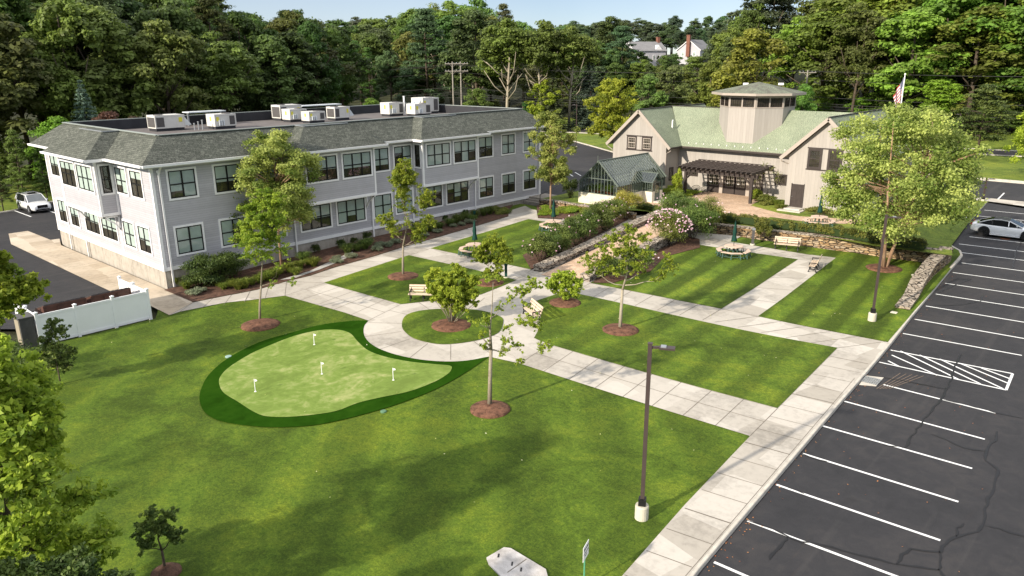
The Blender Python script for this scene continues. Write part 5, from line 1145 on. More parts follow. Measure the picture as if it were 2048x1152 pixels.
# round wicker chairs by the barn door
for p, lb in (((-36.53, 67.15, 1.5), 'round black wire chair on the left by the barn wall'), ((-35.53, 67.23, 1.5), 'round black wire chair on the right by the barn door')):
    r = thing('wire_chair', lb, 'chair', p, 'round wire chairs by the barn door'); rel = lambda o: setattr(o, 'parent', r)
    mb = MB(); R = .42; tilt = lambda x, y, z: (x, y*.8-z*.5, .55+y*.55+z*.6)
    ring = [tilt(R*math.cos(a*PI/12), R*math.sin(a*PI/12), 0) for a in range(25)]; mb.tube(ring, .022, 6)
    for k in range(12):
        a = k*PI/12; mb.tube([tilt(R*math.cos(a)*c_, R*math.sin(a)*c_, -.26*(1-c_*c_)) for c_ in (-1, -.6, -.2, .2, .6, 1)], .010, 5)
    for q in (.35, .7): mb.tube([tilt(R*q*math.cos(a*PI/10), R*q*math.sin(a*PI/10), -.26*(1-q*q)) for a in range(21)], .01, 5)
    rel(mb.build('seat_basket', M_IRON)); mb = MB()
    for x, y in ((-.3, -.28), (.3, -.28), (-.28, .3), (.28, .3)): mb.bar((x, y, 0), (x*.6, y*.5, .38), .03)
    rel(mb.build('leg_frame', M_IRON)); r.rotation_euler.z = .3

# plants and pots inside the greenhouse are built with the vegetation below
# ---- cars
def car(label, p, rz, suv):
    r = thing('parked_car', label, 'car', (0, 0, 0)); rel = lambda o, q=None: setattr(o, 'parent', q or r)
    if suv: ST = [(-2.40, .62, .70, .45), (-2.36, .98, .84, .34), (-2.2, 1.08, .91, .28), (-1.3, 1.10, .94, .25), (0, 1.08, .95, .25), (1.0, 1.06, .95, .25), (1.25, 1.08, .94, .25), (1.9, 1.0, .92, .25), (2.25, .90, .86, .25), (2.40, .78, .76, .28), (2.44, .55, .62, .34)]
    else: ST = [(-2.42, .62, .62, .40), (-2.38, .90, .78, .30), (-2.2, 1.0, .86, .24), (-1.6, 1.0, .92, .20), (-.5, .94, .92, .18), (.6, .90, .91, .18), (1.0, .92, .91, .18), (1.6, .84, .91, .20), (2.1, .72, .86, .20), (2.34, .62, .76, .22), (2.42, .45, .60, .26)]
    mb = MB(); n = 11
    vs = []
    for x, zt_, hw, zb_ in ST:
        hs = [(0, zb_), (hw*.8, zb_), (hw*.97, zb_+.12), (hw, (zb_+zt_)*.5+.03), (hw*.965, zt_-.10), (hw*.86, zt_-.015), (0, zt_+.03)]
        vs += [(x, -a, z) for a, z in hs]+[(x, a, z) for a, z in hs[1:-1][::-1]]
    n = 12
    mb.add(vs, [(i*n+j, (i+1)*n+j, (i+1)*n+(j+1) % n, i*n+(j+1) % n) for i in range(len(ST)-1) for j in range(n)]+[tuple(range(n)), tuple((len(ST)-1)*n+j for j in range(n))[::-1]])
    bd = mb.build('body', M_CAR, smooth=True); rel(bd)
    sb = bd.modifiers.new('sub', 'SUBSURF'); sb.levels = 2; sb.render_levels = 2
    zb2 = 1.03 if suv else .93; hb, ht = (.86, .70) if suv else (.84, .60)
    CS = [(1.22, zb2, 0), (.42, 1.66, 1), (-.3, 1.73, 1), (-1.4, 1.72, 1), (-2.05, 1.68, 1), (-2.36, zb2+.05, 0)] if suv else [(1.05, zb2, 0), (.15, 1.33, 1), (-.4, 1.39, 1), (-.95, 1.35, 1), (-1.35, 1.24, .9), (-2.0, zb2+.04, 0)]
    mb = MB(); vs = []
    for x, z, f in CS:
        h_ = z-zb2; a = hb+(ht-hb)*min(1, h_/(.68 if suv else .44)); 
        vs += [(x, -hb if f else -hb*.94, zb2-.03), (x, -a, z-.03*f), (x, -a*.86, z+.01), (x, 0, z+.035*f), (x, a*.86, z+.01), (x, a, z-.03*f), (x, hb if f else hb*.94, zb2-.03)]
    fs = []; ms = []
    for i in range(len(CS)-1):
        for j in range(6):
            fs.append((i*7+j, (i+1)*7+j, (i+1)*7+j+1, i*7+j+1))
            side = j in (0, 5); endw = i == 0 or i == len(CS)-2 or (not suv and i == len(CS)-3)
            ms.append(1 if (side or endw) else (0 if suv else 2))
    mb.add(vs, fs); mb.m = ms
    cb = mb.build('cabin', [M_CAR, M_CARGLASS, M_PLAST], smooth=False); rel(cb)
    MB().bx(CS[-1][0]+.5, CS[0][0]-.4, -hb+.16, hb-.16, .7, zb2+.04).build('interior', M_PLAST).parent = cb
    # pillars and window line
    mb = MB(); 
    for s_ in (-1, 1):
        for i in range(1, len(CS)-1):
            x, z, f = CS[i]; a = vs[i*7+1]
            if suv or i in (1, 3): mb.bar((x, s_*hb*1.0, zb2), (x-.03, s_*abs(a[1])*1.01, z-.02), .06, .03, 0 if (i in (1, len(CS)-2)) else 1)
        for i in range(len(CS)-1):
            a, b = vs[i*7+1], vs[(i+1)*7+1]; mb.bar((a[0], s_*abs(a[1])*1.0, a[2]), (b[0], s_*abs(b[1]), b[2]), .07, .05, 0)
    mb.build('pillar', [M_CAR, M_PLAST]).parent = cb
    if suv:
        mb = MB(); 
        for s_ in (-1, 1): mb.bar((.2, s_*.62, 1.76), (-1.9, s_*.62, 1.76), .04, .05)
        rel(mb.build('roof_rail', M_PLAST)); rel(MB().bx(-.55, .25, -.42, .42, 1.755, 1.768).build('sunroof', M_CARGLASS))
    wx = (1.42, -1.40) if suv else (1.43, -1.42); R = .37 if suv else .345
    for x in wx:
        for s_ in (-1, 1):
            y = s_*(.93 if suv else .91); ax = Vector((x, y, R))
            mb = MB(); mb.tube([(x, y-s_*.30, R+.03), (x, y+s_*.012, R+.03)], R+.07, 24); rel(mb.build('wheel_arch', M_PLAST))
            mb = MB(); mb.tube([(x, y-s_*.2, R), (x, y-s_*.005, R), (x, y+s_*.02, R)], [R, R, R-.03], 24); w_ = mb.build('wheel', M_RUB); rel(w_)
            mb = MB(); mb.tube([(x, y+s_*.018, R), (x, y+s_*.024, R)], R*.68, 20, 1)
            for k in range(5 if not suv else 7):
                a = k*2*PI/(5 if not suv else 7)+.3; mb.bar((x, y+s_*.032, R), (x+R*.66*math.cos(a), y+s_*.032, R+R*.66*math.sin(a)), .045, .02, 0, (0, 1, 0))
            mb.tube([(x, y+s_*.02, R), (x, y+s_*.042, R)], .05, 10, 0); mb.build('rim', [M_STEEL if suv else M_RIM, M_PLAST]).parent = w_
    xf = 2.36
    for s_ in (-1, 1):
        rel(MB().obox((xf-.13, s_*.62, .80 if suv else .62), (0, 1, 0), (0, 0, 1), (1, 0, 0), (-.2, .17), (-.05, .06), (-.05, .045)).build('headlight', M_LAMP))
        rel(MB().obox((-2.36, s_*.66, .95 if suv else .84), (0, 1, 0), (0, 0, 1), (-1, 0, 0), (-.17, .17), (-.08, .06), (-.03, .05)).build('tail_light', M_RED))
        mb = MB(); mb.obox((.85 if suv else .72, s_*(hb+.04), zb2+.04), (0, s_, 0), (0, 0, 1), (1, 0, 0), (0, .17), (.02, .14), (-.04, .06)); rel(mb.build('wing_mirror', M_CAR))
        for x0, x1 in ((.75, -.25), (-.3, -1.25)): rel(MB().obox(((x0+x1)/2, s_*(.949 if suv else .925), .93 if suv else .80), (1, 0, 0), (0, 0, 1), (0, s_, 0), (-.34, -.18), (-.018, .018), (0, .03)).build('door_handle', M_STEEL if suv else M_CAR))
    rel(MB().obox((xf+.03, 0, .68 if suv else .48), (0, 1, 0), (0, 0, 1), (1, 0, 0), (-.45, .45), (-.15, .16), (-.02, .06)).build('grille', M_PLAST))
    rel(MB().obox((xf+.05, 0, .40 if suv else .28), (0, 1, 0), (0, 0, 1), (1, 0, 0), (-.6, .6), (-.07, .07), (-.1, .03)).build('bumper_intake', M_PLAST))
    rel(MB().obox((xf+.10, 0, .52 if suv else .38), (0, 1, 0), (0, 0, 1), (1, 0, 0), (-.2, .2), (-.06, .06), (-.01, .01)).build('number_plate', M_STEEL))
    mb = MB()
    for s_ in (-1, 1): mb.bx(-1.0, 1.0, s_*.80-.16, s_*.80+.16, .22 if suv else .17, .36 if suv else .24)
    rel(mb.build('sill', M_PLAST if suv else M_CAR))
    r.location = p; r.rotation_euler.z = rz
car('white sport utility car parked facing right beyond the end of the office', (-85.95, 22.8, .10), .03, True)
car('low white coupe with a black roof parked at the kerb on the right', (-10.2, 68.9, hz(-8, 68.9)-.11), .05, False)

# ---- flagpole with flag
fp = Vector((-24.16, 86.7, 1.5)); r = thing('flagpole', 'white flagpole rising behind the big birch', 'flagpole', fp)
MB().tube([fp, fp+Vector((0, 0, 11.1))], [.09, .05], 12).build('pole', M_WHITE, r); MB().lathe([(.0, -.09), (.08, -.05), (.09, 0), (.05, .08), (0, .1)], tuple(fp+Vector((0, 0, 11.2))), 12).build('finial', M_WHITE, r)
def flag():
    t = T('flag cloth'); u = t.n('SeparateXYZ', {'Vector': t.n('Attribute', attribute_name='fuv').outputs['Vector']}); a, b = u.outputs[0], u.outputs[1]
    st = t.math('GREATER_THAN', t.math('FRACT', t.math('MULTIPLY', b, 6.5)), .5); c = t.mix(st, (.42, .015, .03), (.75, .75, .75))
    cant = t.math('MULTIPLY', t.math('LESS_THAN', a, .4), t.math('GREATER_THAN', b, .4615)); dots = t.n('TexVoronoi', {'Vector': t.mapv(t.n('CombineXYZ', {'X': a, 'Y': b}).outputs[0], (16, 15, 0)), 'Scale': 1., 'Randomness': 0.}).outputs['Distance']
    bl = t.mix(t.math('LESS_THAN', dots, .28), (.02, .035, .14), (.75, .75, .75)); c = t.mix(cant, c, bl); m = t.fin(c, .8)
    nu, nv = 26, 16; L, Hh = 3.0, 1.9; vs = []; at = []
    for i in range(nu+1):
        for j in range(nv+1):
            s_, q = i/nu, j/nv
            fold = .16*math.sin(s_*11+q*1.5)*(.2+s_)
            out = .95*s_*(.35+.65*q)   # hangs down: the fly end drops
            P = fp+Vector((0, 0, 10.95-Hh*(1-q)-1.9*s_))-RIGHT*(out*.95+.05)+FWD*fold
            vs.append(P-fp); at.append((s_, q, 0))
    me = bpy.data.meshes.new('flag'); me.from_pydata([tuple(v) for v in vs], [], [(i*(nv+1)+j, (i+1)*(nv+1)+j, (i+1)*(nv+1)+j+1, i*(nv+1)+j+1) for i in range(nu) for j in range(nv)])
    a_ = me.attributes.new('fuv', 'FLOAT_VECTOR', 'POINT'); a_.data.foreach_set('vector', [x for p in at for x in p]); me.materials.append(m)
    for p in me.polygons: p.use_smooth = True
    o = bpy.data.objects.new('national_flag', me); COL.objects.link(o); o.location = fp; tag(o, 'red white and blue striped flag hanging limp on the pole', 'flag')
flag()

# ---- utility poles and wires
def upole(label, p, h, arms=2, group='wooden utility poles'):
    r = thing('utility_pole', label, 'utility pole', p, group); rel = lambda o: setattr(o, 'parent', r); d = Vector((.97, .24, 0)); rel(MB().tube([(0, 0, -.5), (0, 0, h)], [.17, .11], 10).build('pole', M_POLE))
    for k in range(arms):
        z = h-.4-1.35*k; L = 1.45
        mb = MB(); a = RIGHT; mb.bar(a*-L+Vector((0, 0, z)), a*L+Vector((0, 0, z)), .12); mb.bar(a*-.7+Vector((0, 0, z)), Vector((0, 0, z-.6)), .05); mb.bar(a*.7+Vector((0, 0, z)), Vector((0, 0, z-.6)), .05); c_ = mb.build('crossarm', M_POLE); rel(c_)
        for q in (-1.3, -.75, .75, 1.3): MB().lathe([(.05, 0), (.07, .06), (.04, .1), (.06, .14), (.02, .2)], tuple(a*q+Vector((0, 0, z+.06))), 8).build('insulator', M_STEEL).parent = c_
    return r
p1 = Vector((-109.2, 103, 1.35)); upole('wooden utility pole with two crossarms behind the far end of the office roof', p1, 12.9)
upole('second slimmer pole standing close beside the crossarm pole', p1+Vector((.9, 1.3, 0)), 12.9, 2)
mb = MB(); mb.tube([(0, 0, 6), (0, 0, 7.3)], .22, 10)
o = None
p0, p2, p3 = Vector((-170, 88, 1.3)), Vector((-52, 131.5, 1.5)), Vector((12, 146, 1.6))
for i, (z1, s_) in enumerate(((12.4, -1.3), (12.4, 1.3), (11.0, 0), (8.2, .2), (7.2, -.1), (6.8, .1), (6.3, 0))):
    mb = MB()
    for a, b in ((p0, p1), (p1, p2), (p2, p3), (p3, p3+Vector((70, 22, 0)))):
        A = a+RIGHT*s_*.8+Vector((0, 0, z1-(1.5 if a is not p1 else 0))); B = b+RIGHT*s_*.8+Vector((0, 0, z1-(1.5 if b is not p1 else 0))); L = (B-A).length
        mb.tube([A+(B-A)*t/12+Vector((0, 0, -4*.9*(t/12)*(1-t/12))) for t in range(13)], .022 if i < 3 else .035, 4, cap=False)
    tag(mb.build('overhead_wire', M_WIRE), ['uppermost overhead wire strung along the road', 'second overhead wire from the top along the road', 'third overhead wire from the top along the road', 'thick overhead cable, fourth from the top along the road', 'thick overhead cable, fifth from the top along the road', 'thick overhead cable, sixth from the top along the road', 'lowest thick overhead cable along the road'][i], 'wire', 'overhead wires along the road')
for p, lb in ((p2, 'wooden utility pole beyond the barn roof'), (p3, 'wooden utility pole at the right end of the far road')): upole(lb, p, 11, 1)

# ---- distant houses on the hill
def house(label, p, u, L, W_, hw, hr, chim, dorm=False):
    r = thing('house', label, 'house', p); u = V(u).normalized(); v = Vector((-u.y, u.x, 0)); P = V(p)
    def q(a, b, z): return P+u*a+v*b+Vector((0, 0, z))
    mb = MB(); A = [q(-L/2, -W_/2, -2), q(L/2, -W_/2, -2), q(L/2, W_/2, -2), q(-L/2, W_/2, -2), q(-L/2, -W_/2, hw), q(L/2, -W_/2, hw), q(L/2, W_/2, hw), q(-L/2, W_/2, hw), q(-L/2, 0, hr-.1), q(L/2, 0, hr-.1)]
    mb.add(A, [(0, 1, 5, 4), (2, 3, 7, 6), (1, 2, 6, 9, 5), (3, 0, 4, 8, 7)]); mb.build('wall', mk('white house siding', (.42, .42, .45), .05, 1, .6), r)
    mb = MB(); e = .35; k = (hr-hw)/(W_/2)
    for s_ in (-1, 1): slabroof(mb, q(-L/2-e, 0, hr), q(L/2+e, 0, hr), q(L/2+e, s_*(W_/2+e), hw-k*e), q(-L/2-e, s_*(W_/2+e), hw-k*e), .18)
    mb.build('roof', [mk('grey house shingle', (.20, .20, .205), .15, 1, .9), M_WHITE], r)
    mb = MB(); c_, h_ = chim; mb.obox(q(c_, 0, 0), u, v, (0, 0, 1), (-.38, .38), (-.5, .5), (hw-2, h_)); mb.obox(q(c_, 0, 0), u, v, (0, 0, 1), (-.45, .45), (-.56, .56), (h_, h_+.2)); mb.build('chimney', mk('red brick', (.19, .085, .06), .25, 4, .9), r)
    for a in (-.25, .25):
        f = window(r, q(-L/2, W_*a+.45, hw-2.0), -v, -u, .9, 1.3, 1, 2, 3)
    for a in range(4): window(r, q(-L/2+1.5+a*L/4.5, -W_/2, .2), u, -v, .9, 1.4, 1, 2, a)
    if dorm:
        c0 = q(L*.28, -W_/2+.2, hw-.6); mb = MB(); mb.add([c0-u*1.4, c0+u*1.4, c0+u*1.4+Vector((0, 0, .5)), c0+Vector((0, 0, 2.0)), c0-u*1.4+Vector((0, 0, .5))]+[x+v*3 for x in (c0-u*1.4, c0+u*1.4, c0+u*1.4+Vector((0, 0, .5)), c0+Vector((0, 0, 2.0)), c0-u*1.4+Vector((0, 0, .5)))], [(0, 1, 2, 3, 4), (9, 8, 7, 6, 5), (1, 6, 7, 2), (4, 9, 5, 0), (2, 7, 8, 3), (3, 8, 9, 4)]); mb.build('dormer', M_WHITE, r)
H1 = Vector((-127.25, 197.57, 16.34)); H2 = Vector((-114.69, 205.11, 16.22))
house('white house with grey roof and brick chimney among the trees on the hill', H1-Vector((0, 0, 2.2)), RIGHT*.9+FWD*.35, 10.5, 7, 3.0, 5.4, (4.6, 6.5), True)
house('second white house on the hill with a tall brick chimney on its gable', H2-Vector((0, 0, 2.2)), RIGHT*.6+FWD*.8, 9, 7, 3.2, 5.9, (-4.9, 6.9))

# ================================================================== VEGETATION
def leafmesh(name, clumps, mats, size, seed, asp=.62, up=.5, jit=.55, shell=.45, upb=.6, mi=0, extra=None, curl=.0):
    """clumps: rows of x, y, z, rx, ry, rz, count, tint; a leaf is a small folded blade"""
    g = np.random.default_rng(seed); Ps, Ns, Ts = [], [], []
    for c in clumps:
        n = int(c[6]); d = g.normal(size=(n, 3)); d /= np.linalg.norm(d, axis=1)[:, None]+1e-9
        fl = (g.random(n) < upb); d[:, 2] = np.where(fl, np.abs(d[:, 2]), d[:, 2])
        rr = (shell+(1-shell)*g.random(n))*(1+.18*g.normal(size=n)*.6); P = np.array(c[:3])+d*np.array(c[3:6])*rr[:, None]
        N_ = d+np.array([0, 0, up])+g.normal(size=(n, 3))*jit; N_ /= np.linalg.norm(N_, axis=1)[:, None]
        Ps.append(P); Ns.append(N_); Ts.append(np.clip(c[7]+g.normal(size=n)*.16, 0, 1))
    P = np.concatenate(Ps); N_ = np.concatenate(Ns); Tn = np.concatenate(Ts); n = len(P)
    r = g.normal(size=(n, 3)); a = np.cross(N_, r); a /= np.linalg.norm(a, axis=1)[:, None]+1e-9; b = np.cross(N_, a)
    s = size*(.7+.6*g.random(n))[:, None]
    Vv = np.empty((n, 4, 3)); Vv[:, 0] = P+a*s; Vv[:, 1] = P+b*s*asp+N_*s*.12; Vv[:, 2] = P-a*s; Vv[:, 3] = P-b*s*asp+N_*s*.12
    me = bpy.data.meshes.new(name); me.vertices.add(n*4); me.vertices.foreach_set('co', Vv.ravel().astype(np.float32))
    me.loops.add(n*4); me.loops.foreach_set('vertex_index', np.arange(n*4, dtype=np.int32)); me.polygons.add(n)
    me.polygons.foreach_set('loop_start', np.arange(0, n*4, 4, dtype=np.int32)); me.polygons.foreach_set('loop_total', np.full(n, 4, dtype=np.int32))
    me.update(calc_edges=True)
    at = me.attributes.new('tint', 'FLOAT', 'FACE'); at.data.foreach_set('value', Tn.astype(np.float32))
    for m in (mats if isinstance(mats, list) else [mats]): me.materials.append(m)
    return me
def put(name, me, parent=None, loc=None):
    o = bpy.data.objects.new(name, me); COL.objects.link(o)
    if parent is not None: o.parent = parent
    if loc is not None: o.location = loc
    return o
def local(mb, name, mats, parent, smooth=True):
    o = mb.build(name, mats, smooth=smooth); o.parent = parent; return o

# ---- woodland prototypes (built once, then copied; each copy is a tree of its own)
def wood_tree(kindn, seed):
    rr = random.Random(seed); H = 20.; cl = []; mb = MB(); r = thing(kindn, 'tree', 'tree')
    if kindn == 'spruce_tree':
        H = 14.; mb.tube([(0, 0, -.5), (0, 0, H*.97)], [.22, .03], 8)
        for i in range(26):
            t = i/25; z = 1.2+(H-1.4)*t; R = 3.0*(1-t)**.85+.12; nb = max(4, int(11*(1-t)+4)); a0 = rr.random()*6
            for k in range(nb):
                a = a0+2*PI*k/nb+rr.uniform(-.2, .2); Rk = R*rr.uniform(.75, 1.1); c, s = math.cos(a), math.sin(a)
                for q in (.45, .85): cl.append((c*Rk*q, s*Rk*q, z-.25*Rk*q, .36*Rk*(abs(c)+.25), .36*Rk*(abs(s)+.25), .22, int(16+26*(1-t)), rr.uniform(.2, .8)))
        me = leafmesh('crown', cl, ML_WOOD, .22, seed, .3, .9, .5, .1)
    elif kindn == 'pine_tree':
        H = 18.; mb.tube([(0, 0, -.5), (.2, 0, H*.95)], [.26, .05], 8)
        for i in range(15):
            t = i/14; z = 4+(H-4.3)*t; R = 4.6*(1-t)**.6+.5; nb = 6
            for k in range(nb):
                a = rr.random()*6.28; Rk = R*rr.uniform(.55, 1.05); c, s = math.cos(a), math.sin(a)
                mb.tube([(0, 0, z-.3), (c*Rk*.8, s*Rk*.8, z+.2)], [.06, .02], 5); cl.append((c*Rk*.75, s*Rk*.75, z+rr.uniform(-.2, .5), 1.15, 1.15, .42, 120, rr.uniform(.2, .9)))
        me = leafmesh('crown', cl, ML_WOOD, .26, seed, .3, .9, .6, .2)
    else:
        W_ = {'broadleaf_tree': 5.4, 'maple_tree': 6.2, 'sycamore_tree': 5.2, 'woodland_bush': 6.5}[kindn]
        z0 = {'broadleaf_tree': .12, 'maple_tree': .10, 'sycamore_tree': .45, 'woodland_bush': .0}[kindn]*H
        zc = (z0+H)/2; rz = (H-z0)/2
        lean = Vector((rr.uniform(-.6, .6), rr.uniform(-.6, .6), 0)); pts = [Vector((0, 0, -.5)), Vector((lean.x*.3, lean.y*.3, H*.3)), lean+Vector((0, 0, H*.62)), lean*1.3+Vector((0, 0, H*.88))]
        bark_r = .34 if kindn != 'sycamore_tree' else .3; mb.tube(pts, [bark_r, bark_r*.75, bark_r*.45, .06], 9)
        nl = 9 if kindn != 'sycamore_tree' else 13
        for k in range(nl):
            a = k*2.4+rr.uniform(-.4, .4); zs = H*rr.uniform(.26, .55); R = W_*rr.uniform(.55, .85); e = Vector((R*math.cos(a), R*math.sin(a), min(H*.9, zs+R*rr.uniform(.7, 1.5))))
            s0 = Vector((lean.x*.5, lean.y*.5, zs)); md = (s0+e)/2+Vector((rr.uniform(-.5, .5), rr.uniform(-.5, .5), -.4)); mb.tube([s0, md, e], [bark_r*.42, bark_r*.25, .04], 6)
        # lobes: a few big masses carry the smaller clumps, so the outline is uneven
        lobes = []
        for k in range(15 if kindn != 'maple_tree' else 18):
            u = rr.uniform(-.75, 1); a = rr.random()*2*PI; q = math.sqrt(max(0, 1-u*u)); m_ = rr.uniform(.5, .72)
            lobes.append((q*math.cos(a)*W_*m_, q*math.sin(a)*W_*m_, zc+u*rz*m_*1.05, rr.uniform(.34, .50)*W_, rr.uniform(.25, .85)))
        lobes.append((0, 0, zc, W_*.5, .5)); lobes.append((0, 0, zc+rz*.62, W_*.42, .6))
        ns = 9 if kindn != 'maple_tree' else 8
        for lx, ly, lz, lr, lt in lobes:
            for k in range(ns):
                d = Vector((rr.gauss(0, 1), rr.gauss(0, 1), rr.gauss(0, 1)+.25)).normalized(); cr = lr*rr.uniform(.34, .52)
                fl = .5 if kindn == 'maple_tree' else .72
                cl.append((lx+d.x*lr*.8, ly+d.y*lr*.8, lz+d.z*lr*.8, cr*1.15, cr*1.15, cr*fl, int(95 if kindn != 'sycamore_tree' else 70), min(1, max(0, lt+rr.uniform(-.25, .25)))))
        me = leafmesh('crown', cl, ML_WOOD, .235, seed, .68, .55 if kindn != 'maple_tree' else 1.0, .45, .5)
    local(mb, 'trunk', M_WHITEB if kindn == 'sycamore_tree' else M_BARK, r); put('crown', me, r); r['H'] = H; return r
PROTO = {'b': [wood_tree('broadleaf_tree', s) for s in (11, 12, 13, 14)], 'm': [wood_tree('maple_tree', s) for s in (21, 22, 23)], 'y': [wood_tree('sycamore_tree', 31), wood_tree('sycamore_tree', 32)],
         's': [wood_tree('spruce_tree', 41)], 'p': [wood_tree('pine_tree', 51)], 'u': [wood_tree('woodland_bush', 61), wood_tree('woodland_bush', 62)]}
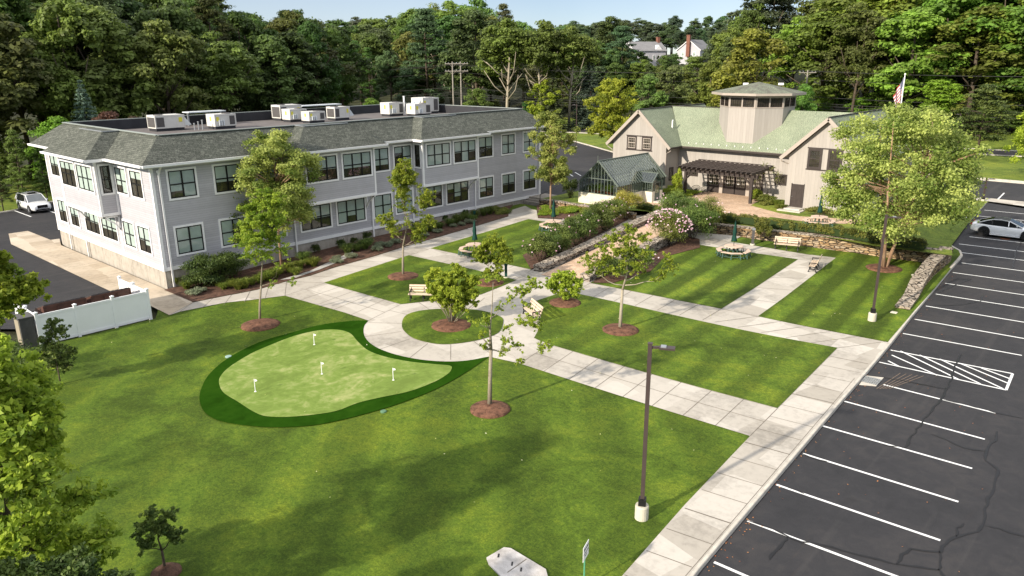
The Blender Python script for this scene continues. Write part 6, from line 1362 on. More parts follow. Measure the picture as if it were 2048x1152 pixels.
WOODS = [(-101.8, 17.5, 21.8, 'b', 'L', (0.039, 0.057, 0.02), 0.81),
 (-99.3, 23.5, 21.4, 'b', 'L', (0.081, 0.084, 0.03), 1.23),
 (-100.3, 32.6, 22.0, 'b', 'L', (0.091, 0.104, 0.026), 0.91),
 (-101.9, 37.4, 21.5, 'b', 'L', (0.111, 0.129, 0.04), 1.16),
 (-99.7, 43.4, 20.1, 'b', 'L', (0.109, 0.118, 0.036), 1.0),
 (-102.6, 53.0, 19.0, 'm', 'L', (0.097, 0.129, 0.036), 0.98),
 (-107.3, 63.9, 17.8, 'b', 'L', (0.066, 0.089, 0.029), 1.18),
 (-110.5, 68.3, 18.7, 'm', 'L', (0.04, 0.055, 0.018), 1.12),
 (-114.3, 75.3, 20.4, 'b', 'L', (0.035, 0.059, 0.016), 0.85),
 (-118.3, 78.3, 18.6, 'b', 'L', (0.056, 0.056, 0.023), 1.16),
 (-127.3, 84.7, 21.2, 'b', 'L', (0.034, 0.06, 0.015), 0.87),
 (-129.3, 89.2, 19.3, 'm', 'L', (0.06, 0.098, 0.023), 0.74),
 (-136.7, 96.5, 21.2, 'b', 'L', (0.05, 0.073, 0.024), 1.15),
 (-141.6, 101.1, 19.7, 'm', 'L', (0.078, 0.121, 0.034), 0.73),
 (-149.4, 106.0, 19.9, 'm', 'L', (0.067, 0.095, 0.025), 0.87),
 (-105.9, 17.7, 24.4, 'b', 'L', (0.04, 0.051, 0.02), 1.13),
 (-109.0, 22.1, 25.0, 'b', 'L', (0.065, 0.092, 0.027), 0.93),
 (-106.8, 28.9, 24.8, 'm', 'L', (0.052, 0.074, 0.019), 0.78),
 (-110.4, 37.6, 25.2, 'p', 'L', (0.058, 0.075, 0.021), 1.12),
 (-107.3, 39.8, 24.1, 'b', 'L', (0.078, 0.1, 0.046), 1.06),
 (-110.1, 50.8, 23.6, 'b', 'L', (0.068, 0.089, 0.03), 0.9),
 (-113.0, 57.2, 22.1, 'p', 'L', (0.045, 0.048, 0.018), 0.99),
 (-116.9, 64.1, 21.7, 'b', 'L', (0.037, 0.056, 0.015), 0.94),
 (-121.7, 68.0, 19.9, 'b', 'L', (0.036, 0.058, 0.016), 0.95),
 (-126.9, 72.6, 21.5, 'b', 'L', (0.055, 0.085, 0.02), 0.94),
 (-131.1, 81.3, 22.2, 'm', 'L', (0.065, 0.069, 0.02), 1.0),
 (-137.4, 84.7, 22.0, 'b', 'L', (0.062, 0.08, 0.031), 0.8),
 (-140.2, 87.1, 22.4, 'p', 'L', (0.036, 0.052, 0.016), 1.11),
 (-146.4, 92.7, 25.4, 'b', 'L', (0.051, 0.074, 0.024), 0.87),
 (-152.8, 96.8, 25.0, 'b', 'L', (0.076, 0.083, 0.028), 1.19),
 (-113.9, 22.0, 25.4, 'b', 'L', (0.04, 0.062, 0.017), 1.2),
 (-114.6, 29.2, 24.9, 'm', 'L', (0.038, 0.056, 0.02), 0.99),
 (-117.7, 34.0, 26.1, 'b', 'L', (0.068, 0.076, 0.03), 0.95),
 (-115.7, 39.5, 24.5, 'b', 'L', (0.049, 0.067, 0.017), 1.11),
 (-119.5, 47.3, 25.2, 'b', 'L', (0.031, 0.055, 0.021), 1.1),
 (-120.2, 53.1, 25.1, 'b', 'L', (0.07, 0.098, 0.027), 0.92),
 (-124.2, 61.1, 23.6, 'p', 'L', (0.076, 0.114, 0.035), 1.11),
 (-130.8, 64.2, 24.8, 'b', 'L', (0.079, 0.086, 0.024), 1.11),
 (-131.3, 67.1, 22.5, 'b', 'L', (0.037, 0.052, 0.016), 1.27),
 (-137.5, 74.6, 21.6, 'b', 'L', (0.047, 0.066, 0.023), 1.18),
 (-141.4, 78.5, 22.9, 'b', 'L', (0.066, 0.097, 0.023), 1.19),
 (-144.2, 81.4, 24.3, 'm', 'L', (0.033, 0.054, 0.018), 1.24),
 (-149.1, 85.7, 22.5, 'b', 'L', (0.042, 0.059, 0.018), 1.11),
 (-158.9, 89.3, 25.0, 'b', 'L', (0.057, 0.082, 0.021), 1.23),
 (-121.3, 23.5, 25.4, 'b', 'L', (0.074, 0.089, 0.025), 0.95),
 (-125.0, 30.3, 26.9, 'b', 'L', (0.043, 0.048, 0.016), 0.92),
 (-124.8, 36.8, 26.2, 'm', 'L', (0.072, 0.091, 0.032), 0.95),
 (-124.3, 35.9, 27, 'm', 'L', (0.047, 0.061, 0.016), 0.8),
 (-127.5, 42.5, 26.6, 'p', 'L', (0.061, 0.096, 0.028), 1.07),
 (-126.4, 47.3, 27.0, 'b', 'L', (0.046, 0.067, 0.018), 1.1),
 (-131.0, 56.7, 27, 'm', 'L', (0.061, 0.07, 0.025), 1.07),
 (-135.6, 60.9, 25.1, 'p', 'L', (0.091, 0.115, 0.035), 1.23),
 (-137.2, 63.4, 24.8, 'b', 'L', (0.042, 0.061, 0.022), 0.73),
 (-144.0, 67.7, 27, 'p', 'L', (0.038, 0.062, 0.017), 1.22),
 (-147.7, 71.8, 27, 'p', 'L', (0.072, 0.072, 0.027), 0.72),
 (-146.1, 74.2, 25.7, 'b', 'L', (0.049, 0.075, 0.02), 0.99),
 (-153.5, 79.4, 25.8, 'p', 'L', (0.067, 0.079, 0.022), 1.25),
 (-163.6, 81.2, 26.4, 'b', 'L', (0.086, 0.106, 0.03), 0.97),
 (-96.0, 24.3, 7, 'u', 'L', (0.077, 0.098, 0.024), 1.41),
 (-96.7, 31.0, 7, 'u', 'L', (0.072, 0.076, 0.024), 1.32),
 (-97.3, 37.6, 7, 'u', 'L', (0.076, 0.101, 0.031), 1.52),
 (-98.2, 45.1, 7, 'u', 'L', (0.043, 0.065, 0.015), 1.4),
 (-105.5, 63.7, 4.7, 'u', 'L', (0.066, 0.09, 0.031), 1.41),
 (-108.5, 68.2, 4, 'u', 'L', (0.066, 0.078, 0.019), 1.12),
 (-114.5, 77.2, 4, 'u', 'L', (0.047, 0.06, 0.022), 1.33),
 (-117.9, 82.1, 4, 'u', 'L', (0.052, 0.071, 0.02), 1.23),
 (-121.9, 86.1, 4, 'u', 'L', (0.064, 0.084, 0.024), 1.24),
 (-125.9, 90.1, 4, 'u', 'L', (0.039, 0.061, 0.018), 1.35),
 (-129.9, 94.1, 4, 'u', 'L', (0.049, 0.072, 0.018), 1.47),
 (-134.6, 98.6, 4, 'u', 'L', (0.038, 0.06, 0.02), 1.5),
 (-140.1, 101.6, 4, 'u', 'L', (0.039, 0.048, 0.017), 1.34),
 (-145.6, 104.6, 4, 'u', 'L', (0.039, 0.055, 0.021), 1.56),
 (-151.1, 107.6, 4, 'u', 'L', (0.051, 0.074, 0.019), 1.35),
 (-176.5, 111.5, 20.5, 'p', 'C', (0.037, 0.051, 0.02), 0.92),
 (-165.7, 113.4, 20.2, 'b', 'C', (0.068, 0.069, 0.02), 0.75),
 (-158.5, 120.6, 16.1, 'p', 'C', (0.061, 0.106, 0.028), 0.81),
 (-152.0, 122.1, 16.8, 'b', 'C', (0.065, 0.088, 0.043), 0.88),
 (-144.0, 123.7, 18.3, 'b', 'C', (0.056, 0.076, 0.027), 0.89),
 (-132.0, 130.7, 20.5, 'y', 'C', (0.088, 0.1, 0.029), 1.1),
 (-125.1, 136.2, 18.6, 'm', 'C', (0.073, 0.087, 0.031), 0.93),
 (-115.8, 137.0, 14.7, 'm', 'C', (0.079, 0.079, 0.035), 0.97),
 (-110.3, 137.9, 13.2, 'p', 'C', (0.079, 0.086, 0.029), 0.86),
 (-104.3, 140.6, 12.8, 'b', 'C', (0.065, 0.092, 0.047), 1.5),
 (-93.6, 141.5, 7, 'b', 'C', (0.091, 0.13, 0.028), 0.95),
 (-85.7, 146.1, 7, 'b', 'C', (0.091, 0.099, 0.032), 0.96),
 (-73.7, 145.4, 15.7, 'p', 'C', (0.088, 0.102, 0.04), 0.94),
 (-181.0, 118.5, 23.5, 'b', 'C', (0.064, 0.093, 0.03), 1.07),
 (-169.0, 125.6, 21.6, 'b', 'C', (0.082, 0.094, 0.023), 0.87),
 (-163.5, 125.3, 20.0, 'y', 'C', (0.07, 0.088, 0.027), 0.97),
 (-152.5, 129.4, 21.1, 'b', 'C', (0.106, 0.101, 0.033), 1.21),
 (-143.2, 134.4, 23.5, 'y', 'C', (0.056, 0.095, 0.029), 1.21),
 (-137.4, 138.9, 23.2, 'p', 'C', (0.088, 0.13, 0.033), 0.77),
 (-127.8, 144.5, 18.4, 'y', 'C', (0.089, 0.124, 0.037), 0.98),
 (-118.5, 147.2, 17.3, 'p', 'C', (0.069, 0.091, 0.027), 0.68),
 (-111.9, 145.6, 16.6, 'y', 'C', (0.087, 0.129, 0.031), 0.95),
 (-104.7, 151.3, 10.6, 'y', 'C', (0.064, 0.086, 0.026), 1.23),
 (-97.8, 153.6, 9.5, 'p', 'C', (0.066, 0.08, 0.034), 0.91),
 (-88.0, 153.4, 9.4, 'b', 'C', (0.114, 0.124, 0.034), 1.12),
 (-78.2, 155.0, 18.1, 'b', 'C', (0.106, 0.124, 0.03), 1.0),
 (-180.4, 127.3, 25.4, 'm', 'C', (0.046, 0.071, 0.02), 1.07),
 (-173.9, 133.4, 24.2, 'b', 'C', (0.073, 0.085, 0.039), 1.18),
 (-163.2, 135.7, 22.9, 'p', 'C', (0.081, 0.113, 0.029), 0.7),
 (-159.3, 140.0, 27, 'b', 'C', (0.064, 0.094, 0.033), 1.07),
 (-151.0, 142.1, 27, 'y', 'C', (0.101, 0.132, 0.028), 1.08),
 (-141.3, 146.9, 24.1, 'm', 'C', (0.105, 0.101, 0.034), 0.79),
 (-133.0, 150.4, 21.6, 'b', 'C', (0.091, 0.132, 0.04), 0.98),
 (-121.4, 151.2, 20.0, 'b', 'C', (0.066, 0.098, 0.041), 1.18),
 (-117.8, 153.4, 16.5, 'b', 'C', (0.069, 0.087, 0.029), 0.99),
 (-108.3, 156.5, 13.9, 'b', 'C', (0.103, 0.127, 0.029), 0.9),
 (-96.3, 158.3, 11.4, 'b', 'C', (0.067, 0.092, 0.027), 0.95),
 (-85.3, 163.7, 14.1, 'y', 'C', (0.067, 0.079, 0.04), 1.15),
 (-78.3, 164.2, 21.8, 'm', 'C', (0.096, 0.127, 0.033), 0.8),
 (-184.5, 139.6, 22.5, 'b', 'C', (0.057, 0.101, 0.027), 1.15),
 (-179.5, 138.5, 24.1, 'y', 'C', (0.102, 0.124, 0.032), 1.25),
 (-170.2, 146.3, 25.7, 'y', 'C', (0.098, 0.132, 0.034), 1.11),
 (-163.1, 147.1, 27, 'm', 'C', (0.116, 0.126, 0.034), 0.83),
 (-151.1, 151.1, 27, 'y', 'C', (0.09, 0.13, 0.038), 1.09),
 (-144.4, 155.3, 24.2, 'p', 'C', (0.082, 0.08, 0.043), 0.86),
 (-132.5, 159.8, 18.9, 'p', 'C', (0.082, 0.112, 0.03), 0.63),
 (-127.9, 161.2, 17.7, 'p', 'C', (0.077, 0.092, 0.029), 0.73),
 (-120.9, 162.5, 14.4, 'y', 'C', (0.086, 0.132, 0.032), 1.16),
 (-108.4, 165.7, 10.8, 'b', 'C', (0.064, 0.083, 0.031), 1.18),
 (-99.6, 167.4, 9.4, 'm', 'C', (0.062, 0.103, 0.035), 1.12),
 (-87.5, 170.8, 14.4, 'b', 'C', (0.071, 0.08, 0.033), 0.89),
 (-77.9, 172.0, 25.6, 'm', 'C', (0.066, 0.075, 0.046), 1.23),
 (-174.6, 108.3, 5.1, 'u', 'C', (0.08, 0.079, 0.037), 1.49),
 (-168.1, 110.8, 3.5, 'u', 'C', (0.103, 0.128, 0.031), 1.55),
 (-161.6, 113.3, 5.3, 'u', 'C', (0.097, 0.099, 0.029), 1.03),
 (-148.3, 118.4, 4.1, 'u', 'C', (0.103, 0.112, 0.041), 1.43),
 (-142.0, 121.4, 3.5, 'u', 'C', (0.088, 0.081, 0.046), 1.3),
 (-135.8, 124.4, 5.2, 'u', 'C', (0.086, 0.076, 0.044), 1.04),
 (-129.5, 127.4, 4.8, 'u', 'C', (0.096, 0.118, 0.032), 1.09),
 (-123.7, 130.2, 4.9, 'u', 'C', (0.076, 0.084, 0.03), 1.03),
 (-116.7, 132.5, 4.2, 'u', 'C', (0.052, 0.103, 0.033), 0.94),
 (-103.4, 137.0, 4.0, 'u', 'C', (0.06, 0.09, 0.03), 1.31),
 (-97.0, 138.0, 4.4, 'u', 'C', (0.079, 0.086, 0.024), 1.28),
 (-78.2, 140.7, 5.3, 'u', 'C', (0.053, 0.093, 0.026), 1.15),
 (-71.9, 141.4, 4.7, 'u', 'C', (0.085, 0.109, 0.032), 1.35),
 (-65.8, 142.0, 3.5, 'u', 'C', (0.065, 0.091, 0.026), 1.38),
 (-59.3, 142.3, 6, 'u', 'R', (0.09, 0.089, 0.033), 1.65),
 (-52.8, 142.5, 6, 'u', 'R', (0.097, 0.139, 0.026), 1.24),
 (-46.3, 142.8, 6, 'u', 'R', (0.097, 0.149, 0.024), 1.48),
 (-39.9, 143.0, 6.3, 'u', 'R', (0.074, 0.102, 0.029), 1.98),
 (-32.4, 143.3, 6, 'u', 'R', (0.105, 0.144, 0.028), 1.25),
 (-24.9, 143.5, 6, 'u', 'R', (0.077, 0.11, 0.032), 1.86),
 (-17.4, 143.8, 6, 'u', 'R', (0.072, 0.111, 0.025), 1.54),
 (-61.5, 147.9, 20.8, 'm', 'R', (0.127, 0.168, 0.03), 0.96),
 (-54.3, 144.5, 21.4, 'b', 'R', (0.09, 0.117, 0.024), 1.44),
 (-47.3, 141.1, 21.5, 'm', 'R', (0.086, 0.096, 0.032), 0.85),
 (-38.4, 140.6, 21.4, 'b', 'R', (0.137, 0.184, 0.033), 1.32),
 (-29.6, 144.1, 21.0, 'm', 'R', (0.115, 0.13, 0.03), 1.43),
 (-19.9, 144.9, 22.9, 'b', 'R', (0.082, 0.128, 0.025), 1.47),
 (-54.6, 153.0, 8, 'u', 'R', (0.091, 0.126, 0.026), 1.97),
 (-58.6, 157.0, 24.8, 'm', 'R', (0.094, 0.11, 0.027), 0.97),
 (-44.6, 148.1, 8, 'u', 'R', (0.127, 0.18, 0.033), 1.23),
 (-48.6, 152.1, 27.5, 'm', 'R', (0.132, 0.148, 0.03), 1.4),
 (-42.7, 148.3, 8, 'u', 'R', (0.08, 0.115, 0.031), 2.0),
 (-46.7, 152.3, 25.1, 'b', 'R', (0.135, 0.14, 0.025), 0.85),
 (-31.8, 145.1, 8, 'u', 'R', (0.128, 0.13, 0.032), 1.21),
 (-35.8, 149.1, 25.9, 'b', 'R', (0.092, 0.137, 0.025), 1.49),
 (-23.6, 147.5, 8, 'u', 'R', (0.099, 0.128, 0.028), 1.9),
 (-27.6, 151.5, 28, 'm', 'R', (0.127, 0.171, 0.031), 1.13),
 (-13.1, 144.6, 8, 'u', 'R', (0.115, 0.158, 0.034), 1.33),
 (-17.1, 148.6, 27.5, 'b', 'R', (0.128, 0.17, 0.029), 0.85),
 (-59.0, 166.4, 27.2, 'm', 'R', (0.114, 0.156, 0.03), 0.86),
 (-49.4, 159.4, 27.1, 'm', 'R', (0.07, 0.091, 0.03), 0.87),
 (-45.7, 160.0, 28, 'm', 'R', (0.091, 0.14, 0.026), 1.31),
 (-36.9, 159.7, 27.5, 'm', 'R', (0.085, 0.121, 0.028), 1.11),
 (-28.3, 160.8, 28, 'm', 'R', (0.077, 0.144, 0.029), 1.06),
 (-20.3, 161.1, 26.6, 'b', 'R', (0.085, 0.14, 0.024), 1.06),
 (-49.5, 170.5, 8, 'u', 'R', (0.098, 0.163, 0.027), 1.27),
 (-53.5, 174.5, 26.4, 'b', 'R', (0.068, 0.104, 0.028), 1.39),
 (-43.5, 168.0, 8, 'u', 'R', (0.079, 0.108, 0.03), 2.01),
 (-47.5, 172.0, 27.3, 'm', 'R', (0.091, 0.148, 0.028), 1.02),
 (-37.2, 162.1, 8, 'u', 'R', (0.141, 0.177, 0.03), 1.65),
 (-41.2, 166.1, 26.9, 'm', 'R', (0.077, 0.111, 0.026), 0.96),
 (-32.5, 163.1, 8, 'u', 'R', (0.103, 0.127, 0.024), 1.27),
 (-36.5, 167.1, 27.5, 'm', 'R', (0.124, 0.149, 0.035), 1.47),
 (-24.4, 163.1, 8, 'u', 'R', (0.118, 0.135, 0.029), 1.94),
 (-28.4, 167.1, 27.7, 'b', 'R', (0.101, 0.141, 0.028), 0.99),
 (-17.3, 168.0, 27.0, 'b', 'R', (0.148, 0.186, 0.029), 1.0),
 (-50.9, 179.2, 26.6, 'b', 'R', (0.088, 0.129, 0.026), 1.17),
 (-45.7, 176.6, 27.1, 'b', 'R', (0.143, 0.158, 0.032), 1.17),
 (-44.1, 175.2, 26.4, 'm', 'R', (0.077, 0.121, 0.026), 1.04),
 (-34.9, 176.2, 25.3, 'm', 'R', (0.14, 0.17, 0.026), 1.35),
 (-28.7, 176.9, 26.4, 'b', 'R', (0.123, 0.149, 0.029), 1.36),
 (-18.8, 177.8, 25.9, 'b', 'R', (0.125, 0.131, 0.03), 1.29),
 (-116.0, 143.2, 14, 'p', 'F', (0.075, 0.102, 0.028), 0.95),
 (-115.3, 147.6, 14, 'b', 'F', (0.094, 0.112, 0.029), 0.77),
 (-109.6, 146.7, 14, 'p', 'F', (0.064, 0.096, 0.028), 0.9),
 (-106.4, 152.6, 14, 'b', 'F', (0.066, 0.101, 0.037), 0.93),
 (-104.7, 155.5, 8.9, 'u', 'F', (0.071, 0.092, 0.035), 1.41),
 (-101.1, 155.5, 11.2, 'b', 'F', (0.097, 0.121, 0.028), 1.4),
 (-96.1, 157.5, 9.3, 'u', 'F', (0.103, 0.107, 0.035), 1.07),
 (-94.4, 159.4, 8.9, 'p', 'F', (0.052, 0.087, 0.03), 0.94),
 (-90.5, 163.6, 10.0, 'u', 'F', (0.108, 0.131, 0.037), 1.77),
 (-85.9, 162.9, 7.6, 'p', 'F', (0.063, 0.092, 0.033), 1.13),
 (-84.6, 167.1, 11.7, 'p', 'F', (0.101, 0.115, 0.027), 1.25),
 (-79.9, 164.3, 13.3, 'u', 'F', (0.069, 0.11, 0.025), 1.03),
 (-125.5, 157.3, 14, 'b', 'F', (0.097, 0.106, 0.027), 0.79),
 (-126.8, 163.2, 14, 'b', 'F', (0.085, 0.114, 0.034), 1.11),
 (-124.7, 167.5, 12.0, 'u', 'F', (0.079, 0.104, 0.033), 1.67),
 (-114.7, 165.5, 12.3, 'u', 'F', (0.102, 0.102, 0.039), 1.18),
 (-114.7, 169.7, 7.1, 'u', 'F', (0.065, 0.094, 0.03), 1.07),
 (-109.1, 169.5, 7.1, 'p', 'F', (0.069, 0.076, 0.04), 1.27),
 (-106.8, 174.8, 5.3, 'b', 'F', (0.079, 0.092, 0.046), 1.26),
 (-100.9, 174.7, 5.0, 'u', 'F', (0.067, 0.093, 0.024), 1.45),
 (-101.3, 179.5, 4, 'p', 'F', (0.077, 0.118, 0.034), 0.81),
 (-94.5, 179.6, 4, 'u', 'F', (0.068, 0.076, 0.039), 1.06),
 (-92.4, 182.6, 9.5, 'p', 'F', (0.077, 0.091, 0.03), 1.12),
 (-87.1, 182.8, 6.6, 'u', 'F', (0.053, 0.102, 0.029), 1.7),
 (-137.8, 169.7, 11.9, 'p', 'F', (0.075, 0.104, 0.027), 1.16),
 (-133.7, 173.7, 10.7, 'u', 'F', (0.078, 0.083, 0.046), 1.11),
 (-132.4, 181.4, 10.9, 'u', 'F', (0.082, 0.104, 0.027), 1.24),
 (-125.7, 181.2, 11.1, 'u', 'F', (0.052, 0.098, 0.034), 1.64),
 (-121.7, 182.2, 4, 'b', 'F', (0.103, 0.111, 0.036), 1.52),
 (-119.7, 188.2, 4, 'b', 'F', (0.081, 0.1, 0.033), 1.52),
 (-117.7, 190.3, 4, 'p', 'F', (0.093, 0.115, 0.033), 1.17),
 (-113.9, 193.4, 4, 'p', 'F', (0.092, 0.135, 0.035), 1.14),
 (-107.4, 190.2, 4, 'p', 'F', (0.08, 0.102, 0.029), 0.94),
 (-105.0, 197.5, 4, 'u', 'F', (0.08, 0.085, 0.037), 1.03),
 (-100.9, 198.7, 5.3, 'u', 'F', (0.077, 0.098, 0.03), 1.43),
 (-94.4, 199.4, 5.3, 'p', 'F', (0.065, 0.092, 0.028), 1.14),
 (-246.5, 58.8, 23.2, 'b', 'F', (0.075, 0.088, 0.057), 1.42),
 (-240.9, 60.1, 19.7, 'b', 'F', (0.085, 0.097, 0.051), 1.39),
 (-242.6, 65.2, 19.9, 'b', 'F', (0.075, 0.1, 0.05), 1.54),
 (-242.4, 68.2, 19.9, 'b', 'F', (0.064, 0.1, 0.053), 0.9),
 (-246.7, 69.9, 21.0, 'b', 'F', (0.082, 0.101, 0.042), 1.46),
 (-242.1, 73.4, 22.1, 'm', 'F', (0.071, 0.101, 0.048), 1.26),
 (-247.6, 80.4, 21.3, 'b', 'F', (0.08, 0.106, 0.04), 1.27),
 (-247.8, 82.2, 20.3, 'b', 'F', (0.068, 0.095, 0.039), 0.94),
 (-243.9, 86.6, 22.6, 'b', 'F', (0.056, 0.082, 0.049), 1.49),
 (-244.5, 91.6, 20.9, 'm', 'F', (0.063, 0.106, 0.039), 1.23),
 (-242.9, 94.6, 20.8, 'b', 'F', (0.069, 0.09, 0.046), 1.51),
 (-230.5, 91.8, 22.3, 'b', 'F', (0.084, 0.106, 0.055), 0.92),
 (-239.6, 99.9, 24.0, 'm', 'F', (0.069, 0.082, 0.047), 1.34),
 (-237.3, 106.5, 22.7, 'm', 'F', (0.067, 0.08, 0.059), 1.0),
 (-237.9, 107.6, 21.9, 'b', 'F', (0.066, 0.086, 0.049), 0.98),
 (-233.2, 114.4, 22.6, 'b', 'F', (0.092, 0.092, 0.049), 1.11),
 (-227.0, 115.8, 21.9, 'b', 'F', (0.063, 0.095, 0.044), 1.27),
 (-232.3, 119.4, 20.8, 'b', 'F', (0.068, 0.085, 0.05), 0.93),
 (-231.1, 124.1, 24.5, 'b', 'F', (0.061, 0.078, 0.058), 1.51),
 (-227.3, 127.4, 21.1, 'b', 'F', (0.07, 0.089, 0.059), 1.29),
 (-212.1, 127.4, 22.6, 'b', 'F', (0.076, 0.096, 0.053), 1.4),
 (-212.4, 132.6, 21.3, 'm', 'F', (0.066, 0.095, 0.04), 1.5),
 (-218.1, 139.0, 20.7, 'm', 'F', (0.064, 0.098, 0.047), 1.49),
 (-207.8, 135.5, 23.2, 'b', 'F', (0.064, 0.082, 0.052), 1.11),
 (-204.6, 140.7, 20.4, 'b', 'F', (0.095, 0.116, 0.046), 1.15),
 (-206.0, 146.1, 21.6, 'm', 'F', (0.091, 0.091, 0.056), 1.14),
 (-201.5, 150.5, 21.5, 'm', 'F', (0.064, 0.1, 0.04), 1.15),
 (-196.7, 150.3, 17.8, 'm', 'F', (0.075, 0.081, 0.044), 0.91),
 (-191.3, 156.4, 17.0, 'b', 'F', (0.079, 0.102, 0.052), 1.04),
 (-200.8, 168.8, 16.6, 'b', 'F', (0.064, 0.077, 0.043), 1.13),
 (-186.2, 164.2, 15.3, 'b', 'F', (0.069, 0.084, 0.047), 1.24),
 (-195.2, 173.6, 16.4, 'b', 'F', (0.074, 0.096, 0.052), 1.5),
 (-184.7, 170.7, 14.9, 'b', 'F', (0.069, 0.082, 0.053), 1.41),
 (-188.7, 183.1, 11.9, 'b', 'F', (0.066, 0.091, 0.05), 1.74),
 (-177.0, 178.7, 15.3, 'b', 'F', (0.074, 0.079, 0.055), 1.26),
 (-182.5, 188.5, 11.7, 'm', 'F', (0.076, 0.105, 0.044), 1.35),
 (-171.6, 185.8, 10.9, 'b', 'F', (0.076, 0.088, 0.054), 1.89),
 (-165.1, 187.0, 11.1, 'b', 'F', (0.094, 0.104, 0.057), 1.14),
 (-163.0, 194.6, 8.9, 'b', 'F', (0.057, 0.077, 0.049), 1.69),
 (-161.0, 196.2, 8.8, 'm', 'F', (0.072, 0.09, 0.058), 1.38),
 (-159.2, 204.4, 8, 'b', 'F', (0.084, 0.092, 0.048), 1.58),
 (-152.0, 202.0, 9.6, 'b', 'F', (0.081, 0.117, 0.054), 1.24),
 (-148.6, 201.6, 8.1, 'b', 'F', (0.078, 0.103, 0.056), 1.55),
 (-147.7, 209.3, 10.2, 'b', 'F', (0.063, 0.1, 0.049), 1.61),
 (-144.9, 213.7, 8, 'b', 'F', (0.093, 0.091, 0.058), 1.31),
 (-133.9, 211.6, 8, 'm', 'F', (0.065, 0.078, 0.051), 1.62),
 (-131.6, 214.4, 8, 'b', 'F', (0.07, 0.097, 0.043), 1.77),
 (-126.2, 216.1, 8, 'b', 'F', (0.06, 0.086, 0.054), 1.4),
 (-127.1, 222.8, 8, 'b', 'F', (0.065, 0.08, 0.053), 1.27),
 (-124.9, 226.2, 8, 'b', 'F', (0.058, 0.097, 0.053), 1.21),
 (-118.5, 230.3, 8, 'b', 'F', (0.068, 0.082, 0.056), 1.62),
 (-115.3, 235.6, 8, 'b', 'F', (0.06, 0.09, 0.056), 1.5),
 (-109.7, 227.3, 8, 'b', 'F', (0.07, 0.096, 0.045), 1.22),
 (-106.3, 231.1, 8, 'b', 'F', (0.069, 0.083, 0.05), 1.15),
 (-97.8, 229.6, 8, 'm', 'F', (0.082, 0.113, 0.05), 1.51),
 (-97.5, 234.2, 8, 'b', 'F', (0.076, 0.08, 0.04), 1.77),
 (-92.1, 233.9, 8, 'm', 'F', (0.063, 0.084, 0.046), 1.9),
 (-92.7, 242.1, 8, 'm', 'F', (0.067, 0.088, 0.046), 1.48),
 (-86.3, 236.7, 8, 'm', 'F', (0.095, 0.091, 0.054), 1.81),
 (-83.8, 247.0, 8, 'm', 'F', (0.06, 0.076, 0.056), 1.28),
 (-79.6, 243.6, 8, 'b', 'F', (0.062, 0.082, 0.05), 1.88),
 (-74.3, 244.8, 8, 'b', 'F', (0.07, 0.1, 0.052), 1.79),
 (-73.7, 251.4, 8, 'b', 'F', (0.07, 0.08, 0.046), 1.9),
 (-70.4, 252.9, 8, 'b', 'F', (0.072, 0.079, 0.043), 1.74),
 (-64.9, 250.6, 8, 'm', 'F', (0.068, 0.081, 0.056), 1.63),
 (-60.7, 253.2, 8, 'b', 'F', (0.057, 0.082, 0.052), 1.72),
 (-54.6, 245.1, 8, 'b', 'F', (0.078, 0.095, 0.052), 1.46),
 (-53.0, 251.7, 8, 'm', 'F', (0.066, 0.08, 0.058), 1.84),
 (-48.0, 249.0, 8, 'b', 'F', (0.077, 0.118, 0.044), 1.43),
 (-48.3, 256.5, 8, 'b', 'F', (0.066, 0.082, 0.053), 1.82),
 (-43.9, 259.2, 8, 'b', 'F', (0.082, 0.094, 0.048), 1.52),
 (-39.1, 250.8, 8, 'm', 'F', (0.081, 0.112, 0.047), 1.89),
 (-232.4, 164.0, 23.6, 'm', 'F', (0.08, 0.082, 0.045), 1.25),
 (-223.9, 163.5, 19.8, 'b', 'F', (0.07, 0.099, 0.053), 0.88),
 (-228.7, 169.3, 18.0, 'm', 'F', (0.065, 0.099, 0.049), 1.55),
 (-228.1, 177.9, 16.4, 'b', 'F', (0.06, 0.101, 0.048), 1.47),
 (-216.0, 176.6, 19.3, 'b', 'F', (0.077, 0.094, 0.046), 1.32),
 (-214.9, 181.1, 19.0, 'm', 'F', (0.075, 0.089, 0.04), 1.05),
 (-222.4, 190.6, 16.7, 'b', 'F', (0.06, 0.081, 0.047), 1.21),
 (-213.7, 193.8, 16.4, 'b', 'F', (0.064, 0.078, 0.046), 1.36),
 (-204.3, 194.1, 12.8, 'm', 'F', (0.057, 0.098, 0.047), 1.94),
 (-204.5, 198.5, 14.0, 'b', 'F', (0.079, 0.088, 0.051), 0.94),
 (-200.2, 203.7, 10.6, 'm', 'F', (0.073, 0.09, 0.044), 1.59),
 (-193.8, 206.5, 13.7, 'b', 'F', (0.07, 0.116, 0.051), 1.21),
 (-191.6, 207.1, 11.8, 'b', 'F', (0.055, 0.082, 0.045), 1.94),
 (-192.5, 215.0, 10.0, 'b', 'F', (0.073, 0.084, 0.054), 1.14),
 (-185.9, 222.2, 11.9, 'm', 'F', (0.092, 0.109, 0.048), 1.38),
 (-177.6, 221.2, 10.7, 'b', 'F', (0.067, 0.096, 0.039), 1.64),
 (-170.7, 221.6, 10.9, 'b', 'F', (0.06, 0.083, 0.045), 1.79),
 (-170.4, 228.7, 10.2, 'm', 'F', (0.084, 0.098, 0.051), 1.47),
 (-171.5, 237.6, 12.8, 'b', 'F', (0.07, 0.079, 0.046), 1.47),
 (-163.6, 230.6, 10.3, 'b', 'F', (0.076, 0.081, 0.044), 1.11),
 (-159.9, 234.6, 12.4, 'm', 'F', (0.075, 0.08, 0.054), 1.55),
 (-155.0, 237.9, 12.4, 'm', 'F', (0.072, 0.089, 0.05), 1.4),
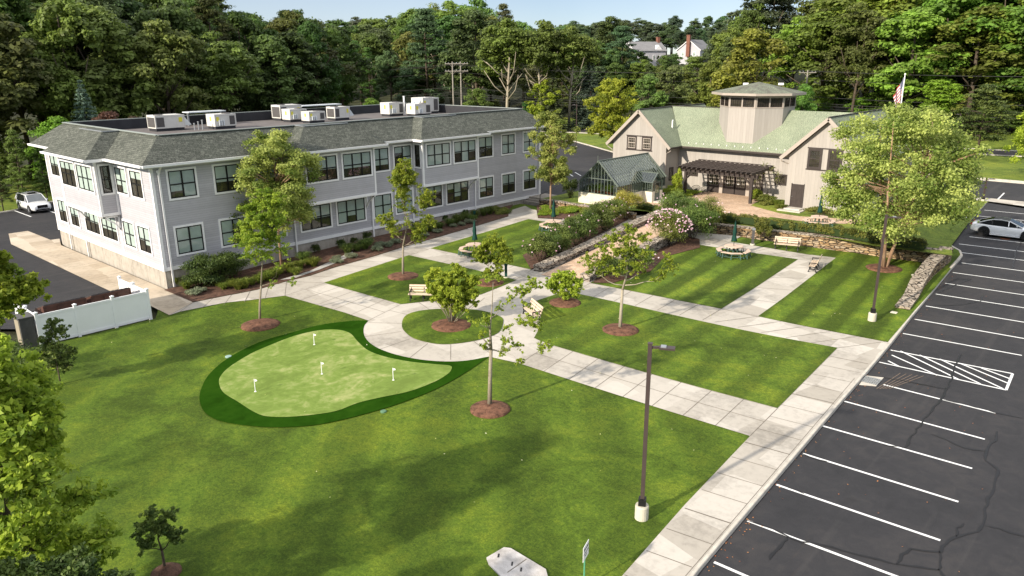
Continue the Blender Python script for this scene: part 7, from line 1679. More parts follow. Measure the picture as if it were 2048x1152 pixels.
 (-148.2, 237.0, 10.8, 'b', 'F', (0.062, 0.073, 0.05), 1.85),
 (-150.4, 251.3, 10.6, 'b', 'F', (0.061, 0.085, 0.046), 1.33),
 (-143.0, 250.6, 10.0, 'b', 'F', (0.057, 0.096, 0.045), 1.42),
 (-138.9, 257.6, 9.9, 'm', 'F', (0.07, 0.088, 0.054), 1.82),
 (-131.5, 250.3, 11.1, 'm', 'F', (0.08, 0.097, 0.059), 1.36),
 (-123.7, 247.9, 10.2, 'b', 'F', (0.069, 0.093, 0.057), 1.83),
 (-120.7, 250.2, 8, 'b', 'F', (0.089, 0.114, 0.052), 1.75),
 (-271.1, 187.0, 18.2, 'b', 'F', (0.095, 0.115, 0.05), 1.54),
 (-269.2, 195.9, 18.5, 'b', 'F', (0.069, 0.098, 0.043), 1.06),
 (-264.2, 197.4, 20.3, 'b', 'F', (0.073, 0.078, 0.059), 1.35),
 (-260.8, 206.2, 17.9, 'b', 'F', (0.063, 0.094, 0.044), 1.1),
 (-260.5, 210.8, 18.9, 'b', 'F', (0.075, 0.091, 0.041), 1.01),
 (-246.5, 208.3, 18.3, 'b', 'F', (0.086, 0.098, 0.043), 1.19),
 (-252.2, 217.6, 17.1, 'b', 'F', (0.07, 0.086, 0.044), 1.37),
 (-246.4, 225.4, 15.1, 'b', 'F', (0.069, 0.073, 0.057), 1.37),
 (-238.3, 224.8, 16.9, 'b', 'F', (0.06, 0.091, 0.053), 1.12),
 (-232.0, 226.4, 13.1, 'b', 'F', (0.073, 0.097, 0.043), 1.48),
 (-228.9, 228.1, 16.0, 'b', 'F', (0.072, 0.083, 0.043), 1.29),
 (-223.4, 233.6, 14.6, 'b', 'F', (0.065, 0.091, 0.045), 0.95),
 (-222.5, 246.8, 13.2, 'b', 'F', (0.057, 0.08, 0.048), 1.01),
 (-213.3, 246.8, 11.7, 'm', 'F', (0.089, 0.104, 0.044), 1.9),
 (-214.8, 257.4, 13.6, 'b', 'F', (0.078, 0.101, 0.052), 1.01),
 (-206.4, 257.3, 13.3, 'b', 'F', (0.091, 0.106, 0.056), 0.89),
 (-204.0, 263.1, 14.9, 'm', 'F', (0.065, 0.088, 0.048), 1.1),
 (-197.0, 260.0, 13.2, 'b', 'F', (0.074, 0.078, 0.048), 1.35),
 (-198.2, 270.3, 14.2, 'm', 'F', (0.063, 0.099, 0.047), 1.13),
 (-184.1, 265.6, 14.3, 'b', 'F', (0.065, 0.094, 0.053), 0.87),
 (-189.2, 279.4, 14.5, 'b', 'F', (0.085, 0.111, 0.057), 0.94),
 (-173.9, 273.1, 13.1, 'm', 'F', (0.07, 0.101, 0.05), 0.94),
 (-172.0, 283.9, 13.9, 'b', 'F', (0.077, 0.097, 0.046), 1.35),
 (-170.5, 285.9, 16.6, 'b', 'F', (0.056, 0.078, 0.057), 1.05),
 (-157.4, 281.0, 13.9, 'm', 'F', (0.073, 0.095, 0.043), 0.91),
 (-157.5, 290.2, 15.6, 'b', 'F', (0.061, 0.091, 0.041), 1.08),
 (-153.6, 296.7, 15.9, 'b', 'F', (0.061, 0.101, 0.038), 1.3),
 (-149.4, 293.4, 12.5, 'm', 'F', (0.082, 0.108, 0.052), 1.14),
 (-141.6, 295.0, 16.1, 'm', 'F', (0.062, 0.098, 0.043), 1.4)]
GN = {'L': ('broadleaf tree of the dark wood behind the office building', 'trees of the dark wood on the left'), 'C': ('tree of the wood beyond the far road, middle of the picture', 'trees of the wood beyond the road'), 'R': ('bright green tree of the tall wood on the right', 'trees of the tall wood on the right'), 'F': ('small faraway tree of the wood on the horizon', 'trees on the far hill')}
KN = {'b': 'broadleaf tree', 'm': 'layered maple', 'y': 'sycamore', 's': 'conical spruce', 'p': 'shaggy pine', 'u': 'low bushy tree'}
rr = random.Random(5)
for (x, y, H, k, reg, col, wsc) in WOODS:
    pr = rr.choice(PROTO[k]); s = H/pr['H']; w_ = s*wsc
    lab = {'L': 'in the dark wood behind the office', 'C': 'in the wood beyond the far road, middle of the picture', 'R': 'in the tall wood on the right', 'F': 'far off on the horizon'}[reg]
    tone = 'dark ' if sum(col) < .1 else ('bright ' if sum(col) > .24 else '')
    dup(pr, (x, y, hz(x, y)-.2), rr.random()*6.28, (w_, w_, s), f"{tone}green {KN[k]} {lab}", GN[reg][1], (*col, 1))
SPECIAL = [(-92.9, 31.3, 12.2, 's', 'blue grey spruce in front of the dark wood on the left', 'spruce', (0.13, 0.17, 0.16), 1.1),
 (-89.1, 22.9, 7.7, 'p', 'yellow green young pine at the left edge above the white car', 'pine', (0.1, 0.13, 0.035), 0.8),
 (-89.5, 25.1, 6.0, 'p', 'dark young pine beside the left corner of the office', 'pine', (0.06, 0.085, 0.025), 0.8),
 (-87.6, 20.5, 5.2, 'p', 'shaggy pine cut by the left edge of the picture', 'pine', (0.07, 0.09, 0.03), 0.8),
 (-89.2, 26.3, 3.8, 'u', 'dark bush between the pines and the office corner', 'bush', (0.05, 0.075, 0.02), 0.9),
 (-89.3, 32.5, 9.3, 'u', 'purple brown bush behind the office roof', 'bush', (0.085, 0.04, 0.035), 1.0),
 (-88.4, 34.7, 8.6, 'u', 'dull purple bush right of the larger one behind the office roof', 'bush', (0.07, 0.045, 0.035), 1.0),
 (-89.9, 27.4, 9.2, 'u', 'bright green bush behind the left end of the office roof', 'bush', (0.1, 0.15, 0.02), 1.0),
 (-54.6, 115.8, 18.4, 'b', 'big olive coloured oak standing right behind the barn tower', 'oak', (0.155, 0.145, 0.03), 1.25),
 (-64.8, 121.8, 13.6, 'b', 'olive green tree left of the big oak behind the barn', 'tree', (0.11, 0.13, 0.03), 1.0),
 (-76.3, 129.1, 12.7, 'b', 'grey green tree behind the left barn wing', 'tree', (0.1, 0.115, 0.045), 1.15),
 (-75.9, 120.0, 11.2, 'b', 'soft green tree left of the barn ridge beyond the road', 'tree', (0.1, 0.135, 0.04), 1.1),
 (-89.5, 120.4, 13.7, 's', 'dark blue grey spruce beyond the road', 'spruce', (0.055, 0.068, 0.06), 1.3),
 (-92.6, 112.9, 11.9, 's', 'dull green spruce left of the blue grey one beyond the road', 'spruce', (0.065, 0.075, 0.04), 1.3),
 (-99.1, 107.2, 20.3, 'y', 'sycamore with a tall pale forked trunk beyond the office roof', 'sycamore', (0.095, 0.12, 0.03), 1.15),
 (-94.7, 112.4, 19.9, 'y', 'second pale trunked sycamore right of the forked one', 'sycamore', (0.09, 0.115, 0.03), 1.1),
 (-92.6, 118.0, 19.1, 'y', 'third pale trunked sycamore farther right', 'sycamore', (0.11, 0.125, 0.035), 1.1),
 (-97.4, 97.8, 8.8, 'u', 'rounded green tree right of the utility pole', 'tree', (0.085, 0.12, 0.03), 1.0),
 (-98.7, 75.1, 7.9, 'u', 'bright bushy tree behind the middle of the office roof', 'tree', (0.09, 0.14, 0.025), 1.0),
 (-31.7, 131.2, 10.4, 'm', 'bright maple of the right wood above the big birch', 'maple', (0.12, 0.18, 0.022), 1.2),
 (-48.8, 122.6, 9.7, 'u', 'ivy covered tree right of the barn tower', 'tree', (0.085, 0.135, 0.03), 0.8),
 (-134.8, 119.2, 23.7, 'p', 'tall pine breaking the skyline in the middle', 'pine', (0.06, 0.09, 0.05), 1.3),
 (-123.6, 123.9, 24.8, 'b', 'tall dark tree on the skyline above the utility pole', 'tree', (0.06, 0.075, 0.03), 1.2),
 (-107.3, 156.8, 17.3, 'p', 'tall blue green pine left of the white house on the hill', 'pine', (0.06, 0.095, 0.055), 1.5),
 (-123.7, 175.9, 18.1, 'b', 'round topped tree on the hill above the pine', 'tree', (0.065, 0.085, 0.03), 1.3)]
for (x, y, H, k, lb, cat, col, wsc) in SPECIAL:
    pr = PROTO[k][0]; s = H/pr['H']; dup(pr, (x, y, hz(x, y)-.1), 1.0+x, (s*wsc, s*wsc, s), lb, None, (*col, 1))['category'] = cat
for l in PROTO.values():
    for p in l: drop(p)

# ---- young trees of the courtyard: trunk, limbs to every leaf clump, twigs and leaves
def young(name, label, base, tips, leafm, barkm, size=.085, dens=1., fork=None, rad=.075, stems=1, seed=1, mulch=None, up=.3, cat='tree', group=None, shell=.15):
    rr = random.Random(seed); r = thing(name, label, cat, base, group); B = V(base); rel = [(V(t[:3])-B, t[3], t[4] if len(t) > 4 else 1) for t in tips]
    top = max(rel, key=lambda t: t[0].z)[0]; F = (V(fork)-B) if fork else Vector((0, 0, top.z*.35)); mb = MB(); cl = []
    starts = []
    if stems == 1:
        lead = [Vector((0, 0, -.1)), Vector((F.x*.4, F.y*.4, F.z*.5)), F]; mb.tube(lead, [rad*1.25, rad, rad*.85], 9)
        up_ = [F, F.lerp(top, .3)+Vector((rr.uniform(-.2, .2), rr.uniform(-.2, .2), 0)), F.lerp(top, .62)+Vector((rr.uniform(-.22, .22), rr.uniform(-.22, .22), 0)), top-Vector((0, 0, .1))]; mb.tube(up_, [rad*.8, rad*.48, rad*.26, .010], 8); starts = up_
    nodes = []
    if stems == 1:
        for i, q_ in enumerate(starts[:-1]):
            for s_ in range(4): z_ = i+s_/4; nodes.append((q_.lerp(starts[i+1], s_/4), rad*(.85-.24*z_)))
    for p, R, w_ in sorted(rel, key=lambda t: (t[0]-F).length):
        p = p+FWD*rr.uniform(-.7, .7)*min(1.2, R*1.6)
        if stems > 1:
            a = rr.random()*6.28; s0 = Vector((.12*math.cos(a), .12*math.sin(a), -.05)); md = s0.lerp(p, .5)+Vector((rr.uniform(-.1, .1), rr.uniform(-.1, .1), .1)); mb.tube([s0, md, p], [rad*.7, rad*.4, .012], 6)
        else:
            s0, r0 = min(nodes, key=lambda n_: (n_[0]-p).length+max(0, n_[0].z-p.z+.35)*2.2); r0 = min(r0*.62, rad*.42); L_ = (p-s0).length; hd = Vector((p.x-s0.x, p.y-s0.y, 0))
            jt = lambda q_: Vector((rr.gauss(0, q_), rr.gauss(0, q_), rr.gauss(0, q_)))*L_
            m1 = s0+hd*.30+Vector((0, 0, (p.z-s0.z)*.18))+jt(.03); m2 = s0+hd*.62+Vector((0, 0, (p.z-s0.z)*.5))+jt(.05); m3 = s0+hd*.85+Vector((0, 0, (p.z-s0.z)*.8))+jt(.03)
            mb.tube([s0, m1, m2, m3, p], [r0, r0*.8, r0*.6, r0*.38, .008], 6); nodes += [(m1, r0*.8), (m2, r0*.65), (m3, r0*.5)]
        nt = max(8, int(22*w_*R/.4))
        for k in range(nt):
            d = Vector((rr.gauss(0, 1), rr.gauss(0, 1), rr.gauss(0, .8)+.3)).normalized()*R*rr.uniform(.45, 1.55); e = p+d; mb.tube([p+d*.02, p+d*.5+Vector((0, 0, -.03)), e], [.009, .007, .004], 4)
            tn_ = rr.uniform(.1, .95); nl_ = int(24*w_*dens*(R/.4)**1.2)+4; cl.append((e.x, e.y, e.z, R*.36, R*.36, R*.3, nl_, tn_)); h_ = p+d*.55; cl.append((h_.x, h_.y, h_.z, R*.4, R*.4, R*.3, nl_//2, tn_))
        cl.append((p.x, p.y, p.z, R*.8, R*.8, R*.65, int(50*w_*dens*(R/.4)**1.6), rr.uniform(.3, .7)))
    local(mb, 'trunk', barkm, r); put('crown', leafmesh('crown', cl, leafm, size, seed, .55, up, .8, shell), r)
    return r
def mulch_ring(label, p, R, m=None):
    mb = MB(); mb.lathe([(R*1.04, -.1), (R, .05), (R*.85, .10), (R*.5, .16), (R*.15, .19), (0.01, .19)], (0, 0, 0), 40)
    g = random.Random(int(R*1000)); mb.v = [(x*(1+g.uniform(-.02, .02)), y*(1+g.uniform(-.02, .02)), z+g.uniform(-.008, .008)) for x, y, z in mb.v]
    o = mb.build('mulch_mound', m or M_MULCH, smooth=True); o.location = p; return tag(o, label, 'mulch bed')
young('young_tree', 'slender young tree with pale trunk in front of the birch at the office', (-38.17, 20.28, 0.05), [(-37.51, 20.88, 7.16, 0.44, 1), (-37.14, 21.22, 6.74, 0.49, 1.2), (-37.96, 20.48, 6.61, 0.49, 1.2), (-37.5, 20.89, 5.91, 0.55, 1.3), (-36.94, 21.4, 5.77, 0.5, 1), (-38.19, 20.26, 5.5, 0.5, 1.1), (-37.88, 20.54, 4.93, 0.56, 1.2), (-37.28, 21.09, 4.78, 0.5, 1), (-38.53, 19.95, 4.51, 0.42, 0.9), (-36.81, 21.53, 4.2, 0.39, 0.6), (-38.27, 20.19, 3.93, 0.42, 0.8), (-37.65, 20.75, 3.92, 0.45, 0.7), (-38.82, 19.69, 4.79, 0.33, 0.7), (-37.07, 21.28, 3.34, 0.28, 0.4), (-36.62, 21.69, 2.31, 0.25, 0.4), (-37.46, 20.93, 2.32, 0.23, 0.3)], ML_YOUNG, M_BARKP, 0.058, 1.1, (-37.95, 20.48, 2.12), 0.06, 1, 1)
mulch_ring('reddish mulch ring of the slender young tree left of the putting green', (-37.44, 19.92, 0.05), 1.05)
young('young_tree', 'open crowned young tree with forked pale trunk on the diamond shaped lawn', (-38.08, 30.84, 0.43), [(-37.83, 31.06, 7.39, 0.52, 1.5), (-38.07, 30.85, 6.84, 0.52, 1.4), (-37.52, 31.35, 6.74, 0.52, 1.5), (-37.88, 31.02, 6.09, 0.49, 1.2), (-37.68, 31.21, 7.87, 0.29, 1), (-38.84, 30.14, 4.22, 0.43, 0.9), (-38.47, 30.49, 3.92, 0.46, 0.9), (-38.61, 30.36, 4.62, 0.36, 0.7), (-37.75, 31.14, 5.6, 0.39, 0.6), (-36.77, 32.04, 5.66, 0.46, 1.1), (-36.98, 31.85, 5.1, 0.39, 0.8), (-37.42, 31.44, 4.81, 0.36, 0.7), (-37.19, 31.65, 3.5, 0.46, 1), (-36.75, 32.06, 3.9, 0.49, 1), (-37.41, 31.46, 2.93, 0.4, 0.7), (-37.99, 30.92, 5.11, 0.36, 0.6), (-36.63, 32.16, 4.43, 0.33, 0.7), (-38.37, 30.57, 3.28, 0.36, 0.5), (-37.73, 31.16, 4.11, 0.39, 0.5), (-37.04, 31.79, 2.93, 0.3, 0.5)], ML_YOUNG, M_BARKP, 0.06, 0.85, (-38.01, 30.91, 2.53), 0.075, 1, 2)
mulch_ring('reddish mulch ring on the diamond shaped lawn', (-38.05, 30.86, 0.43), 1.05)
young('young_tree', 'sparse young tree with tall pale trunk below the round bed', (-20.49, 20.95, 0.02), [(-20.32, 21.1, 5.7, 0.24, 0.68), (-19.22, 22.12, 5.63, 0.28, 0.68), (-19.62, 21.74, 5.19, 0.27, 0.61), (-19.31, 22.03, 5.25, 0.29, 0.61), (-19.03, 22.28, 5.44, 0.24, 0.61), (-20.57, 20.88, 4.05, 0.27, 0.54), (-20.97, 20.51, 3.99, 0.21, 0.41), (-19.44, 21.91, 3.73, 0.31, 0.61), (-19.18, 22.14, 3.97, 0.29, 0.61), (-18.9, 22.4, 2.6, 0.31, 0.68), (-19.63, 21.74, 2.74, 0.29, 0.54), (-20.63, 20.82, 2.68, 0.27, 0.54), (-20.12, 21.28, 2.47, 0.27, 0.47), (-18.98, 22.33, 3.64, 0.29, 0.68), (-18.67, 22.61, 2.86, 0.23, 0.54), (-19.9, 21.49, 3.76, 0.23, 0.41), (-19.82, 21.56, 4.84, 0.23, 0.41), (-19.37, 21.98, 4.62, 0.23, 0.41), (-19.52, 21.83, 2.2, 0.21, 0.41), (-20.75, 20.72, 3.33, 0.23, 0.41), (-20.12, 21.28, 4.42, 0.21, 0.34), (-19.98, 21.42, 3.1, 0.21, 0.41)], ML_YOUNG, M_BARKP, 0.06, 0.9, (-20.42, 21.02, 2.66), 0.085, 1, 3)
mulch_ring('reddish mulch ring of the sparse tree in the near lawn', (-20.34, 20.83, 0.02), 0.85)
young('young_tree', 'small dense leafy tree behind the round bed beside the dark path light', (-32.17, 33.02, 0.5), [(-31.95, 33.22, 3.35, 0.41, 1.6), (-32.37, 32.83, 2.87, 0.41, 1.6), (-31.47, 33.66, 3.06, 0.41, 1.5), (-32.59, 32.63, 2.19, 0.38, 1.4), (-31.96, 33.21, 2.09, 0.44, 1.5), (-31.35, 33.77, 2.18, 0.38, 1.4), (-32.25, 32.94, 1.33, 0.35, 1), (-31.76, 33.4, 1.33, 0.38, 1), (-32.75, 32.49, 2.81, 0.25, 1), (-31.21, 33.9, 2.8, 0.25, 1)], ML_YOUNG, M_BARKP, 0.055, 1.5, (-32.11, 33.07, 1.1), 0.04, 1, 4)
mulch_ring('reddish mulch ring behind the round bed', (-32.41, 33.36, 0.51), 0.95)
young('round_bush', 'round yellow green multi stemmed bush in the middle of the round bed', (-29.0, 26.78, 0.26), [(-29.73, 26.11, 2.89, 0.38, 1.4), (-28.72, 27.04, 3.23, 0.38, 1.4), (-28.25, 27.47, 2.54, 0.41, 1.4), (-29.45, 26.37, 2.04, 0.44, 1.5), (-28.92, 26.85, 2.23, 0.49, 1.6), (-28.2, 27.52, 1.88, 0.41, 1.4), (-28.63, 27.12, 1.42, 0.39, 1.3), (-29.22, 26.58, 1.37, 0.39, 1.2), (-29.8, 26.05, 2.38, 0.3, 1.2), (-29.02, 26.76, 2.92, 0.35, 1.3), (-29.33, 26.48, 2.66, 0.38, 1.3), (-28.54, 27.2, 2.0, 0.38, 1.3), (-28.06, 27.64, 1.5, 0.22, 1), (-29.7, 26.14, 1.58, 0.22, 0.9)], ML_YEL, M_BARKP, 0.065, 2.0, None, 0.045, 7, 5, cat='bush')
mulch_ring('reddish mulch ring of the round bed', (-28.86, 26.61, 0.25), 1.12)
young('young_tree', 'broad open young tree with pale forked trunk on the middle lawn', (-21.58, 32.3, 0.18), [(-22.02, 31.9, 5.28, 0.34, 1), (-21.4, 32.47, 5.81, 0.31, 1), (-20.88, 32.94, 5.27, 0.34, 1), (-21.52, 32.36, 5.2, 0.37, 1), (-22.67, 31.3, 3.9, 0.37, 1), (-22.97, 31.03, 4.07, 0.32, 0.9), (-22.32, 31.62, 4.07, 0.34, 1), (-20.74, 33.07, 4.54, 0.34, 0.9), (-21.37, 32.49, 4.71, 0.37, 1), (-20.99, 32.84, 3.75, 0.37, 0.9), (-22.04, 31.88, 3.6, 0.34, 0.9), (-19.79, 33.94, 4.04, 0.32, 0.9), (-20.06, 33.69, 3.41, 0.35, 0.8), (-19.67, 34.04, 3.66, 0.29, 0.8), (-20.22, 33.54, 3.08, 0.27, 0.6), (-21.79, 32.11, 4.52, 0.34, 1), (-22.28, 31.66, 4.66, 0.34, 0.9), (-21.11, 32.73, 4.38, 0.34, 0.9), (-22.5, 31.45, 3.3, 0.27, 0.5), (-21.58, 32.3, 3.98, 0.34, 0.8), (-22.84, 31.15, 3.44, 0.24, 0.6), (-20.68, 33.12, 3.42, 0.24, 0.5)], ML_YOUNG, M_WHITEB, 0.058, 0.9, (-21.54, 32.34, 2.46), 0.085, 1, 6)
mulch_ring('reddish mulch ring on the middle lawn', (-21.58, 32.3, 0.18), 1.0)
young('round_bush', 'yellow variegated bush with upright stems left of the middle lawn tree', (-26.54, 33.74, 0.41), [(-27.1, 33.23, 1.6, 0.33, 1.3), (-26.77, 33.53, 1.91, 0.33, 1.3), (-26.44, 33.83, 1.97, 0.33, 1.3), (-26.11, 34.13, 1.65, 0.33, 1.3), (-26.94, 33.37, 1.13, 0.36, 1.2), (-26.55, 33.73, 1.38, 0.39, 1.3), (-26.15, 34.1, 1.13, 0.36, 1.2), (-26.59, 33.7, 0.82, 0.33, 1), (-27.27, 33.07, 1.39, 0.24, 1), (-25.89, 34.34, 1.34, 0.24, 1)], ML_YEL, M_BARKP, 0.05, 2.2, None, 0.025, 6, 7, cat='bush')
mulch_ring('reddish mulch ring of the yellow variegated bush', (-26.38, 33.54, 0.4), 0.95)


# birch crowns: dense foliage hung on several rising stems
def birch(label, base, H, R, z0, seed, leafm, barkm, n=90, stems=3, size=.10, per=150, lean=(0, 0), rz=None, cat='tree', rb=.13, name='birch_tree'):
    rr = random.Random(seed); r = thing(name, label, cat, base); mb = MB(); cl = []; zc = (z0+H)/2; rz = (H-z0)/2; tops = []
    for s_ in range(stems):
        a = s_*2*PI/stems+.5; d = Vector((math.cos(a), math.sin(a), 0)); q = .12*min(stems-1, 1)
        P = [d*q*.5+Vector((0, 0, -.2)), d*(q+.1*R*(stems > 1))+Vector((0, 0, H*.25)), d*(.28*R*(stems > 1))+Vector((lean[0]*.5, lean[1]*.5, H*.55)), d*(.42*R*(stems > 1))+Vector((lean[0], lean[1], H*.93))]
        mb.tube(P, [rb, rb*.75, rb*.45, .02], 9); tops.append(P)
    for k in range(n):
        if k == 0:
            lob = []
            for i_ in range(30): u = -.86+1.8*(i_+.5)/30; a = i_*2.4+rr.uniform(-.5, .5); q = math.sqrt(max(0, 1-abs(u)**2.2)); m_ = rr.choice([rr.uniform(.55, .85), rr.uniform(.5, .85), rr.uniform(.0, .45)]); lob.append((Vector((q*math.cos(a)*R*m_, q*math.sin(a)*R*m_, zc+u*rz*.88)), R*rr.uniform(.2, .34)))
        lc, lr = lob[k % 30]; dv = Vector((rr.gauss(0, 1), rr.gauss(0, 1), rr.gauss(0, 1)*.8+.2)).normalized()*rr.uniform(.5, 1.05)*lr
        u = (lc.z-zc)/rz; c_ = lc+dv+Vector((lean[0]*(u+1)/2, lean[1]*(u+1)/2, 0)); cr = R*rr.uniform(.09, .19)
        cl.append((c_.x, c_.y, c_.z, cr*1.1, cr*1.1, cr*.85, per*(cr/R/.17)**1.3, rr.uniform(.1, .95)))
        if k % 3 == 0:
            P = tops[k % stems]; s0 = P[1].lerp(P[3], max(.02, min(.95, (c_.z/H-.3)*1.1))); mb.tube([s0, s0.lerp(c_, .5)+Vector((0, 0, .1)), c_], [.045, .03, .01], 5)
    local(mb, 'trunk', barkm, r); put('crown', leafmesh('crown', cl, leafm, size, seed, .6, .35, .75, .3), r); return r
birch('big river birch with peeling bark in front of the barn', (-14.63, 53.86, 0.41), 10.8, 5.25, 2.0, 3, ML_BIRCH, M_BIRCH, 260, 3, .09, 250, cat='birch')
birch('full leafy birch with reddish trunk in the flower bed against the office', (-47.14, 27.17, 0.3), 9.4, 3.4, 2.1, 7, ML_BIRCH, M_BIRCH, 240, 1, .078, 230, (0, .3), cat='birch', rb=.1)
birch('slim upright birch with a pale trunk at the far corner of the office', (-43.51, 52.95, 0.9), 9.3, 2.4, 2.1, 9, ML_BIRCH, M_BIRCH, 190, 1, .075, 210, cat='birch', rb=.1)
birch('yellow green maple standing alone left of the barn across the back lot', (-64.5, 93.19, 1.4), 10.4, 4.0, .7, 13, ML_YEL, M_BARK, 200, 1, .14, 120, cat='maple', rb=.16, name='maple_tree')
birch('yellow green tree rising behind the slim birch beyond the back lot', (-94.04, 112.28, 1.4), 9.8, 3.3, 1.0, 15, ML_YEL, M_BARK, 140, 1, .15, 110, cat='maple', rb=.16, name='maple_tree')
birch('yellow green maple cut by the right edge of the picture', (-13.72, 103.59, 1.3), 7.5, 3.3, 1.2, 17, ML_YEL, M_BARK, 140, 1, .14, 110, cat='maple', rb=.14, name='maple_tree')
mulch_ring('reddish mulch ring of the big river birch', (-14.67, 53.98, 0.41), 1.15)
# layered tree on the far grass, right
tb = V((-22.39, 117.59, 1.34)); r = thing('shade_tree', 'dark green layered tree alone on the far grass at the right', 'tree', tb); mb = MB(); mb.tube([(0, 0, -.2), (0, 0, 9)], [.2, .03], 8); cl = []; g = random.Random(8)
for i in range(12):
    t = i/11; z = 2.6+6.6*t; R = 3.9*(1-t)**.55*(.7+.3*min(1, t*4))+.3
    for k in range(7):
        a = g.random()*6.28; q = R*g.uniform(.4, 1); c_ = (q*math.cos(a), q*math.sin(a), z+g.uniform(-.2, .2)); mb.tube([(0, 0, z-.3), c_], [.04, .01], 5); cl.append((*c_, 1.0, 1.0, .3, 110, g.uniform(.1, .8)))
local(mb, 'trunk', M_BARK, r); put('crown', leafmesh('crown', cl, leaf_mat('layered leaves', (.05, .085, .02), (.15, .20, .045), .3), .16, 8, .5, 1.0, .5, .2), r)

# near trees at the left edge
def bigleaf(label, base, tips, seed, leafm, size, barkm=M_BARK, dens=1, cat='tree', name='sapling_tree', rad=.1, up=.2, stems=1, fork=None):
    return young(name, label, base, tips, leafm, barkm, size, dens, fork, rad, stems, seed, up=up, cat=cat)
rr = random.Random(77); base = (-19.4, 3.3, 0); tips = []
for i in range(80):
    z = rr.uniform(1.2, 7.8); R = 2.35*(1-max(0, (z-3.5)/4.9)**1.6)*(.75 if z < 2.2 else 1); a = rr.random()*6.28; q = R*math.sqrt(rr.uniform(.15, 1)); tips.append((base[0]+q*math.cos(a), base[1]+q*math.sin(a), z, .5, .8))
tips.append((base[0], base[1], 8.0, .4, .6))
bigleaf('large bright leaved tree filling the lower left corner', base, tips, 5, ML_MAPLE, .085, dens=.6)
rr = random.Random(78); base = (-14.2, 2.2, 0); tips = [(base[0]+rr.uniform(-1.6, 1.3), base[1]+rr.uniform(-1.6, 1.4), rr.uniform(.8, 4.9), .5, 1.5) for i in range(30)]
bigleaf('dark fine leaved evergreen at the very bottom left corner', base, tips, 6, ML_DARK, .045, dens=3.2, cat='shrub', name='evergreen_shrub')
base = (-20.09, 6.88, 0.0); tips = [(base[0]+a*.2, base[1]+a*.18+b*.7, z*.97, .2, 1.2) for a, b, z in ((0, 0, 2.1), (-.8, .1, 1.4), (.8, -.1, 1.5), (.3, .5, 1.8), (-.4, -.4, 1.7), (1.2, .1, 1.15), (-1.3, 0, 1.1), (0, .6, 1.1), (.2, -.6, 1.2), (0, 0, 1.5))]
bigleaf('small dark sapling in a mulch ring at the bottom left of the lawn', base, tips, 9, ML_SHRUB, .042, dens=3, rad=.04)
mulch_ring('mulch ring of the small dark sapling at the bottom edge', (-19.98, 6.86, -0.0), .42, M_MULCHD)
base = (-36.86, 9.47, 0.0); tips = [tuple(V(base)+RIGHT*a+FWD*b)[:2]+(z, .32, .8) for a, b, z in ((0, 0, 2.9), (.35, 0, 2.6), (-.1, .2, 2.2), (.25, -.2, 1.9), (-.35, 0, 1.7), (.4, .2, 1.4), (0, 0, 1.3), (-.3, 0, 1.0), (.3, 0, .8), (0, .3, 2.5))]
bigleaf('thin dark shrub in front of the white fence', base, tips, 10, ML_SHRUB, .075, dens=.55, rad=.03, cat='shrub', name='garden_shrub')
base = (-37.33, 7.74, 0.0); tips = [tuple(V(base)+RIGHT*a+FWD*b)[:2]+(z, .55, 1.) for a, b, z in ((-.6, 0, 6.8), (.1, .2, 5.6), (-.3, 0, 6.2), (.7, -.1, 4.4), (.9, .1, 5.0), (.3, 0, 4.8), (-.5, 0, 4.9), (1.1, .2, 4.6), (-.2, 0, 3.9), (-.8, 0, 3.4), (-1.2, .2, 5.5), (-1.3, 0, 4.2))]
bigleaf('mid green tree cut by the left edge above the near leafy tree', base, tips, 12, ML_YOUNG, .11, dens=.8, rad=.07)
cl = []; rr = random.Random(4)
for i in range(60):
    p = V((-40.79, 8.9, 0.0))+RIGHT*rr.uniform(-2.8, 1.9)+FWD*rr.uniform(-1.6, 1.1); cl.append((p.x, p.y, rr.uniform(.2, .9), .5, .5, .4, 130, rr.uniform(.1, .8)))
o = put('low_shrub', leafmesh('low_shrub', [(c[0]+44, c[1]-8, *c[2:]) for c in cl], ML_DARK, .05, 4)); o.location = (-44, 8, 0); tag(o, 'mass of low dark shrubs at the left edge below the white fence', 'shrub')

# trees that stand behind the photographer and shade the near lawn
for (x, y, H, R) in ((-12.6, -7.5, 9.5, 3.0), (-30, -9, 10.5, 3.2)):
    birch('leafy tree outside the frame whose shadow falls on the near lawn', (x, y, 0), H, R, 1.6, int(-x*7), ML_MAPLE, M_BARK, 30, 1, .13, 26, cat='tree', name='shade_tree')['group'] = 'trees behind the camera'

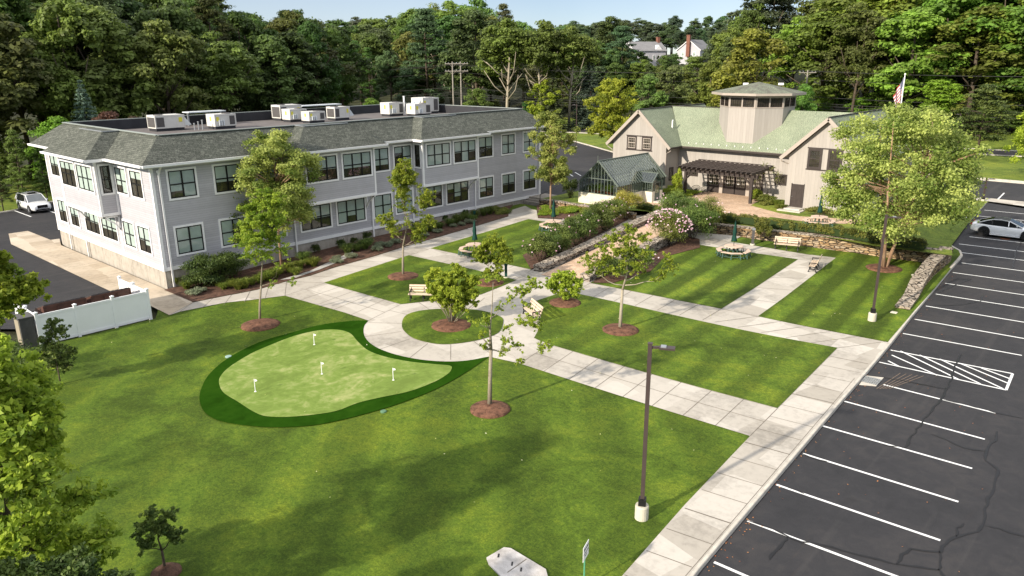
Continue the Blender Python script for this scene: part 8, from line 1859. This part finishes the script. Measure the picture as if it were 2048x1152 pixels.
# ---- shrubs
def shrub(label, p, R, seed, leafm, size=.05, per=300, n=16, group=None, name='garden_shrub', box=False, flowers=0, cat='shrub', core=True, col=None):
    rr = random.Random(seed); Rx, Ry, Rz = R; cl = []
    r = thing(name, label, cat, p, group); mb = MB()
    for k in range(7):
        a = k*.9; mb.tube([(.05*math.cos(a), .05*math.sin(a), -.05), (Rx*.45*math.cos(a), Ry*.45*math.sin(a), Rz*1.2)], [.022, .01], 5)
    local(mb, 'stem', M_BARK, r)
    for k in range(n):
        if box: u = Vector((rr.uniform(-.8, .8), rr.uniform(-.8, .8), rr.uniform(-.75, .85)))
        else: u = Vector((rr.gauss(0, 1), rr.gauss(0, 1), rr.gauss(0, .8)+.35)).normalized()*rr.uniform(.45, .8)
        cl.append((u.x*Rx, u.y*Ry, Rz*(1.02+u.z), Rx*.34, Ry*.34, Rz*.36, per, rr.uniform(.1, .9)))
    cl.append((0, 0, Rz, Rx*.62, Ry*.62, Rz*.8, int(per*1.5), .3))
    put('foliage', leafmesh('foliage', cl, leafm, size, seed, .6, .4, .8, .3), r)
    if flowers:
        fl = []
        for k in range(flowers):
            u = Vector((rr.gauss(0, 1), rr.gauss(0, 1), abs(rr.gauss(0, 1)))).normalized(); fl.append((u.x*Rx*1.02, u.y*Ry*1.02, Rz*(1+u.z*.98), .05, .05, .04, 7, rr.random()))
        put('blossom', leafmesh('blossom', fl, ML_FLOWER, .045, seed+1, .9, .2, .9), r)
    return r
shrub('dark rounded bush with a few pink flowers at the foot of the left ramp wall', (-32.98, 39.03, 0.65), (1.36, 1.36, 1.0), 1, ML_SHRUB, n=22, per=330, flowers=8, group='flowering shrubs along the brick ramp')
shrub('dark flowering bush second from the foot of the left ramp wall', (-33.4, 41.68, 0.69), (1.3, 1.42, 1.18), 2, ML_SHRUB, n=22, per=330, flowers=7, group='flowering shrubs along the brick ramp')
shrub('dark flowering bush third up along the left ramp wall', (-33.88, 44.33, 0.73), (1.42, 1.42, 1.24), 3, ML_SHRUB, n=22, per=330, flowers=6, group='flowering shrubs along the brick ramp')
shrub('tall dark bush halfway up the left ramp wall', (-34.84, 48.05, 0.8), (1.59, 1.59, 1.36), 4, ML_SHRUB, n=24, per=330, flowers=7, group='flowering shrubs along the brick ramp')
shrub('pink dotted bush in the upper part of the left ramp wall', (-35.67, 51.46, 0.87), (1.53, 1.53, 1.3), 5, ML_SHRUB, n=24, per=330, flowers=14, group='flowering shrubs along the brick ramp')
shrub('golden green bush at the top of the left ramp wall', (-35.97, 54.13, 0.93), (1.59, 1.47, 1.36), 6, ML_GOLD, n=24, per=330, group='flowering shrubs along the brick ramp')
shrub('large bush with many pink flowers right of the ramp', (-28.54, 48.76, 0.76), (1.77, 1.42, 1.42), 7, ML_HEDGE, n=26, per=300, flowers=190, group='flowering shrubs along the brick ramp')
shrub('tall dark green bush behind the pink flowering one', (-28.05, 51.57, 0.8), (2.01, 2.01, 1.59), 8, ML_SHRUB, n=30, per=360, flowers=14, group='flowering shrubs along the brick ramp')
shrub('tall bush at the upper right of the ramp dotted with pink buds', (-31.0, 54.06, 1.1), (1.89, 1.89, 1.53), 9, ML_SHRUB, n=30, per=340, flowers=16, group='flowering shrubs along the brick ramp')
shrub('leafy bush at the top right of the ramp beside the long hedge', (-28.2, 53.95, 1.1), (1.65, 1.65, 1.36), 10, ML_HEDGE, n=26, per=330, flowers=10, group='flowering shrubs along the brick ramp')
shrub('low dark bush behind the open crowned tree at the foot of the right ramp wall', (-26.85, 39.1, 0.52), (1.5, 1.1, 0.75), 11, ML_DARK, n=22, per=300, group='flowering shrubs along the brick ramp')
shrub('low dark bush between the pink flowering bush and the middle lawn tree', (-26.89, 42.09, 0.57), (1.53, 1.3, 0.83), 12, ML_SHRUB, n=20, per=300, flowers=10, group='flowering shrubs along the brick ramp')
shrub('dense dark green bush between two flowering ones low on the left ramp wall', (-33.17, 40.25, 0.66), (1.2, 1.2, 0.95), 41, ML_SHRUB, n=22, per=340, flowers=5, group='flowering shrubs along the brick ramp')
shrub('dense green bush between two others in the middle of the left ramp wall', (-34.38, 46.11, 0.76), (1.3, 1.3, 1.15), 42, ML_SHRUB, n=22, per=340, flowers=6, group='flowering shrubs along the brick ramp')
shrub('dense green bush just below the pink dotted one on the left ramp wall', (-35.21, 49.74, 0.83), (1.35, 1.35, 1.2), 43, ML_HEDGE, n=22, per=340, flowers=8, group='flowering shrubs along the brick ramp')
shrub('large clipped dark green bush at the near corner of the office', (-46.75, 22.2, .1), (1.15, 1.95, .98), 20, ML_DARK, size=.05, per=360, n=60, box=True)
shrub('climbing shrub against the stone wall behind the grey path light', (-23.83, 54.73, 0.73), (0.75, 0.5, 0.95), 21, ML_HEDGE, n=16, per=260)
shrub('leafy bush under the left pergola post', (-37.12, 63.29, 1.5), (1.3, 0.8, 0.6), 22, ML_YOUNG, n=16, per=240)
shrub('tall thin leafy shrub climbing beside the left pergola post', (-36.61, 63.72, 1.5), (0.6, 0.5, 1.5), 23, ML_YEL, n=20, per=110, size=0.08)
shrub('white flowering bush right of the barn entrance', (-30.16, 67.08, 1.5), (0.8, 0.8, 0.6), 24, ML_YOUNG, n=14, per=240)
shrub('rounded bush at the foot of the right pergola post', (-28.68, 66.3, 1.5), (1.3, 0.7, 0.45), 25, ML_HEDGE, n=16, per=260)
shrub('low bush between the barn steps and the birch', (-22.94, 63.85, 1.5), (1.6, 0.5, 0.38), 26, ML_HEDGE, n=18, per=260)
shrub('low bush against the barn wall under the birch', (-18.59, 65.38, 1.5), (2.2, 0.6, 0.45), 27, ML_HEDGE, n=18, per=260)
shrub('dark bush in front of the greenhouse side wall', (-39.79, 59.58, 1.5), (0.8, 1.2, 0.55), 28, ML_DARK, n=16, per=240)
shrub('dark shrub at the left corner of the greenhouse', (-44.45, 57.06, 1.5), (0.9, 1.2, 1.0), 29, ML_DARK, n=18, per=240)
young('bare_sapling', 'thin almost bare sapling right of the barn entrance', (-29.57, 68.28, 1.5), [(-30.27, 67.64, 4.1, 0.37, 0.6), (-29.59, 68.26, 4.33, 0.37, 0.6), (-29.04, 68.77, 3.86, 0.37, 0.6), (-30.39, 67.53, 3.4, 0.33, 0.6), (-29.24, 68.58, 3.3, 0.33, 0.6), (-29.97, 67.92, 4.8, 0.33, 0.6)], ML_YOUNG, M_BARKP, .04, .12, (-29.63, 68.22, 2.92), .04, 1, 31)

# clipped hedge on the terrace edge
def hedge(label, pts, w, h, z, seed):
    rr = random.Random(seed); r = thing('clipped_hedge', label, 'hedge', (pts[0][0], pts[0][1], z)); o0 = Vector((pts[0][0], pts[0][1], z)); cl = []; mb = MB()
    for a, b in zip(pts, pts[1:]):
        a, b = Vector(a), Vector(b); L = (b-a).length; d = (b-a)/L; n = Vector((-d.y, d.x))
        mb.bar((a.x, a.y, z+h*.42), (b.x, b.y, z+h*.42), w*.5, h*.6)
        k = int(L/.16)
        for i in range(k):
            p = a+d*(L*(i+.5)/k)+n*rr.uniform(-.32, .32)*w; cl.append((p.x-o0.x, p.y-o0.y, h*rr.uniform(.35, .72), (.27), .27, h*.38, 190, rr.uniform(.1, .9)))
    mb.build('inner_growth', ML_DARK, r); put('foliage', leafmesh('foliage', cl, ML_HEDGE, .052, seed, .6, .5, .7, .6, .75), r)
hedge('long clipped hedge along the top of the stone retaining wall', [tuple(p) for p in [(-29.21, 56.26), (-25.77, 56.6), (-20.49, 57.04), (-16.17, 56.44), (-12.9, 56.51)]], 1.1, .8, TZ, 3)
hedge('short clipped hedge between the left ramp wall and the plaza', [tuple(p) for p in [(-36.61, 56.94), (-35.15, 56.63), (-33.35, 56.09)]], .9, .6, TZ, 4)
# climbing shrub on the wall
# grass-like clumps, cushions and small shrubs of the long bed; one model of each, copied
def clump_proto(name, cat, leafm, r_, h, n, seed, blade=True):
    g = np.random.default_rng(seed); r = thing(name, 'p', cat)
    if blade:
        mb = MB(); V_ = []; F_ = []; tn = []
        for i in range(n):
            a = g.random()*6.28; l = h*(.6+.5*g.random()); s_ = r_*(.25+.75*g.random()); c_, q = math.cos(a), math.sin(a); b0 = Vector((c_*.25*r_*g.random(), q*.25*r_*g.random(), 0)); w_ = .014; t_ = Vector((-q, c_, 0))*w_
            m_ = b0+Vector((c_*s_*.45, q*s_*.45, l*.8)); e = b0+Vector((c_*s_, q*s_, l*.62*(1+.4*g.random())))
            k = len(V_); V_ += [b0-t_, b0+t_, m_+t_, m_-t_, e]; F_ += [(k, k+1, k+2, k+3), (k+3, k+2, k+4)]; v = g.random(); tn += [v, v]
        me = bpy.data.meshes.new('foliage'); me.from_pydata([tuple(v) for v in V_], [], F_); at = me.attributes.new('tint', 'FLOAT', 'FACE'); at.data.foreach_set('value', tn); me.materials.append(leafm); put('foliage', me, r)
    else:
        rr = random.Random(seed); cl = [(rr.uniform(-.6, .6)*r_, rr.uniform(-.6, .6)*r_, h*rr.uniform(.3, .75), r_*.4, r_*.4, h*.3, n//14, rr.random()) for _ in range(14)]
        put('foliage', leafmesh('foliage', cl, leafm, .035, seed, .6, .5, .8), r)
    return r
CP = {'g': clump_proto('grass_clump', 'ornamental grass', ML_GRASSY, .55, .62, 420, 1), 'd': clump_proto('grass_clump', 'ornamental grass', ML_SHRUB, .62, .72, 520, 2), 'v': clump_proto('cushion_plant', 'plant', ML_SILV, .5, .42, 1500, 3, False), 'k': clump_proto('small_shrub', 'shrub', ML_DARK, .42, .75, 1700, 4, False), 'c': clump_proto('creeping_plant', 'plant', ML_HEDGE, .6, .32, 1700, 5, False), 'b': clump_proto('creeping_plant', 'plant', ML_YOUNG, .6, .38, 1500, 6, False)}
CN = {'g': 'yellow green grass clump', 'd': 'green grass clump', 'v': 'pale grey green cushion plant', 'k': 'small dark rounded shrub', 'c': 'low green creeping plant', 'b': 'bright green low plant'}
rr = random.Random(9)
for k, p, s, where, grp in [('g', (-48.72, 20.24, 0.05), 1.21, 'in the long bed beside the office', 'plants of the long bed beside the office'),
 ('g', (-47.37, 20.35, 0.05), 1.06, 'in the long bed beside the office', 'plants of the long bed beside the office'),
 ('g', (-48.17, 22.14, 0.09), 1.13, 'in the long bed beside the office', 'plants of the long bed beside the office'),
 ('g', (-46.54, 22.02, 0.08), 0.92, 'in the long bed beside the office', 'plants of the long bed beside the office'),
 ('g', (-45.58, 22.47, 0.1), 0.98, 'in the long bed beside the office', 'plants of the long bed beside the office'),
 ('g', (-44.51, 22.88, 0.12), 1.24, 'in the long bed beside the office', 'plants of the long bed beside the office'),
 ('g', (-44.69, 23.51, 0.14), 0.86, 'in the long bed beside the office', 'plants of the long bed beside the office'),
 ('g', (-44.67, 24.05, 0.17), 1.09, 'in the long bed beside the office', 'plants of the long bed beside the office'),
 ('g', (-44.75, 24.65, 0.19), 1.26, 'in the long bed beside the office', 'plants of the long bed beside the office'),
 ('g', (-44.83, 25.27, 0.22), 1.26, 'in the long bed beside the office', 'plants of the long bed beside the office'),
 ('g', (-45.37, 25.98, 0.25), 0.94, 'in the long bed beside the office', 'plants of the long bed beside the office'),
 ('g', (-45.21, 26.66, 0.27), 1.3, 'in the long bed beside the office', 'plants of the long bed beside the office'),
 ('g', (-45.37, 27.56, 0.31), 1.06, 'in the long bed beside the office', 'plants of the long bed beside the office'),
 ('g', (-45.63, 28.42, 0.34), 0.91, 'in the long bed beside the office', 'plants of the long bed beside the office'),
 ('g', (-44.98, 28.45, 0.35), 1.22, 'in the long bed beside the office', 'plants of the long bed beside the office'),
 ('g', (-44.14, 26.46, 0.27), 1.09, 'in the long bed beside the office', 'plants of the long bed beside the office'),
 ('g', (-44.54, 22.47, 0.1), 1.29, 'in the long bed beside the office', 'plants of the long bed beside the office'),
 ('g', (-45.35, 21.86, 0.08), 0.91, 'in the long bed beside the office', 'plants of the long bed beside the office'),
 ('v', (-45.6, 20.03, 0.05), 1.14, 'in the long bed beside the office', 'plants of the long bed beside the office'),
 ('v', (-46.02, 20.63, 0.06), 0.93, 'in the long bed beside the office', 'plants of the long bed beside the office'),
 ('v', (-45.16, 30.53, 0.42), 0.82, 'in the long bed beside the office', 'plants of the long bed beside the office'),
 ('v', (-44.21, 30.11, 0.4), 0.86, 'in the long bed beside the office', 'plants of the long bed beside the office'),
 ('v', (-44.54, 31.31, 0.44), 1.11, 'in the long bed beside the office', 'plants of the long bed beside the office'),
 ('v', (-44.55, 33.84, 0.53), 1.17, 'in the long bed beside the office', 'plants of the long bed beside the office'),
 ('v', (-45.03, 35.09, 0.57), 1.09, 'in the long bed beside the office', 'plants of the long bed beside the office'),
 ('v', (-45.27, 36.03, 0.6), 1.06, 'in the long bed beside the office', 'plants of the long bed beside the office'),
 ('v', (-45.51, 34.74, 0.56), 0.97, 'in the long bed beside the office', 'plants of the long bed beside the office'),
 ('v', (-45.13, 39.11, 0.65), 0.92, 'in the long bed beside the office', 'plants of the long bed beside the office'),
 ('v', (-45.31, 40.53, 0.67), 0.95, 'in the long bed beside the office', 'plants of the long bed beside the office'),
 ('v', (-44.67, 29.92, 0.39), 0.83, 'in the long bed beside the office', 'plants of the long bed beside the office'),
 ('v', (-45.96, 42.84, 0.7), 0.86, 'in the long bed beside the office', 'plants of the long bed beside the office'),
 ('v', (-45.8, 43.69, 0.72), 0.9, 'in the long bed beside the office', 'plants of the long bed beside the office'),
 ('v', (-45.81, 44.66, 0.73), 1.17, 'in the long bed beside the office', 'plants of the long bed beside the office'),
 ('d', (-46.01, 32.07, 0.47), 1.21, 'in the long bed beside the office', 'plants of the long bed beside the office'),
 ('d', (-45.86, 32.88, 0.49), 0.96, 'in the long bed beside the office', 'plants of the long bed beside the office'),
 ('d', (-45.87, 33.58, 0.52), 1.23, 'in the long bed beside the office', 'plants of the long bed beside the office'),
 ('d', (-46.58, 34.51, 0.55), 0.91, 'in the long bed beside the office', 'plants of the long bed beside the office'),
 ('d', (-46.21, 40.51, 0.67), 1.11, 'in the long bed beside the office', 'plants of the long bed beside the office'),
 ('d', (-46.38, 41.78, 0.69), 0.89, 'in the long bed beside the office', 'plants of the long bed beside the office'),
 ('d', (-46.41, 42.97, 0.7), 1.08, 'in the long bed beside the office', 'plants of the long bed beside the office'),
 ('d', (-46.76, 44.19, 0.72), 1.24, 'in the long bed beside the office', 'plants of the long bed beside the office'),
 ('d', (-47.1, 45.43, 0.75), 1.14, 'in the long bed beside the office', 'plants of the long bed beside the office'),
 ('d', (-47.12, 46.7, 0.77), 1.12, 'in the long bed beside the office', 'plants of the long bed beside the office'),
 ('d', (-47.1, 47.78, 0.8), 1.11, 'in the long bed beside the office', 'plants of the long bed beside the office'),
 ('d', (-47.08, 48.6, 0.81), 1.18, 'in the long bed beside the office', 'plants of the long bed beside the office'),
 ('d', (-45.99, 45.27, 0.75), 1.05, 'in the long bed beside the office', 'plants of the long bed beside the office'),
 ('d', (-46.69, 28.74, 0.35), 1.21, 'in the long bed beside the office', 'plants of the long bed beside the office'),
 ('d', (-46.04, 39.27, 0.65), 1.14, 'in the long bed beside the office', 'plants of the long bed beside the office'),
 ('k', (-47.64, 32.64, 0.49), 0.99, 'in the long bed beside the office', 'plants of the long bed beside the office'),
 ('k', (-47.81, 33.99, 0.53), 0.79, 'in the long bed beside the office', 'plants of the long bed beside the office'),
 ('k', (-47.82, 35.31, 0.58), 1.02, 'in the long bed beside the office', 'plants of the long bed beside the office'),
 ('k', (-47.17, 39.98, 0.66), 1.08, 'in the long bed beside the office', 'plants of the long bed beside the office'),
 ('k', (-48.37, 44.21, 0.72), 0.72, 'in the long bed beside the office', 'plants of the long bed beside the office'),
 ('k', (-48.3, 46.6, 0.77), 0.88, 'in the long bed beside the office', 'plants of the long bed beside the office'),
 ('k', (-49.12, 28.93, 0.36), 0.98, 'in the long bed beside the office', 'plants of the long bed beside the office'),
 ('k', (-48.73, 40.65, 0.67), 1.02, 'in the long bed beside the office', 'plants of the long bed beside the office'),
 ('k', (-47.86, 30.54, 0.42), 1.02, 'in the long bed beside the office', 'plants of the long bed beside the office'),
 ('c', (-47.29, 49.82, 0.84), 1.0, 'at the far end of the long bed beside the office', 'plants of the long bed beside the office'),
 ('c', (-47.22, 50.43, 0.85), 1.04, 'at the far end of the long bed beside the office', 'plants of the long bed beside the office'),
 ('c', (-46.2, 49.81, 0.84), 1.12, 'at the far end of the long bed beside the office', 'plants of the long bed beside the office'),
 ('c', (-48.29, 50.2, 0.84), 1.19, 'at the far end of the long bed beside the office', 'plants of the long bed beside the office'),
 ('c', (-46.35, 49.16, 0.82), 0.94, 'at the far end of the long bed beside the office', 'plants of the long bed beside the office'),
 ('b', (-42.83, 51.01, 0.86), 0.93, 'in the bed between the garden steps and the left ramp wall', 'plants of the bed by the garden steps'),
 ('c', (-42.8, 54.25, 0.93), 0.91, 'in the bed between the garden steps and the left ramp wall', 'plants of the bed by the garden steps'),
 ('b', (-43.25, 52.04, 0.88), 1.2, 'in the bed between the garden steps and the left ramp wall', 'plants of the bed by the garden steps'),
 ('c', (-40.26, 55.85, 1.01), 0.93, 'in the bed between the garden steps and the left ramp wall', 'plants of the bed by the garden steps'),
 ('b', (-42.34, 53.72, 0.91), 0.93, 'in the bed between the garden steps and the left ramp wall', 'plants of the bed by the garden steps'),
 ('b', (-40.07, 54.96, 0.97), 1.26, 'in the bed between the garden steps and the left ramp wall', 'plants of the bed by the garden steps'),
 ('b', (-42.42, 54.02, 0.92), 1.04, 'in the bed between the garden steps and the left ramp wall', 'plants of the bed by the garden steps'),
 ('b', (-42.99, 51.62, 0.87), 1.17, 'in the bed between the garden steps and the left ramp wall', 'plants of the bed by the garden steps'),
 ('c', (-42.33, 54.38, 0.94), 1.2, 'in the bed between the garden steps and the left ramp wall', 'plants of the bed by the garden steps'),
 ('b', (-41.46, 54.68, 0.95), 1.11, 'in the bed between the garden steps and the left ramp wall', 'plants of the bed by the garden steps'),
 ('b', (-40.97, 55.26, 0.98), 1.28, 'in the bed between the garden steps and the left ramp wall', 'plants of the bed by the garden steps'),
 ('b', (-39.5, 54.23, 0.93), 1.15, 'in the bed between the garden steps and the left ramp wall', 'plants of the bed by the garden steps'),
 ('c', (-40.79, 54.75, 0.96), 1.01, 'in the bed between the garden steps and the left ramp wall', 'plants of the bed by the garden steps'),
 ('c', (-43.35, 52.07, 0.88), 1.18, 'in the bed between the garden steps and the left ramp wall', 'plants of the bed by the garden steps'),
 ('c', (-42.56, 52.95, 0.9), 1.27, 'in the bed between the garden steps and the left ramp wall', 'plants of the bed by the garden steps'),
 ('b', (-41.5, 53.41, 0.91), 1.17, 'in the bed between the garden steps and the left ramp wall', 'plants of the bed by the garden steps'),
 ('c', (-39.61, 55.21, 0.98), 1.1, 'in the bed between the garden steps and the left ramp wall', 'plants of the bed by the garden steps'),
 ('b', (-39.92, 53.69, 0.91), 0.97, 'in the bed between the garden steps and the left ramp wall', 'plants of the bed by the garden steps'),
 ('b', (-39.71, 56.12, 1.02), 0.94, 'in the bed between the garden steps and the left ramp wall', 'plants of the bed by the garden steps'),
 ('c', (-40.48, 54.25, 0.93), 0.97, 'in the bed between the garden steps and the left ramp wall', 'plants of the bed by the garden steps'),
 ('b', (-44.16, 53.26, 0.91), 1.23, 'in the bed between the garden steps and the left ramp wall', 'plants of the bed by the garden steps'),
 ('b', (-41.87, 53.01, 0.9), 1.01, 'in the bed between the garden steps and the left ramp wall', 'plants of the bed by the garden steps'),
 ('b', (-40.97, 55.46, 0.99), 1.28, 'in the bed between the garden steps and the left ramp wall', 'plants of the bed by the garden steps'),
 ('b', (-42.13, 52.92, 0.9), 1.02, 'in the bed between the garden steps and the left ramp wall', 'plants of the bed by the garden steps'),
 ('b', (-42.02, 51.65, 0.87), 0.99, 'in the bed between the garden steps and the left ramp wall', 'plants of the bed by the garden steps'),
 ('b', (-42.13, 54.49, 0.94), 1.25, 'in the bed between the garden steps and the left ramp wall', 'plants of the bed by the garden steps'),
 ('c', (-39.72, 54.52, 0.94), 1.23, 'in the bed between the garden steps and the left ramp wall', 'plants of the bed by the garden steps'),
 ('c', (-40.33, 54.65, 0.95), 1.04, 'in the bed between the garden steps and the left ramp wall', 'plants of the bed by the garden steps'),
 ('b', (-42.55, 53.77, 0.92), 1.22, 'in the bed between the garden steps and the left ramp wall', 'plants of the bed by the garden steps'),
 ('b', (-39.33, 53.72, 0.91), 1.18, 'in the bed between the garden steps and the left ramp wall', 'plants of the bed by the garden steps'),
 ('b', (-41.16, 54.43, 0.94), 0.94, 'in the bed between the garden steps and the left ramp wall', 'plants of the bed by the garden steps'),
 ('b', (-39.35, 54.18, 0.93), 1.18, 'in the bed between the garden steps and the left ramp wall', 'plants of the bed by the garden steps'),
 ('c', (-40.99, 55.26, 0.98), 1.3, 'in the bed between the garden steps and the left ramp wall', 'plants of the bed by the garden steps'),
 ('b', (-41.54, 53.83, 0.92), 1.21, 'in the bed between the garden steps and the left ramp wall', 'plants of the bed by the garden steps'),
 ('b', (-37.05, 66.28, 1.5), 0.73, 'in the bed at the left of the barn entrance', 'plants of the bed left of the barn entrance'),
 ('b', (-36.78, 64.32, 1.5), 0.83, 'in the bed at the left of the barn entrance', 'plants of the bed left of the barn entrance'),
 ('b', (-36.6, 64.88, 1.5), 0.77, 'in the bed at the left of the barn entrance', 'plants of the bed left of the barn entrance'),
 ('b', (-37.41, 66.23, 1.5), 1.02, 'in the bed at the left of the barn entrance', 'plants of the bed left of the barn entrance'),
 ('b', (-36.5, 64.18, 1.5), 0.87, 'in the bed at the left of the barn entrance', 'plants of the bed left of the barn entrance'),
 ('b', (-37.3, 65.2, 1.5), 0.88, 'in the bed at the left of the barn entrance', 'plants of the bed left of the barn entrance'),
 ('b', (-36.82, 66.14, 1.5), 0.71, 'in the bed at the left of the barn entrance', 'plants of the bed left of the barn entrance'),
 ('b', (-37.28, 66.32, 1.5), 0.76, 'in the bed at the left of the barn entrance', 'plants of the bed left of the barn entrance'),
 ('b', (-37.36, 65.03, 1.5), 0.79, 'in the bed at the left of the barn entrance', 'plants of the bed left of the barn entrance'),
 ('b', (-36.58, 66.32, 1.5), 1.07, 'in the bed at the left of the barn entrance', 'plants of the bed left of the barn entrance'),
 ('b', (-38.16, 66.11, 1.5), 1.04, 'in the bed at the left of the barn entrance', 'plants of the bed left of the barn entrance'),
 ('b', (-37.91, 66.25, 1.5), 0.95, 'in the bed at the left of the barn entrance', 'plants of the bed left of the barn entrance'),
 ('b', (-36.67, 65.88, 1.5), 0.97, 'in the bed at the left of the barn entrance', 'plants of the bed left of the barn entrance'),
 ('b', (-36.48, 66.53, 1.5), 0.95, 'in the bed at the left of the barn entrance', 'plants of the bed left of the barn entrance'),
 ('b', (-36.46, 66.48, 1.5), 1.03, 'in the bed at the left of the barn entrance', 'plants of the bed left of the barn entrance'),
 ('b', (-37.5, 64.16, 1.5), 0.91, 'in the bed at the left of the barn entrance', 'plants of the bed left of the barn entrance'),
 ('b', (-36.56, 65.53, 1.5), 0.98, 'in the bed at the left of the barn entrance', 'plants of the bed left of the barn entrance'),
 ('b', (-37.2, 63.71, 1.5), 0.91, 'in the bed at the left of the barn entrance', 'plants of the bed left of the barn entrance'),
 ('b', (-36.32, 64.84, 1.5), 0.9, 'in the bed at the left of the barn entrance', 'plants of the bed left of the barn entrance'),
 ('b', (-36.07, 65.2, 1.5), 0.8, 'in the bed at the left of the barn entrance', 'plants of the bed left of the barn entrance'),
 ('b', (-37.43, 64.03, 1.5), 1.06, 'in the bed at the left of the barn entrance', 'plants of the bed left of the barn entrance'),
 ('b', (-37.59, 65.41, 1.5), 0.97, 'in the bed at the left of the barn entrance', 'plants of the bed left of the barn entrance'),
 ('g', (-27.16, 65.77, 1.5), 0.9, 'in the bed at the right of the barn entrance', 'plants of the bed right of the barn entrance'),
 ('c', (-28.64, 66.4, 1.5), 0.93, 'in the bed at the right of the barn entrance', 'plants of the bed right of the barn entrance'),
 ('c', (-28.69, 65.72, 1.5), 0.93, 'in the bed at the right of the barn entrance', 'plants of the bed right of the barn entrance'),
 ('c', (-26.84, 65.28, 1.5), 1.09, 'in the bed at the right of the barn entrance', 'plants of the bed right of the barn entrance'),
 ('c', (-28.45, 67.21, 1.5), 0.89, 'in the bed at the right of the barn entrance', 'plants of the bed right of the barn entrance'),
 ('c', (-26.95, 65.48, 1.5), 0.7, 'in the bed at the right of the barn entrance', 'plants of the bed right of the barn entrance'),
 ('g', (-27.48, 66.75, 1.5), 0.87, 'in the bed at the right of the barn entrance', 'plants of the bed right of the barn entrance'),
 ('c', (-28.59, 66.5, 1.5), 0.91, 'in the bed at the right of the barn entrance', 'plants of the bed right of the barn entrance'),
 ('c', (-28.49, 66.47, 1.5), 1.05, 'in the bed at the right of the barn entrance', 'plants of the bed right of the barn entrance'),
 ('c', (-26.98, 64.99, 1.5), 0.79, 'in the bed at the right of the barn entrance', 'plants of the bed right of the barn entrance'),
 ('g', (-27.79, 66.2, 1.5), 0.99, 'in the bed at the right of the barn entrance', 'plants of the bed right of the barn entrance'),
 ('c', (-28.52, 66.27, 1.5), 0.86, 'in the bed at the right of the barn entrance', 'plants of the bed right of the barn entrance'),
 ('g', (-27.99, 66.58, 1.5), 0.79, 'in the bed at the right of the barn entrance', 'plants of the bed right of the barn entrance'),
 ('g', (-26.64, 64.6, 1.5), 0.85, 'in the bed at the right of the barn entrance', 'plants of the bed right of the barn entrance'),
 ('c', (-28.71, 66.75, 1.5), 0.96, 'in the bed at the right of the barn entrance', 'plants of the bed right of the barn entrance')]:
    dup(CP[k], p, rr.random()*6.28, s, CN[k]+' '+where, grp)
for p in CP.values(): drop(p)
# potted plants in the greenhouse
for i, (x, y) in enumerate(((-41.6, 56.4), (-41.0, 56.5), (-40.5, 56.4), (-39.8, 56.6), (-39.3, 56.4), (-38.8, 57.4), (-38.9, 58.4), (-41.8, 58.0), (-41.9, 59.6))):
    r = thing('potted_plant', ['potted plant at the left of the greenhouse front', 'potted plant second from the left inside the greenhouse front', 'potted plant in the middle of the greenhouse front', 'potted plant right of the middle inside the greenhouse front', 'potted plant at the right of the greenhouse front', 'potted plant at the near right side inside the greenhouse', 'potted plant along the right glass side of the greenhouse', 'potted plant along the left glass side of the greenhouse', 'potted plant far along the left glass side of the greenhouse'][i], 'potted plant', (x, y, 2.35), 'potted plants in the greenhouse')
    local(MB().lathe([(.13, 0), (.17, .26), (.19, .26), (.19, .30), (.15, .3)], (0, 0, 0), 14), 'pot', M_POT, r); put('foliage', leafmesh('foliage', [(0, 0, .6, .28, .28, .32, 220, .6), (.1, .1, .8, .18, .18, .2, 80, .9)], ML_YOUNG, .05, 100+i), r)
r = thing('plant_bench', 'slatted staging that carries the pots inside the greenhouse', 'bench', (-40.3, 56.4, 1.5)); mb = MB(); mb.bx(-42.2, -38.4, 56.0, 56.9, 2.27, 2.33); mb.bx(-42.2, -41.5, 56.9, 61.5, 2.27, 2.33); mb.bx(-39.1, -38.4, 56.9, 59.6, 2.27, 2.33); mb.build('top', M_WOODT, r)
mb = MB()
for x, y in ((-42.1, 56.1), (-38.5, 56.1), (-42.1, 61.4), (-38.5, 59.5), (-41.6, 61.4)): mb.bx(x-.03, x+.03, y-.03, y+.03, 1.5, 2.27)
mb.build('leg', M_DARKG, r)
# fallen leaves: too many to count
g = np.random.default_rng(3); cl = []
KP = [Vector(p) for p in KERB]
for i in range(170):
    k = int(g.integers(1, 8)); a, b = KP[k], KP[k+1]; p = a.lerp(b, float(g.random())); x = p.x+abs(float(g.normal()))*.22+.05; cl.append((x, p.y, hz(x, p.y)-.105, .01, .01, .002, 1, float(g.random())))
for i in range(130):
    x, y = float(g.uniform(-9, 2)), float(g.uniform(12, 60)); cl.append((x, y, hz(x, y)-.105, .01, .01, .002, 1, float(g.random())))
kind(put('fallen_leaves', leafmesh('fallen_leaves', cl, leaf_mat('fallen leaf', (.30, .09, .03), (.45, .22, .08), .1), .026, 3, .8, 3., .4)), 'stuff', 'scattered brown fallen leaves on the asphalt')
cl = []
for i in range(150):
    x, y = float(g.uniform(-45, -12)), float(g.uniform(12, 52)); cl.append((x, y, hz(x, y)+.07, .01, .01, .002, 1, float(g.random())))
kind(put('petal_litter', leafmesh('petal_litter', cl, leaf_mat('pale litter', (.40, .38, .12), (.6, .58, .40), .1), .03, 4, .8, 3., .4)), 'stuff', 'pale fallen leaflets scattered over the lawns')
